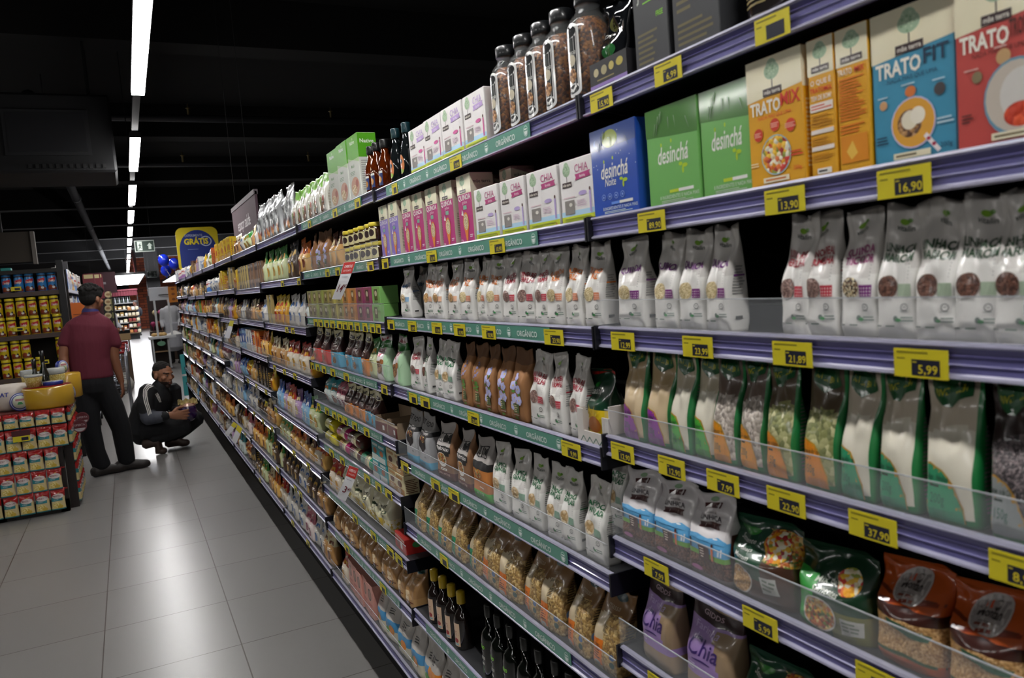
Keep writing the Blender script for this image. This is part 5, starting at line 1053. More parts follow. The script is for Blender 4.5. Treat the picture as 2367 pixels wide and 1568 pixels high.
for o in [x for x in bpy.data.objects if x.name.startswith('food_package') and abs(x.location.z-1.65) < .01 and x.location.x > -1.2]: bpy.data.objects.remove(o)
# round bread signs tower
root = bpy.data.objects.new('display_tower', None); COL.objects.link(root); root['label'] = 'dark tower with column of round cream bread pictures behind the standing man'; root['category'] = 'display stand'
yT = 15.0; a = atY(238, 705, yT); c = atY(262, 705, yT)
q = MB(); q.box((a.x, yT, 0), (c.x+.01, yT+.5, 1.70), mat('14110f', .6)); obj('body', q, root)
for py in (681, 698, 713, 730, 750):
    p = atY(250, py, yT); q = MB(); r_ = .055
    q.plate([(p.x+r_*cos(2*pi*k/20), yT-.003, p.z+r_*sin(2*pi*k/20)) for k in range(20)], (0, 1, 0), .003, mat('c8b890', .6)); q.plate([(p.x+.6*r_*cos(2*pi*k/20), yT-.006, p.z+.4*r_*sin(2*pi*k/20)) for k in range(20)], (0, 1, 0), .003, mat('9a7a54', .6)); obj('bread_roundel', q, root)
    q = MB(); q.box((c.x-.035, yT-.004, p.z-.05), (c.x-.015, yT, p.z+.05), mat('7a7a4a', .6)); obj('side_label', q, root)
root = bpy.data.objects.new('display_tower', None); COL.objects.link(root); root['label'] = 'narrow bread rack with stacked packs beside the far brick wall'; root['category'] = 'display stand'
yT = 38.0; a = atY(294, 720, yT); c = atY(317, 720, yT)
q = MB(); q.box((a.x, yT+.02, 0), (c.x, yT+.5, 1.45), mat('14110f', .6)); obj('body', q, root)
for z in (.3, .55, .8, 1.05, 1.3):
    q = MB(); q.box((a.x, yT-.15, z-.03), (c.x, yT+.02, z), mat('6a5238', .6)); obj('shelf', q, root)
    for k in range(3):
        q = MB(); q.bbox((0, 0, 0), (.13, .12, .14), mat(R.choice(['b8ac90', '7a2a24', 'a8703a', 'd0ccc0']), .5), .02); o = obj('food_package', q, loc=(a.x+.02+k*.155, yT-.14, z)); o['category'] = 'food package'; o['label'] = 'tiny pack on the narrow rack at the far brick wall'; o['group'] = 'packs on the narrow far rack'
# maroon arched headers above left row
for i, (px, w_, Y) in enumerate([(204, .30, 14.6), (223, .2, 16.2), (230, .17, 18.4)]):
    p = atY(px, 633, Y); q = MB(); x0, x1 = p.x-w_/2*.55-.01, p.x+w_/2*.55; zt = p.z
    pts = rr_outline(x0, x1, zt-.6, zt, .035)
    q.plate([(x, Y, z) for x, z in pts], (0, 1, 0), .04, mat('6e1f2c', .5)); q.box((x0+.02, Y-.004, zt-.08), (x1-.02, Y, zt-.015), mat('c8bc8c', .5))
    q.box((p.x-.03, Y+.005, 0), (p.x+.03, Y+.035, zt-.6), mat('3a1a20', .6))
    obj('aisle_header_sign', q, label=['nearest', 'middle', 'farthest'][i]+' maroon rounded header sign with cream top above left shelves', cat='sign', group='maroon header signs')
p = atY(240, 655, 24); q = MB(); q.box((p.x-.35, 24, p.z-.28), (p.x+.3, 24.05, p.z+.3), mat('3c1a24', .6)); q.box((p.x-.2, 23.99, p.z-.03), (p.x+.05, 24, p.z+.03), mat('8a8488', .6))
q.box((p.x-.3, 24.01, p.z+.3), (p.x-.29, 24.02, 4.3), blackm); obj('hanging_sign', q, label='dark maroon hanging sign above the far left shelves', cat='sign')
# orange board and red crates stand
yC = 17.0; a = atY(268, 745, yC); c = atY(295, 745, yC)
root = bpy.data.objects.new('crate_stand', None); COL.objects.link(root); root['label'] = 'low stand with kraft tray of tomatoes over red boxes at left of aisle'; root['category'] = 'display stand'
q = MB(); q.box((a.x, yC, .0), (c.x, yC+.5, .62), mat('5a4634', .7)); obj('base', q, root)
q = MB(); q.box((a.x-.03, yC-.03, .86), (c.x+.02, yC+.5, .88), mat('8a6e4c', .7)); q.box((a.x-.03, yC-.03, .88), (c.x+.02, yC-.01, 1.0), mat('a88a62', .7)); q.box((a.x, yC, .62), (a.x+.03, yC+.5, .86), mat('5a4634', .7)); q.box((c.x-.03, yC, .62), (c.x, yC+.5, .86), mat('5a4634', .7)); obj('tray', q, root)
for i, z in enumerate((.64, .2)):
    q = MB(); q.bbox((a.x+.035, yC-.02 if i else yC+.0, z if not i else .62+.003), (c.x-.035, yC+.3, z+.2 if not i else .64), mat('a01c1c', .5), .004)
    if not i: obj('red_carton', q, label='red carton under the tomato tray', cat='carton')
for i in range(14):
    q = MB(); r_ = .034; q.lathe([(.002, 0), (r_*.7, .008), (r_, .03), (r_*.7, .055), (.002, .06)], mat(R.choice(['b83020', 'd0702c', 'c8b03a']), .3, 0, .4), 10); o = obj('tomato', q, loc=(a.x+.02+(i % 4)*.06, yC+.06+(i//4)*.1, .88)); o['category'] = 'fruit'; o['label'] = 'small red or orange fruit in the kraft tray at left'; o['group'] = 'fruit in the kraft tray'
# white sampling stall
yW = 19.6
def AW(px, py, Y=yW): return atY(px, py, Y)
wm = mat('c9cacc', .4); st = bpy.data.objects.new('sampling_stall', None); COL.objects.link(st); st['label'] = 'white sampling stall with tall posts and header panel beside the right shelves'; st['category'] = 'market stall'
xl, xr = AW(341, 700).x, AW(393, 700).x; 
zc_ = AW(365, 778).z
q = MB(); q.box((xl-.02, yW-.02, .02), (xr-.10, yW+.5, .04), wm); q.box((xl, yW, .04), (xl+.03, yW+.5, zc_-.06), wm); q.box((xr-.15, yW, .04), (xr-.11, yW+.5, zc_-.06), mat('a8a8a8', .5)); q.box((xl+.03, yW+.46, .04), (xr-.15, yW+.5, zc_-.06), mat('3a2e26', .6)); obj('cabinet', q, st)
q = MB(); q.bbox((xl-.06, yW-.06, zc_-.06), (xr+.05, yW+.55, zc_), wm, .006); obj('counter', q, st)
for x in (xl+.14, xr-.03):
    q = MB(); q.box((x-.022, yW, zc_), (x+.022, yW+.045, 1.86), wm); obj('post', q, st)
q = MB(); q.bbox((xl+.05, yW-.01, 1.60), (xr+.0, yW+.05, 1.90), mat('c2c4ca', .4), .005); obj('header_panel', q, st)
q = MB(); q.box((xl+.03, yW+.02, zc_*.52), (xr-.15, yW+.46, zc_*.52+.02), mat('9a7c5c', .6)); obj('middle_shelf', q, st)
q = MB(); q.plate([(xl+.10+.09*(1+cos(2*pi*k/16)), yW-.008, zc_-.17+.055*sin(2*pi*k/16)) for k in range(16)], (0, 1, 0), .006, mat('6a9a7c', .5)); q.box((xl+.185, yW-.006, zc_-.12), (xl+.195, yW-.004, zc_-.06), wm); obj('round_sign', q, st)
q = MB(); q.lathe([(.16, 0), (.19, .015), (.17, .02), (.02, .012)], mat('c8c8cc', .3), 20, (0, 0, 0)); o = obj('serving_plate', q, loc=((xl+xr)/2-.1, yW+.22, .042), label='white plate of round rolls on the lower stall shelf', cat='plate')
for i in range(9):
    t = i*2.4; r_ = .035*(i**.5); q = MB(); q.lathe([(.002, 0), (.03, .008), (.036, .03), (.024, .052), (.002, .058)], mat('c0b280', .6), 12); o = obj('bread_roll', q, loc=((xl+xr)/2-.1+r_*cos(t)*1.3, yW+.2+r_*sin(t)*1.2, .06+(0.0 if i > 2 else .03)), label='small pale round roll on the white plate', cat='bread roll', group='rolls on the stall plate')
for i in range(8):
    q = MB(); q.lathe([(.002, 0), (.04, .01), (.045, .04), (.03, .07), (.002, .08)], mat('c8a468', .6), 12, sx=1.4); obj('bread_roll', q, loc=(xl+.06+.07*(i % 4), yW+.08+.1*(i//4), zc_), label='golden bread piece on the stall counter', cat='bread', group='bread on the stall counter')
q = MB(); vs = []; n = 18
for j in range(n+1):
    for i in range(n+1):
        u, v = i/n, j/n; vs.append((xl+.28+.4*u, yW+.06+.4*v, zc_+.004+.07*abs(sin(pi*u)*sin(pi*v))*(1+.35*sin(9*u+4*v))))
q.add(vs, [(j*(n+1)+i, j*(n+1)+i+1, (j+1)*(n+1)+i+1, (j+1)*(n+1)+i) for j in range(n) for i in range(n)], mat('c8c6c4', .8), True); obj('cloth', q, label='white cloth draped over food on the stall counter', cat='cloth')
# orange poster hanging behind white coat
p = AW(399, 680, 19.5); q = MB(); q.box((p.x-.09, 19.5, p.z-.19), (p.x+.12, 19.51, p.z+.17), mat('c8781c', .5)); q.box((p.x-.3, 19.51, p.z-.01), (p.x+.03, 19.54, p.z+.01), blackm)
for dz_ in (-.12, 0, .12): q.plate([(p.x+.01+.04*cos(2*pi*k/12), 19.497, p.z+dz_+.03*sin(2*pi*k/12)) for k in range(12)], (0, 1, 0), .003, mat('8a4a14', .5))
obj('orange_poster', q, label='orange poster fixed to the white stall above the white-coated person', cat='poster')
# dark produce display behind the stall
p = AW(375, 720, 22.5); root = bpy.data.objects.new('produce_display', None); COL.objects.link(root); root['label'] = 'dark display with flowers and baskets seen through the white stall'; root['category'] = 'display stand'
q = MB(); q.box((p.x-.35, 22.5, 0), (p.x+.45, 23.0, .8), brown); obj('base', q, root)
q = MB(); q.box((p.x-.33, 22.9, .8), (p.x+.43, 22.95, 1.75), mat('2a1a18', .7)); obj('backboard', q, root)
for i in range(10):
    q = MB(); q.lathe([(.01, 0), (.012, .1), (.06, .16), (.07, .2), (.03, .25)], mat(['9a2a5a', 'c8b890', '7a3a20', 'b0507a'][i % 4], .6), 10, (p.x-.25+.07*i, 22.7, .8+(.3 if i % 2 else 0))); obj('flower_head', q, root)
# column right of brick
q = MB(); pc = atY(350, 700, 42); q.box((pc.x-.1, 42, 0), (pc.x+.5, 42.4, 4.3), mat('121010', .8)); struct('trim_20', q)

# ---------------------------------------------------------------- left side: canister display, shelf row, cheese island
YL = 9.3
def AL(px, py, Y=YL): return atY(px, py, Y)
endx = -.545; lx = -1.75
root = bpy.data.objects.new('end_cap_shelving', None); COL.objects.link(root); root['label'] = 'dark end-of-aisle shelving facing the camera holding powder canisters'; root['category'] = 'shelving unit'
q = MB(); q.box((endx-.06, YL-.02, 0), (endx, YL+.05, 2.08), mat('101012', .4)); q.box((endx, YL-.015, 1.98), (endx+.045, YL+.02, 2.06), mat('5a5a5e', .4)); obj('front_post', q, root)
q = MB(); q.box((lx, YL-.02, 1.96), (endx-.06, YL+.42, 2.0), mat('15130f', .6)); obj('top_panel', q, root)
q = MB(); q.box((lx, YL+.42, 0), (endx, YL+.45, 2.0), mat('15110d', .7)); obj('back_panel', q, root)
levels = [1.775, 1.335, .905, .50, .15]
bz = mat('4a3c36', .6)
for z in levels:
    q = MB(); q.box((lx, YL, z-.045), (endx-.06, YL+.42, z), bz); obj('shelf', q, root)
cans = []
def canister(c, band, big=1):
    prof = [(.04, 0), (.0425, .004), (.0425, .135), (.038, .148), (.038, .152)]
    b = MB(); b.lathe(prof, cmat(c, 'film'), 18, (0, .0425, 0)); S, w, h = lathe_S(prof, 2.2)
    b.art(S, w, h, [('r', 0, 0, 1, .3, '6a2c1a'), ('p', [(.0, .3), (1, .22), (1, .4), (.6, .45), (0, .36)], c), ('e', .3, .25, .24, .14, '8a3a1c'), ('e', .72, .3, .1, .09, '1c1c20'), ('e', .62, .22, .14, .08, 'd0ccc4'), ('p', [(.1, .55), (.9, .68), (.92, .9), (.12, .78)], 'b8242c'), ('t', .5, .6, .14, 'Toddy', 'e8d8d0', .3, .03, .7)]+([('r', .1, .9, .9, .96, '5a9ad0')] if big else []), 'film', e0=.0008)
    l = MB(); l.lathe([(.0385, .152), (.0385, .165)], cmat('3a1c14', 'film'), 18, (0, .0425, 0)); t = MB(); t.lathe([(.041, .165), (.042, .167), (.042, .188), (.039, .191)], cmat(band, 'film'), 18, (0, .0425, 0))
    return b.mesh('powder_canister'), l.mesh('neck_ring'), t.mesh('lid')
cy = canister('cdb41c', 'd8c41c', 0); cb = canister('2a7ab8', '2a86c8', 0)
cby = canister('cdb41c', 'd8c41c', 1)
def putcan(ms, x, z, lvl, i):
    o = obj('powder_canister', ms[0], loc=(x, YL+.01, z), rz=radians(R.uniform(-12, 12))); obj('neck_ring', ms[1], o); obj('lid', ms[2], o); o['category'] = 'canister'; o['cn'] = 1; cans.append((o, lvl, x)); return o
pitch = .1005
for i in range(12):
    x = endx-.115-pitch*i
    putcan(cb, x, levels[0], 'blue canisters on the top shelf', i)
    for t in range(2):
        putcan(cy, x, levels[1]+.192*t, ('upper', 'lower')[1-t]+' tier of yellow canisters on the second shelf', i)
        if not (i in (1, 2) and t == 1) and not (i == 1): putcan(cy, x, levels[2]+.192*t, ('upper', 'lower')[1-t]+' tier of yellow canisters on the third shelf', i)
    putcan(cby, x, levels[3]+.192*0, 'lower tier of yellow canisters with blue stripe on fourth shelf', i); putcan(cby, x, levels[3]+.192, 'upper tier of yellow canisters with blue stripe on fourth shelf', i)
for i in range(5):
    q = MB(); q.bbox((-.045, 0, 0), (.045, .1, .028), mat('2a8a84', .4), .003); o = obj('teal_packet', q, loc=(-1.05-.14*i, YL+.02, 2.0), label='teal packet lying on top of the canister shelving', cat='packet', group='teal packets on top')
for (px, py, pr) in [(37, 668, '9,98'), (43, 761, '9,98'), (102, 837, '9,98')]:
    p = AL(px, py, YL-.004); q = MB(); q.box((p.x-.045, YL-.006, p.z-.021), (p.x+.045, YL-.001, p.z+.021), tagy); o = obj('price_tag', q, label={668: 'yellow price tag on the top shelf under blue canisters', 761: 'yellow price tag below the upper yellow canisters', 837: 'yellow price tag on the third canister shelf'}[py], cat='price tag')
    q = MB(); q.box((p.x-.012, YL-.0075, p.z-.014), (p.x+.035, YL-.006, p.z+.008), navy); obj('price_panel', q, o)
# backing panel behind (dark wall sign)
q = MB(); a = AL(0, 550, 10.6); c = AL(86, 600, 10.6); q.box((-3.2, 10.6, 2.15), (c.x-.04, 10.66, 2.5), mat('332d26', .9)); q.box((c.x-.04, 10.58, 2.12), (c.x, 10.68, 2.5), mat('5a5550', .8))
q.box((-2.0, 10.62, 2.5), (-1.98, 10.64, 4.3), blackm); q.box((-1.2, 10.62, 2.5), (-1.18, 10.64, 4.3), blackm); obj('fascia_panel', q, label='dull brown fascia panel with grey edge above the canister shelving', cat='panel')
# left aisle row
LFX = -.60
lroot = bpy.data.objects.new('gondola_shelving', None); COL.objects.link(lroot); lroot['label'] = 'long left row of shelving running behind the standing man'; lroot['category'] = 'shelving unit'
q = MB(); q.box((LFX-.45, YL+.5, 0), (LFX-.43, 19.5, 1.95), backm); obj('back_panel', q, lroot)
LL = [.15, .5, .85, 1.2, 1.5, 1.8]
for z in LL:
    q = MB(); q.box((LFX-.43, YL+.5, z-.03), (LFX, 19.5, z), shm); s_ = obj('shelf', q, lroot); q = MB(); q.box((LFX, YL+.5, z-.035), (LFX+.01, 19.5, z+.003), mat('9a9aa8', .3)); obj('price_rail', q, s_)
lk = []
for z in LL[3:]+[.85, .5]:
    y = YL+.6
    while y < 14.6:
        code = R.choice(['g2_1', 'g2_0', 'g2_1', 'g5_1', 'g7_0', 'tubb'] if z > 1.1 else ['g0_1', 'g2_1', 'g6_1']); k = KD[code]
        o = put(code, LFX-.02, y, z, 0, (1.6, 1.2, 1.9 if z < 1.79 else 2.2), side='L', where=('L', z)); y += k['w']*1.7+.03
# produce: orange card
p = atY(180, 722, 10.2); q = MB(); q.box((p.x-.075, 10.2, p.z-.15), (p.x+.075, 10.21, p.z+.11), mat('c8641c', .5)); q.box((p.x-.05, 10.197, p.z-.1), (p.x+.05, 10.2, p.z-.09), mat('7a3a10', .5)); q.box((p.x-.05, 10.197, p.z-.03), (p.x+.05, 10.2, p.z-.02), mat('7a3a10', .5)); q.box((p.x-.01, 10.21, p.z+.11), (p.x+.01, 10.215, 1.50), blackm); obj('shelf_card', q, label='orange card hanging at the left shelf beside the man', cat='card')
# shopping trolleys
def trolley(x, y, lab, sc=1):
    root = bpy.data.objects.new('shopping_trolley', None); COL.objects.link(root); root.location = (x, y, 0); root['label'] = lab; root['category'] = 'shopping trolley'; root['group'] = 'trolleys at the left shelves'
    ch = mat('a8acb4', .25, .9); q = MB(); w, l, z0, z1 = .22, .75, .5, .95
    def P(u, v, t): return (u*(w-.04+.04*t), v*l, z0+(z1-z0)*t)
    for t in (0, .25, .5, .75, 1):
        c = [P(-1, 0, t), P(1, 0, t), P(1, 1, t), P(-1, 1, t), P(-1, 0, t)]
        for a_, b_ in zip(c, c[1:]): q.tube([a_, b_], .004, ch, 6)
    for i in range(11):
        for u in (-1, 1): q.tube([P(u, i/10, 0), P(u, i/10, 1)], .0025, ch, 5)
    for i in range(6):
        for v in (0, 1): q.tube([P(-1+i*.4, v, 0), P(-1+i*.4, v, 1)], .0025, ch, 5)
        q.tube([P(-1+i*.4, 0, 0), P(-1+i*.4, 1, 0)], .0025, ch, 5)
    obj('basket', q, root)
    q = MB()
    for u in (-1, 1): q.tube([(u*.2, -.1, 1.0), (u*.2, -.02, .5), (u*.2, .05, .14), (u*.2, .75, .12)], .011, ch, 8)
    obj('frame', q, root); q = MB(); q.tube([(-.2, -.1, 1.0), (.2, -.1, 1.0)], .015, mat('8a1c1c', .4), 8); obj('handle', q, root)
    for u, v in ((-1, .05), (1, .05), (-1, .72), (1, .72)):
        q = MB(); q.tube([(u*.2-.012, v, .06), (u*.2+.012, v, .06)], .06, mat('1c1c1e', .5), 12); q.tube([(u*.2, v, .06), (u*.2, v, .14)], .006, ch, 6); obj('wheel', q, root)
trolley(-.28, 10.4, 'metal shopping trolley just beyond the man in maroon shirt'); trolley(-.27, 11.5, 'second metal trolley farther along the left shelves'); trolley(-.27, 12.6, 'third metal trolley near the white sacks')
q = MB(); n = 10
p = atY(290, 790, 15.6); q.lathe([(.02, 0), (.13, .02), (.15, .14), (.1, .25), (.04, .3), (.07, .34)], mat('b8b4ac', .7), 16, (0, 0, 0), sx=1.1); obj('white_sack', q, loc=(p.x-.1, 15.7, 0), label='white sack standing on the floor at the left of the aisle', cat='sack')

# cheese island
YI = 6.85
root = bpy.data.objects.new('island_display', None); COL.objects.link(root); root['label'] = 'dark wooden island display hung with grated cheese packs at left'; root['category'] = 'display stand'
dkw = mat('1c120f', .5); ir = -.50; top = .815
q = MB(); q.box((-1.6, YI+.03, top-.03), (ir-.02, YI+1.0, top), mat('5a1c18', .5)); obj('top_board', q, root)
for (x, y) in [(ir-.09, YI+.03), (ir-.03, YI+.12), (-1.01, YI+.03), (ir-.06, YI+.95), (-1.5, YI+.95)]:
    q = MB(); q.box((x-.03, y, 0), (x+.03, y+.05, top-.03), dkw); obj('post', q, root)
q = MB()
for z in (.78, .68, .52, .355, .19): q.box((-1.6, YI+.012, z-.008), (ir-.06, YI+.03, z), mat('8a1614', .5)); 
obj('hanging_rail', q, root); q = MB(); q.box((-1.6, YI+.03, .0), (ir-.06, YI+.09, .10), dkw); obj('kick_board', q, root)
q = MB()
for z in (.78, .68, .52, .355, .19): q.box((ir-.03, YI+.16, z-.008), (ir-.02, YI+.95, z), mat('8a1614', .5))
obj('side_rail', q, root)
def ched(seed):
    cf = lambda u, v: 'a81c1c' if v > .62 else ('2a8088' if v > .42 and u < .78 else ('2a7a80' if v < .05 else 'd2bf8a'))
    return pouch_kind(.098, .175, .03, cf, [('e', .5, .64, .42, .12, 'd8ccc8'), ('t', .5, .61, .08, 'PRÉSIDENT', '7a1c24', 0, .02, .76), ('e', .55, .78, .05, .02, 'd8b040'), ('t', .35, .46, .05, 'Ralado', 'd0e0e0', .2, 0, .4), ('e', .4, .22, .32, .14, 'shred'), ('e', .62, .14, .2, .08, 'c8a83a')], seed, pillow=False, shoulder=.8, p=3, wr=.004, lean=0)
CH = [ched(i).mesh('grated_cheese_pack') for i in range(3)]
cheese = []
for ri, z in enumerate([.70, .525, .36, .195, .035]):
    sc_ = .64 if ri == 0 else .94
    for i in range(6):
        x = ir-.06-.103*i if ri < 2 else ir-.145-.103*i+.004*ri
        o = obj('grated_cheese_pack', CH[R.randrange(3)], loc=(x, YI-.02, z), rz=radians(R.uniform(-5, 5))); o.scale = (1, 1, sc_); o['category'] = 'cheese pack'; cheese.append((o, 'front', ri, x))
    for i in range(7):
        if ri < 2 or i > 0:
            o = obj('grated_cheese_pack', CH[R.randrange(3)], loc=(ir+.018, YI+.10+.118*i, z), rz=radians(90+R.uniform(-8, 8))); o.scale = (1, 1, sc_); o['category'] = 'cheese pack'; cheese.append((o, 'side', ri, YI+.1*i))
for o, sd, ri, x in cheese:
    side = {'front': 'front', 'side': 'aisle side'}[sd]
    same = sorted([(c[3], c[0].name) for c in cheese if c[1] == sd and c[2] == ri]); idx = [n for _, n in same].index(o.name)
    o['label'] = 'red and teal grated cheese pack, %s from %s, %s' % (ORD[idx], 'left' if sd == 'front' else 'camera', side+', '+['top', 'second', 'third', 'fourth', 'lowest'][ri]+' row')
    o['group'] = 'grated cheese packs on the island'
# cheeses on top
tz = top
def IX(px, Y): return atY(px, 920, Y).x
q = MB(); wx = IX(111, YI+.16)
q.lathe([(.165, 0), (.176, .012), (.179, .08), (.176, .15), (.165, .165)], mat('c49a2a', .35, 0, .5), 36); o = obj('aged_cheese', q, loc=(wx, YI+.20, tz), label='big yellow cheese wheel on the front corner of the island', cat='cheese wheel')
q = MB(); q.lathe([(.1, 0), (.165, .002)], mat('b02a24', .4), 24, (0, 0, .165)); obj('red_label', q, o)
q = MB(); q.lathe([(.10, 0), (.112, .01), (.112, .20), (.10, .21)], mat('c0962a', .35, 0, .5), 30); obj('aged_cheese', q, loc=(IX(158, YI+.72), YI+.74, tz), label='second taller yellow cheese at the back corner of the island', cat='cheese wheel')
q = MB(); q.lathe([(.15, 0), (.19, .03), (.195, .12), (.165, .18), (.10, .195)], mat('c8beb4', .6), 28); o = obj('wrapped_cheese', q, loc=(IX(24, YI+.3), YI+.36, tz), label='large white wrapped cheese with blue lettering at the left frame edge', cat='cheese')
S = lambda u, v, e: ((.197+e)*sin((u-.5)*1.8), -(.197+e)*cos((u-.5)*1.8), .04+v*.12); q = MB(); q.art(S, .36, .12, [('t', .38, .66, .26, 'SBAT', '2438a0', .1, .02, .5), ('e', .84, .66, .09, .2, 'a82a24'), ('e', .84, .66, .065, .14, 'd8c0c0')], 'film', e0=.003); obj('printed_label', q, o)
def blue_round(x, y, z, rx, lab, r_=.055, th=.035, lean=0, rz=0):
    q = MB(); q.lathe([(r_*.96, 0), (r_, .003), (r_, th-.003), (r_*.96, th)], mat('2a3a90', .4), 26)
    q.lathe([(r_*.9, 0), (r_*.9, .001)], mat('c8ccd4', .4), 26, (0, 0, th)); q.lathe([(r_*.82, 0), (r_*.82, .0006)], mat('2a3a90', .4), 26, (0, 0, th+.001)); q.lathe([(r_*.72, 0), (r_*.72, .0006)], mat('c8cdb8', .4), 26, (0, 0, th+.0016)); 
    q.plate([(-.02, -.02, th+.0024), (.02, -.02, th+.0024), (.01, .0, th+.0024), (-.01, .0, th+.0024)], (0, 0, 1), .0004, mat('3a8a4a', .4)); q.plate([(-.03, .008, th+.0024), (.03, .008, th+.0024), (.03, .024, th+.0024), (-.03, .024, th+.0024)], (0, 0, 1), .0004, mat('b07a80', .4))
    o = obj('round_cheese_box', q, label=lab, cat='cheese box', group='blue and white round cheese boxes'); o.location = (x, y, z); o.rotation_euler = (rx, 0, rz); return o
blue_round(IX(46, YI+.13), YI+.14, tz+.070, radians(84), 'blue-rimmed round cheese box standing on edge, front one', .07, .03)
blue_round(IX(58, YI+.2), YI+.185, tz+.066, radians(84), 'second round cheese box standing behind the first', .066, .03)
blue_round(IX(127, YI+.2), YI+.21, tz+.168, 0, 'blue-rimmed round cheese box lying on the yellow wheel', .07, .028)
blue_round(IX(153, YI+.35), YI+.42, tz+.075, radians(80), 'round cheese box leaning right of the yellow wheel', .07, rz=radians(60))
blue_round(IX(148, YI+.74), YI+.74, tz+.211+.055, radians(84), 'white and blue round box standing high by the man', .055, rz=radians(50))
def tub(x, y, z, r_, h_, lab):
    q = MB(); q.lathe([(r_*.8, 0), (r_, h_*.8), (r_, h_*.82)], cmat('shred', 'film'), 18); o = obj('grated_cheese_tub', q, loc=(x, y, z), label=lab, cat='cheese tub', group='clear tubs of grated cheese')
    l = MB(); l.lathe([(r_*1.0, h_*.82), (r_*1.06, h_*.86), (r_*1.06, h_), (r_*.95, h_*1.02)], mat('b8bcb8', .15, 0, .6), 18); obj('lid', l, o)
tub(IX(83, YI+.2), YI+.20, tz+.168, .062, .095, 'grated cheese tub on the left of the yellow wheel'); tub(IX(100, YI+.62), YI+.64, tz, .05, .25, 'tall grated cheese tub between the two wine bottles'); tub(IX(72, YI+.66), YI+.68, tz, .055, .27, 'tall grated cheese tub left of the wine bottles'); tub(IX(134, YI+.55), YI+.60, tz, .07, .27, 'large grated cheese tub right of the wine bottles')
for px, y, h_, lab in [(88, .48, .37, 'dark wine bottle on the left of the pair on the island'), (109, .49, .43, 'taller dark wine bottle on the right of the pair')]:
    q = MB(); q.lathe([(.036, 0), (.038, .005), (.038, h_*.56), (.015, h_*.72), (.0145, h_*.93)], mat('10160f', .06, 0, 1), 20); o = obj('wine_bottle', q, loc=(IX(px, YI+y), YI+y, tz), label=lab, cat='bottle'); l = MB(); l.lathe([(.016, h_*.8), (.016, h_)], mat('0c0c0c', .3), 16); obj('capsule', l, o); l = MB(); l.lathe([(.0388, .05), (.0388, h_*.42)], mat('8a8a7a', .5), 20); obj('label', l, o)
for i in range(5):
    q = MB(); q.lathe([(.002, 0), (.045, .012), (.05, .04), (.02, .075), (.03, .09)], mat(['c8b8b0', 'c0a8a0', 'd8d0c8'][i % 3], .4, 0, .6), 14); obj('cheese_packet', q, loc=(-1.2+.09*i, YI+.64, tz), label='small wrapped cheese packet behind the big white cheese', cat='cheese packet', group='wrapped packets behind the white cheese')
for i in range(3):
    q = MB(); q.bbox((-.05, -.02, 0), (.05, .02, .13), mat('d0c488', .5), .006); q.box((-.03, -.0215, .03), (.03, -.02, .06), mat('a82a24', .5)); obj('cheese_block', q, loc=(-1.06-.11*i, YI+.10, tz), label='pale yellow cheese block with red label at the frame edge', cat='cheese block', group='pale cheese blocks')
# round offer signs
def offer(px, py, Y, r_, lab):
    p = atY(px, py, Y); q = MB(); q.plate([(p.x+r_*cos(2*pi*k/28), Y, p.z+r_*sin(2*pi*k/28)) for k in range(28)], (0, 1, 0), .003, mat('5a1a24', .4)); o = obj('round_offer_sign', q, label=lab, cat='sign', group='round OFERTA signs')
    S = lambda u, v, e: (p.x-r_+u*2*r_, Y-e, p.z-r_+v*2*r_); f = MB(); f.art(S, 2*r_, 2*r_, [('e', .5, .5, .46, .46, '8a6068'), ('e', .5, .5, .44, .44, '5a1a24'), ('p', [(.5+.42*cos(radians(a_)), .5+.42*sin(radians(a_))) for a_ in range(205, 336, 10)], 'b8b4b8'), ('t', .5, .5, .15, 'OFERTA', 'b09aa0', 0, .02, .75), ('t', .5, .22, .06, 'compre aqui', '5a1a24', 0, 0, .4)], 'card', e0=.001); obj('sign_face', f, o)
    q = MB(); q.tube([(p.x-r_*.6, Y+.004, p.z), (ir-.02, YI+.16, p.z-.02)], .003, mat('3a3a3c', .4), 6); obj('holder_arm', q, o)
offer(184, 985, 7.1, .053, 'round maroon OFERTA sign at the island corner, front one'); offer(190, 967, 7.4, .052, 'round maroon OFERTA sign, the one behind')
q = MB(); p = atY(50, 1015, YI-.05); q.box((p.x-.055, YI-.058, p.z-.02), (p.x+.055, YI-.055, p.z+.022), tagy); o = obj('price_tag', q, label='yellow price tag hanging among the cheese packs', cat='price tag')
q = MB(); q.box((p.x-.0, YI-.0595, p.z-.012), (p.x+.045, YI-.058, p.z+.012), navy); obj('price_panel', q, o); q = MB(); q.box((p.x-.06, YI-.057, p.z+.022), (p.x+.06, YI-.055, p.z+.065), mat('4a141c', .5)); q.box((p.x-.003, YI-.057, p.z+.065), (p.x+.003, YI+.022, p.z+.07), mat('3a3a3c', .5)); obj('holder', q, o)
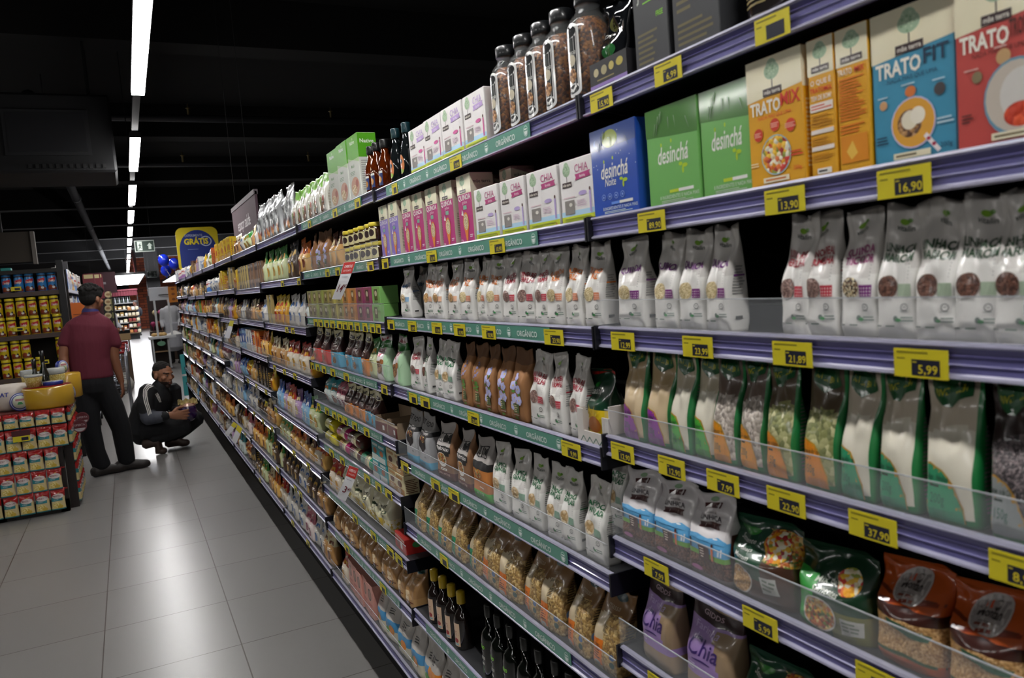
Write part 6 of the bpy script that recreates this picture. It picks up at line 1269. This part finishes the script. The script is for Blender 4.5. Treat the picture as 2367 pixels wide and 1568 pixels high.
# ---------------------------------------------------------------- people
def tube2(b, pts, rs, side, m, n=14):
    """tapering limb with elliptical section; rs = (half width along side, half depth)"""
    pts = [Vector(p) for p in pts]; vs = []; fs = []; side = Vector(side).normalized(); N = len(pts)
    P2 = []; R2 = []
    P2.append(pts[0]-(pts[1]-pts[0]).normalized()*rs[0][1]*.6); R2.append((rs[0][0]*.55, rs[0][1]*.55))
    for i in range(N): P2.append(pts[i]); R2.append(rs[i])
    P2.append(pts[-1]+(pts[-1]-pts[-2]).normalized()*rs[-1][1]*.6); R2.append((rs[-1][0]*.55, rs[-1][1]*.55))
    for i, p in enumerate(P2):
        d = (P2[min(i+1, len(P2)-1)]-P2[max(i-1, 0)]).normalized(); a = (side-d*side.dot(d)).normalized(); c = d.cross(a)
        for k in range(n): t = 2*pi*k/n; vs.append(p+a*cos(t)*R2[i][0]+c*sin(t)*R2[i][1])
    for i in range(len(P2)-1):
        for k in range(n): fs.append((i*n+k, i*n+(k+1)%n, (i+1)*n+(k+1)%n, (i+1)*n+k))
    fs.append(tuple(range(n))[::-1]); fs.append(tuple((len(P2)-1)*n+k for k in range(n)))
    b.add(vs, fs, m, True)
def ellip(b, c, r, m, rot=None, n=16):
    c = Vector(c); vs = []; fs = []; k_ = n//2; M = rot or Matrix.Identity(3)
    for j in range(k_+1):
        a = pi*j/k_
        for i in range(n): t = 2*pi*i/n; vs.append(c+M@Vector((r[0]*sin(a)*cos(t), r[1]*sin(a)*sin(t), r[2]*cos(a))))
    for j in range(k_):
        for i in range(n): fs.append((j*n+i, (j+1)*n+i, (j+1)*n+(i+1)%n, j*n+(i+1)%n))
    b.add(vs, fs, m, True)
def fuse(b, name, vox=.008, it=4, matf=None, mats=None):
    me = b.mesh(name+'_raw'); o = bpy.data.objects.new('tmp', me); COL.objects.link(o)
    md = o.modifiers.new('r', 'REMESH'); md.mode = 'VOXEL'; md.voxel_size = vox; md.use_smooth_shade = True
    s = o.modifiers.new('s', 'SMOOTH'); s.iterations = it; s.factor = .5
    dg = bpy.context.evaluated_depsgraph_get(); dg.update(); out = bpy.data.meshes.new_from_object(o.evaluated_get(dg)); out.name = name
    bpy.data.objects.remove(o); bpy.data.meshes.remove(me)
    out.materials.clear()
    for m in (mats or [b.mats[0]]): out.materials.append(m)
    for p in out.polygons:
        p.use_smooth = True; p.material_index = matf(p.center) if matf else 0
    return out
def cloth_mat(name, c, rough=.85, c2=None):
    m, nt, b, tc = nodemat(name, rough); n = nt.nodes.new('ShaderNodeTexNoise'); n.inputs['Scale'].default_value = 6; n.inputs['Detail'].default_value = 3
    mp = nt.nodes.new('ShaderNodeMapping'); mp.inputs['Scale'].default_value = (2.5, 2.5, .5); nt.links.new(tc.outputs['Object'], mp.inputs[0]); nt.links.new(mp.outputs[0], n.inputs[0])
    bp = nt.nodes.new('ShaderNodeBump'); bp.inputs['Strength'].default_value = .6; bp.inputs['Distance'].default_value = .015; nt.links.new(n.outputs[0], bp.inputs['Height']); nt.links.new(bp.outputs[0], b.inputs['Normal'])
    b.inputs['Base Color'].default_value = rgb(c); return m
skinm = mat('8a5a42', .5, name='skin'); skin2 = mat('9a6a50', .5, name='skin_light'); hairm = mat('0b0908', .95)
def hand(b, wrist, dirv, nrm, thumb, m, s=1.0, curl=.5):
    """palm + five bent tapering fingers; dirv = wrist to knuckles, nrm = towards the palm side, thumb = side of the thumb"""
    d = Vector(dirv).normalized(); nn = Vector(nrm); nn = (nn-d*nn.dot(d)).normalized(); t = Vector(thumb); t = (t-d*t.dot(d)-nn*t.dot(nn)).normalized(); w = Vector(wrist)
    tube2(b, [w-d*.02*s, w+d*.02*s, w+d*.06*s, w+d*.088*s], [(.024*s, .018*s), (.034*s, .016*s), (.041*s, .015*s), (.038*s, .012*s)], t, m, 12)
    for i, (o_, L) in enumerate([(.030, .072), (.0105, .082), (-.0105, .076), (-.030, .060)]):
        p0 = w+d*.082*s+t*o_*s; a = 0; pts = [p0]; dd = d+t*(o_*4)
        for k, f in enumerate((.42, .32, .26)):
            a += curl*(.35+.25*k); v = (dd.normalized()*cos(a)+nn*sin(a)); pts.append(pts[-1]+v*L*f*s)
        tube2(b, pts, [(.0105*s, .0105*s), (.0098*s, .0098*s), (.0088*s, .0088*s), (.0075*s, .0075*s)], t, m, 8)
    p0 = w+d*.025*s+t*.03*s; v1 = (d*.7+t*.75+nn*.2).normalized(); v2 = (d*.95+t*.15+nn*(.25+curl*.3)).normalized()
    tube2(b, [p0, p0+v1*.035*s, p0+v1*.035*s+v2*.032*s, p0+v1*.035*s+v2*.058*s], [(.014*s, .014*s), (.0125*s, .0125*s), (.011*s, .011*s), (.009*s, .009*s)], nn, m, 8)
def head(b, c, fwd, s=1.0, tilt=0.0, m=None):
    """head with brow, nose, lips, chin and ears; c = centre, fwd = facing direction"""
    f = Vector(fwd).normalized(); r = f.cross(Vector((0, 0, 1))).normalized(); u = r.cross(f); M = Matrix((r, f, u)).transposed(); c = Vector(c)
    P = lambda x, y, z: c+(r*x+f*y+u*z)*s
    ellip(b, P(0, -.012, .025), (.076*s, .095*s, .088*s), m, M); ellip(b, P(0, .02, -.035), (.062*s, .072*s, .082*s), m, M)
    ellip(b, P(0, .062, -.098), (.03*s, .024*s, .022*s), m, M); ellip(b, P(0, .076, .028), (.048*s, .016*s, .012*s), m, M)
    tube2(b, [P(0, .086, .02), P(0, .094, -.008), P(0, .103, -.028)], [(.008*s, .007*s), (.01*s, .009*s), (.015*s, .01*s)], r, m, 10)
    ellip(b, P(0, .09, -.062), (.026*s, .012*s, .009*s), m, M); ellip(b, P(0, .088, -.074), (.022*s, .012*s, .008*s), m, M)
    for k in (-1, 1):
        ellip(b, P(.05*k, .06, -.02), (.02*s, .022*s, .02*s), m, M); ellip(b, P(.078*k, -.01, -.012), (.012*s, .02*s, .032*s), m, M)
    return P, M
def part(name, me, parent, label=None):
    o = bpy.data.objects.new(name, me); COL.objects.link(o); o.parent = parent
    if label: o['label'] = label
    return o
# --- standing man seen from behind
Y1 = 8.08
def P1(px, py, dy=0.0): return atY(px, py, Y1+dy)
b = MB()
hc = P1(212, 692, .0); facing = Vector((.62, .75, -.12))
head(b, hc, facing, 1.0, m=skinm)
tube2(b, [P1(209, 732), P1(209, 712)], [(.062, .06), (.056, .058)], (1, 0, 0), skinm)
X_ = (1, 0, 0)
tube2(b, [P1(211, 735), P1(210, 755), P1(207, 790), P1(208, 830), P1(212, 868), P1(214, 895)], [(.09, .06), (.165, .085), (.16, .1), (.145, .1), (.145, .105), (.155, .11)], X_, skinm, 18)
# left arm and right arm
tube2(b, [P1(168, 752), P1(152, 790), P1(147, 825, -.02)], [(.040, .045), (.052, .055), (.042, .045)], X_, skinm)
tube2(b, [P1(147, 825, -.02), P1(150, 850, -.05), P1(156, 872, -.11)], [(.042, .044), (.036, .038), (.026, .028)], X_, skinm)
hand(b, P1(156, 872, -.11), (.15, -.6, -1), (1, 0, 0), (0, -1, 0), skinm, 1.0, .6)
tube2(b, [P1(249, 754), P1(262, 795), P1(264, 828, .0)], [(.040, .045), (.052, .055), (.043, .045)], X_, skinm)
tube2(b, [P1(264, 828), P1(273, 858, .02), P1(281, 884, .03)], [(.043, .044), (.038, .038), (.026, .028)], X_, skinm)
hand(b, P1(281, 884, .03), (.05, .05, -1), (-1, .2, 0), (0, 1, 0), skinm, 1.0, .5)
# legs
LK = [(193, 890, 0), (203, 950, -.02), (211, 1000, -.02), (222, 1045, .0), (236, 1078, .02)]
RK = [(237, 890, 0), (262, 945, .01), (280, 990, .02), (288, 1035, .04), (293, 1064, .06)]
for ch in (LK, RK): tube2(b, [P1(*p) for p in ch], [(.092, .1), (.08, .085), (.062, .065), (.055, .058), (.042, .045)], X_, skinm)
def foot(b, ankle, toe, m, s=1.0, z0=0.0, r0=.045):
    a = Vector(ankle); t = Vector(toe); d = (t-a); d.z = 0; d.normalize(); 
    tube2(b, [a-d*.045*s, a+d*.05*s, t-d*.04*s, t], [(.04*s, .045*s), (.045*s, .042*s), (.048*s, .036*s), (.04*s, .03*s)], d.cross(Vector((0, 0, 1))), m, 14)
la = atZ(236, 1089, .055); ra = atZ(288, 1078, .055)
la = P1(234, 1089); la.z = .05; ra = P1(288, 1078, .06); ra.z = .05
lt = la+Vector((.19, .06, -.018)); rt = ra+Vector((.20, .03, -.018))
foot(b, la, lt, skinm); foot(b, ra, rt, skinm)
body1 = fuse(b, 'person', .0075, 3, mats=[skinm])
man1 = obj('person', body1, label='person in maroon polo shirt and black trousers standing with back to camera', cat='person')
# clothes
maroon = cloth_mat('maroon_knit', '5e1a2c'); blackc = cloth_mat('black_cotton', '0c0d12', .95)
b = MB()
tube2(b, [P1(210, 726), P1(211, 736), P1(210, 752), P1(207, 790), P1(208, 830), P1(212, 862), P1(213, 872)], [(.08, .07), (.15, .085), (.205, .11), (.19, .13), (.172, .128), (.178, .13), (.182, .132)], X_, maroon, 22)
tube2(b, [P1(172, 748), P1(160, 765), P1(152, 788), P1(150, 797)], [(.05, .06), (.062, .066), (.062, .066), (.064, .068)], X_, maroon)
tube2(b, [P1(244, 750), P1(257, 768), P1(264, 790), P1(266, 798)], [(.05, .06), (.062, .066), (.06, .066), (.062, .066)], X_, maroon)
part('polo_shirt', fuse(b, 'polo_shirt', .008, 14, mats=[maroon]), man1)
b = MB(); tube2(b, [P1(209, 722), P1(210, 731)], [(.074, .072), (.084, .076)], X_, maroon, 20); part('collar', fuse(b, 'collar', .006, 2, mats=[maroon]), man1)
b = MB(); tube2(b, [P1(209, 716), P1(209, 722)], [(.066, .064), (.074, .07)], X_, mat('2c2c68', .7), 20); part('blue_lanyard', fuse(b, 'blue_lanyard', .006, 2, mats=[mat('2c2c68', .7)]), man1, 'blue band showing above the collar')
b = MB(); tube2(b, [P1(213, 866), P1(214, 885), P1(215, 905)], [(.165, .12), (.18, .135), (.17, .13)], X_, blackc, 20)
tube2(b, [P1(*p) for p in LK], [(.1, .11), (.098, .105), (.085, .088), (.08, .082), (.078, .08)], X_, blackc); tube2(b, [P1(*p) for p in RK], [(.1, .11), (.098, .105), (.085, .088), (.08, .082), (.075, .078)], X_, blackc)
part('trousers', fuse(b, 'trousers', .009, 4, mats=[blackc]), man1)
shoe = mat('1c1614', .5)
b = MB(); foot(b, la, lt, shoe, 1.22); foot(b, ra, rt, shoe, 1.22); m_ = fuse(b, 'shoes', .007, 3, mats=[shoe]); 
for v in m_.vertices: v.co.z = max(v.co.z, .004)
part('shoes', m_, man1)
f = facing.normalized(); r_ = f.cross(Vector((0, 0, 1))).normalized(); u_ = r_.cross(f); M_ = Matrix((r_, f, u_)).transposed()
b = MB(); ellip(b, hc+u_*.055-f*.012, (.088, .112, .078), hairm, M_); ellip(b, hc-f*.05+u_*.01, (.08, .062, .075), hairm, M_); ellip(b, hc+f*.07+u_*.085, (.06, .05, .04), hairm, M_)
rr = random.Random(3)
for i in range(150):
    t = rr.uniform(0, 2*pi); a = rr.uniform(0, 1.35); k_ = rr.uniform(.98, 1.1); q_ = hc+u_*.055-f*.012+M_@Vector((.088*k_*sin(a)*cos(t), .112*k_*sin(a)*sin(t), .08*k_*cos(a))); ellip(b, q_, (.011, .011, .013), hairm, n=6)
part('hair', fuse(b, 'hair', .0055, 1, mats=[hairm]), man1)
# --- crouching man
Y2 = 8.85
def P2(px, py, dy=0.0): return atY(px, py, Y2+dy)
b = MB(); h2 = P2(377, 866, -.02); fc = Vector((.62, -.72, -.16))
HP, HM = head(b, h2, fc, 1.12, m=skin2)
tube2(b, [P2(368, 905, .0), P2(371, 884, -.0)], [(.07, .07), (.06, .062)], X_, skin2)
sd = Vector((.55, .83, 0))
sh_n = P2(338, 902, -.13); sh_f = P2(399, 898, .12); hipc = P2(331, 992, .03)
tube2(b, [P2(369, 900, 0), P2(364, 915, 0), P2(352, 945, 0), P2(338, 975, .02), P2(332, 995, .03)], [(.10, .08), (.2, .12), (.19, .13), (.17, .13), (.16, .14)], sd, skin2, 18)
el_n = P2(339, 968, -.22); wr_n = P2(394, 960, -.30); el_f = P2(402, 950, .12); wr_f = P2(416, 944, -.02)
tube2(b, [sh_n, P2(336, 935, -.19), el_n], [(.06, .06), (.052, .052), (.043, .043)], X_, skin2); tube2(b, [el_n, P2(366, 965, -.27), wr_n], [(.043, .043), (.038, .038), (.027, .027)], (0, 0, 1), skin2)
tube2(b, [sh_f, P2(404, 925, .14), el_f], [(.06, .06), (.05, .05), (.042, .042)], X_, skin2); tube2(b, [el_f, wr_f], [(.042, .042), (.028, .028)], (0, 0, 1), skin2)
bagc = P2(436, 951, -.14)
hand(b, wr_n, (1, .15, -.15), (.25, 1, .0), (.1, 0, 1), skin2, 1.25, .45)
hand(b, wr_f, (1, -.15, .1), (.2, -1, 0), (0, 0, 1), skin2, 1.05, .5)
kn_n = P2(428, 985, -.16); kn_f = P2(457, 966, .16); an_n = P2(352, 1020, -.12); an_f = P2(400, 1022, .12); an_n.z = max(an_n.z, .12); an_f.z = .09
hp_n = P2(334, 993, -.08); hp_f = P2(338, 990, .12)
tube2(b, [hp_n, (hp_n+kn_n)/2+Vector((0, 0, -.01)), kn_n], [(.09, .09), (.082, .082), (.062, .062)], (0, 1, 0), skin2); tube2(b, [hp_f, (hp_f+kn_f)/2, kn_f], [(.09, .09), (.082, .082), (.062, .062)], (0, 1, 0), skin2)
tube2(b, [kn_n, (kn_n+an_n)/2-Vector((.0, 0, .01)), an_n], [(.062, .062), (.055, .055), (.04, .04)], (0, 1, 0), skin2); tube2(b, [kn_f, (kn_f+an_f)/2, an_f], [(.062, .062), (.055, .055), (.04, .04)], (0, 1, 0), skin2)
tn = P2(380, 1040, -.14); tn.z = .03; tf = an_f+Vector((.14, -.03, -.05))
foot(b, an_n+Vector((-.01, 0, -.02)), tn, skin2, 1.0); foot(b, an_f+Vector((0, 0, -.03)), tf, skin2, .95)
eyem = mat('8a8078', .4); beardm = mat('2a1a14', .8); lipm = mat('6a4034', .6)
def facem(c):
    v = HM.transposed()@((c-h2)/1.12); x, y, z = v
    if v.length > .15: return 0
    if y > .08 and abs(x) < .02 and -.079 < z < -.061: return 2
    if y > -.02 and z < -.052-.02*max(0, 1-abs(x)/.03)*(1 if y < .085 else 0): return 1
    if .0 > y > -.03 and z < -.03: return 1
    if y > .05 and .022 < z < .032 and .014 < abs(x) < .055: return 1
    return 0
body2 = fuse(b, 'person', .0065, 3, facem, [skin2, beardm, lipm])
man2 = obj('person', body2, label='person crouching in black tracksuit with white sleeve stripes, holding a purple bag', cat='person')
b = MB()
for k in (-1, 1): ellip(b, HP(.029*k, .081, .006), (.011, .008, .0045), eyem, HM, 12)
for k in (-1, 1): ellip(b, HP(.029*k, .0875, .006), (.005, .003, .004), mat('1a1210', .3), HM, 10)
part('eyes', b.mesh('eyes'), man2)
f = fc.normalized(); r_ = f.cross(Vector((0, 0, 1))).normalized(); u_ = r_.cross(f); M_ = Matrix((r_, f, u_)).transposed(); hr2 = mat('120d0b', .95)
b = MB(); ellip(b, h2+u_*.058-f*.022, (.085, .100, .074), hr2, M_); ellip(b, h2-f*.066+u_*.0, (.078, .052, .078), hr2, M_)
for i in range(90):
    t = rr.uniform(0, 2*pi); a = rr.uniform(0, 1.2); q_ = h2+u_*.058-f*.022+M_@Vector((.086*sin(a)*cos(t), .1*sin(a)*sin(t), .075*cos(a))); ellip(b, q_, (.007, .007, .007), hr2, n=6)
b.v = b.v; part('hair', fuse(b, 'hair', .006, 2, mats=[hr2]), man2)
jb = cloth_mat('black_tracksuit', '0b0c11', .8); jg = cloth_mat('grey_tracksuit', '474a54', .75)
b = MB(); tube2(b, [P2(368, 893, 0), P2(368, 901, 0), P2(363, 916, 0), P2(350, 945, 0), P2(337, 975, .02), P2(331, 1000, .03)], [(.085, .085), (.13, .1), (.235, .14), (.235, .165), (.2, .16), (.185, .165)], sd, jb, 22)
tube2(b, [sh_n+Vector((.02, 0, .0)), P2(335, 935, -.19), el_n], [(.09, .09), (.082, .082), (.07, .07)], X_, jb); tube2(b, [el_n, P2(366, 965, -.27), wr_n-Vector((.03, 0, 0))], [(.07, .07), (.064, .064), (.045, .045)], (0, 0, 1), jb)
tube2(b, [sh_f, P2(404, 925, .14), el_f], [(.085, .085), (.075, .075), (.065, .065)], X_, jb); tube2(b, [el_f, wr_f-Vector((.02, 0, 0))], [(.06, .06), (.042, .042)], (0, 0, 1), jb)
def jm(c):
    a = el_n; d = (wr_n-el_n); t = (c-a).dot(d)/d.dot(d); q_ = (c-a-d*t).length
    return 1 if (-.18 < t < .72 and q_ < .085 and c.y < Y2-.12) else 0
part('tracksuit_jacket', fuse(b, 'tracksuit_jacket', .008, 4, jm, [jb, jg]), man2)
b = MB(); tube2(b, [P2(369, 899, -.01), P2(371, 889, -.01)], [(.088, .088), (.078, .08)], X_, jb, 20); part('jacket_collar', fuse(b, 'jacket_collar', .006, 2, mats=[jb]), man2)
# three white stripes down the near sleeve: ribbons just above the cloth
jkt = [o for o in man2.children if o.name.startswith('tracksuit_jacket')][0].data
from mathutils.bvhtree import BVHTree
bv = BVHTree.FromPolygons([v.co for v in jkt.vertices], [list(p.vertices) for p in jkt.polygons])
def ribbon(pxs, w, m):
    b = MB(); vs = []
    fine = []
    for (a_, c_) in zip(pxs, pxs[1:]):
        for k in range(6): fine.append((a_[0]+(c_[0]-a_[0])*k/6, a_[1]+(c_[1]-a_[1])*k/6))
    fine.append(pxs[-1])
    o_ = Vector((0, 0, HC))
    for i, (px, py) in enumerate(fine):
        q0 = fine[max(0, i-1)]; q1 = fine[min(len(fine)-1, i+1)]; dx, dy = q1[0]-q0[0], q1[1]-q0[1]; L_ = math.hypot(dx, dy) or 1; nx, ny = -dy/L_*w/2, dx/L_*w/2
        for s_ in (-1, 1):
            d_ = ray(px+nx*s_, py+ny*s_).normalized(); hit = bv.ray_cast(o_, d_, 30)
            if hit[0] is None: vs.append(None)
            else: vs.append(hit[0]+hit[1]*.003)
    for i in range(len(fine)-1):
        q_ = [vs[2*i], vs[2*i+1], vs[2*i+3], vs[2*i+2]]
        if all(v is not None for v in q_) and max((q_[0]-q_[2]).length, (q_[1]-q_[3]).length) < .08: b.add(q_, [(0, 1, 2, 3)], m)
    return b
wstr = mat('d8d6d0', .6)
b = MB()
for (off, x0_) in ((0, 0), (1, 0), (2, 0)):
    o_ = off*4.4
    pts = [(351+off*1.5, 886.5+off*3.2), (340+off*2.2, 891+off*3.0), (332.5+off*3.4, 901+off*1.5), (331.5+off*3.8, 915), (334+off*3.8, 930), (339+off*3.6, 945), (343.5+off*3.0, 961-off*2)]
    rb = ribbon(pts, 1.9, wstr); b.add(rb.v, rb.f, wstr)
for off in range(3):
    rb = ribbon([(358.5+off*2.2, 911-off*1.2), (363.5+off*2.2, 920-off*1.2), (368.5+off*1.8, 930)], 1.0, wstr); b.add(rb.v, rb.f, wstr)
rb = ribbon([(386, 954), (390, 950), (394, 955)], 4, wstr); b.add(rb.v, rb.f, wstr)
if b.v: part('white_stripes', b.mesh('white_stripes'), man2, 'white stripes on the sleeve')
b = MB()
tube2(b, [P2(330, 985, .02), P2(332, 1005, .03)], [(.17, .16), (.15, .15)], sd, jb)
for hp, kn, an in ((hp_n, kn_n, an_n), (hp_f, kn_f, an_f)):
    tube2(b, [hp, (hp+kn)/2, kn], [(.115, .115), (.105, .105), (.085, .085)], (0, 1, 0), jb); tube2(b, [kn, (kn+an)/2, an+Vector((.01, 0, .02))], [(.083, .083), (.075, .075), (.062, .062)], (0, 1, 0), jb)
part('tracksuit_trousers', fuse(b, 'tracksuit_trousers', .009, 4, mats=[jb]), man2)
sh2 = mat('3a2a22', .6); b = MB(); foot(b, an_n+Vector((-.01, 0, -.02)), tn, sh2, 1.25); foot(b, an_f+Vector((0, 0, -.03)), tf, sh2, 1.15); m_ = fuse(b, 'shoes', .007, 3, mats=[sh2])
for v in m_.vertices: v.co.z = max(v.co.z, .003)
part('shoes', m_, man2, 'brown shoes')
# the bag he holds
b = MB(); ellip(b, bagc+Vector((0, 0, -.01)), (.085, .045, .1), mat('2c1440', .2, 0, .8)); pb = fuse(b, 'snack_bag', .007, 2, lambda c: 1 if c.z > bagc.z+.055 else 0, [mat('2c1440', .2, 0, .8), mat('c8a090', .25, .2, .6)])
hb = obj('snack_bag', pb, label='purple snack bag with golden top held by the crouching person', cat='snack bag')
b = MB(); n = 14; vs = []
for j in range(3):
    for i in range(n+1): x = (i/n-.5)*.19; vs.append((bagc.x+x, bagc.y+.012*sin(i*2.1+j)-.0, bagc.z+.075+.028*j+.01*sin(i*1.3)))
b.add(vs, [(j*(n+1)+i, j*(n+1)+i+1, (j+1)*(n+1)+i+1, (j+1)*(n+1)+i) for j in range(2) for i in range(n)], mat('d8c890', .2, .5, .5)); part('bag_top_seal', b.mesh('bag_top_seal'), hb, 'shiny golden sealed top')
# --- small figures far away
def figure(x, y, hgt, yaw, skin, top, bottom, lab, apron=None, hair='1a1412', long=False, pack=None, sleeves=True, bald=False):
    s = hgt/1.75; Mz = Matrix.Rotation(yaw, 3, 'Z'); o3 = Vector((x, y, 0))
    T = lambda a, b_, c: o3+Mz@Vector((a*s, b_*s, c*s)); sx = Mz@Vector((1, 0, 0)); fwd = Mz@Vector((0, -1, 0)); sk = mat(skin, .5); b = MB()
    def build(b, m, e, parts):
        if 'h' in parts: head(b, T(0, 0, 1.62), fwd, s, m=m); tube2(b, [T(0, .01, 1.43), T(0, 0, 1.53)], [(.06*s, .06*s)]*2, sx, m)
        if 't' in parts: tube2(b, [T(0, .01, 1.42), T(0, .01, 1.32), T(0, 0, 1.1), T(0, 0, .95)], [(.17*s+e, .08*s+e), (.19*s+e, .105*s+e), (.155*s+e, .1*s+e), (.165*s+e, .11*s+e)], sx, m)
        for k in (-1, 1):
            if 'a' in parts: tube2(b, [T(.2*k, .01, 1.38), T(.24*k, .0, 1.12), T(.2*k, -.14, .95)], [(.05*s+e, .05*s+e), (.042*s+e, .042*s+e), (.03*s+e, .03*s+e)], sx, m)
            if 'H' in parts: hand(b, T(.2*k, -.14, .95), fwd*.5+Vector((0, 0, -.6)), -sx*k, fwd, m, s, .4)
            if 'l' in parts: tube2(b, [T(.09*k, 0, .93), T(.1*k, -.02, .5), T(.1*k, .03, .1)], [(.085*s+e, .09*s+e), (.058*s+e, .06*s+e), (.042*s+e, .042*s+e)], sx, m)
            if 'f' in parts: foot(b, T(.1*k, .03, .055), T(.12*k, -.17, .03), m, s*(1+e*6))
    build(b, sk, 0, 'htaHlf'); o = obj('person', fuse(b, 'person', .012, 2, mats=[sk]), label=lab, cat='person')
    b = MB(); build(b, mat(top, .8), .018, 'ta'); part('coat' if apron else 'jacket', fuse(b, 'jacket', .012, 3, mats=[mat(top, .8)]), o)
    b = MB(); build(b, mat(bottom, .8), .02, 'l'); tube2(b, [T(0, 0, .98), T(0, 0, .88)], [(.18*s, .13*s)]*2, sx, mat(bottom, .8)); part('trousers', fuse(b, 'trousers', .012, 3, mats=[mat(bottom, .8)]), o)
    b = MB(); build(b, shoe, .025, 'f'); m_ = fuse(b, 'shoes', .01, 2, mats=[shoe])
    for v in m_.vertices: v.co.z = max(v.co.z, .003)
    part('shoes', m_, o)
    if not bald: b = MB(); ellip(b, T(0, .025, 1.66), (.088*s, .1*s, .085*s), mat(hair, .7), Mz); part('hair', fuse(b, 'hair', .01, 2, mats=[mat(hair, .7)]), o)
    if apron: b = MB(); tube2(b, [T(0, 0, 1.02), T(0, 0, .75), T(0, 0, .42)], [(.2*s, .15*s), (.23*s, .17*s), (.25*s, .18*s)], sx, mat(apron, .8)); part('apron', fuse(b, 'apron', .012, 3, mats=[mat(apron, .8)]), o, 'long white apron')
    if pack: b = MB(); ellip(b, T(0, .2, 1.18), (.16*s, .11*s, .22*s), mat(pack, .8), Mz); q_ = obj('backpack', fuse(b, 'backpack', .012, 3, mats=[mat(pack, .8)]), label='dark backpack worn by the distant person', cat='backpack')
    return o
p = atY(408, 850, 20.3)
figure(p.x+.06, 21.1, 1.72, radians(-18), '7a5240', 'a4a4a8', '15161a', 'person in white coat and long white apron partly behind the shelf end', apron='a0a0a6', bald=True)
p = atY(322, 765, 42)
figure(p.x-.05, 41.6, 1.72, radians(-62), '6a4434', '1a2030', '2c322c', 'distant person in navy top with backpack near the brick wall', pack='12141c')
p = atY(262, 745, 26)
figure(p.x+.0, 26, 1.62, radians(70), '8a5a42', 'b8bcc4', '1c1c20', 'distant person in pale shirt partly hidden behind the dark tower', hair='3a2418')
# ---------------------------------------------------------------- labels that single each thing out
def ordn(i): return ORD[i] if i < len(ORD) else 'next'
grp = {}
for o, code, where, y in ITEMS: grp.setdefault((code, where, KD[code]['desc']), []).append((o, y, o.location.z))
def bayname(b): return BN[BAYS.index(b)]
for (code, where, desc), lst in grp.items():
    if where[0] == 'L':
        for o, y, z in lst: o['label'] = desc.replace('small ', '')+' on the left shelves beyond the standing man'; o['group'] = desc+' on left shelves level %.1f' % where[1]
        for i, (o, y, z) in enumerate(sorted(lst, key=lambda t: t[1])): 
            lv_ = ORD[[.15, .5, .85, 1.2, 1.5, 1.8].index(where[1])]+' level up'; o['label'] = '%s, %s from camera, left row %s' % (desc, ordn(i), lv_)
        continue
    zs = sorted({round(t[2], 2) for t in lst}); s = where[1]; nlev = len(LEV[where[0]])
    sh = 'bottom' if s == nlev else ['top', 'second', 'third', 'fourth', 'fifth', 'sixth', 'seventh', 'eighth'][s]
    for z in zs:
        L_ = sorted([t for t in lst if round(t[2], 2) == z], key=lambda t: -t[1])
        tier = '' if len(zs) == 1 else (' upper layer' if z == zs[-1] else ' lower layer')
        for i, (o, y, zz) in enumerate(L_):
            pos = '' if len(L_) == 1 else ', %s from left' % ordn(i)
            o['label'] = '%s%s%s, %s shelf, %s bay' % (desc, pos, tier, sh, bayname(where[0]))
            if len(lst) > 1: o['group'] = '%s on %s shelf of %s bay' % (desc, sh, bayname(where[0]))
tg = {}
for o, price, bay, s, y in tags: tg.setdefault((bay, s), []).append((y, o, price))
for (bay, s), L_ in tg.items():
    for i, (y, o, price) in enumerate(sorted(L_, key=lambda t: -t[0])):
        sh = ['top', 'second', 'third', 'fourth', 'fifth', 'sixth', 'seventh', 'eighth'][s]
        o['label'] = 'yellow price tag%s, %s from left, %s rail, %s bay' % (' reading '+price if price else '', ordn(i), sh, bayname(bay)); o['group'] = 'price tags on %s rail of %s bay' % (sh, bayname(bay))
for o, bay, s, y in strips:
    o['label'] = 'green strip repeating ORGÂNICO on the %s rail of the %s bay' % (['top', 'second', 'third', 'fourth', 'fifth', 'sixth', 'seventh', 'eighth'][s], bayname(bay)); o['group'] = 'green ORGÂNICO strips'
cg = {}
for o, lvl, x in cans: cg.setdefault(lvl, []).append((x, o))
for lvl, L_ in cg.items():
    for i, (x, o) in enumerate(sorted(L_, key=lambda t: -t[0])):
        if 'cn' in o: del o['cn']
        if lvl.startswith('blue'): d = 'blue powder canister with red lettering, %s from right, top shelf' % ordn(i)
        else: d = 'yellow powder canister, %s from right, %s' % (ordn(i), lvl.replace('tier of yellow canisters ', 'tier ').replace('with blue stripe on', ','))
        o['label'] = d.replace('tier , fourth', 'tier on fourth'); o['group'] = lvl
import re
for o in COL.objects:
    if not o.parent and 'label' in o.keys():
        l_ = o['label']
        if len(re.findall('[A-Za-z0-9]+', l_)) > 16: o['label'] = l_.replace(' from left', '').replace('small ', '')
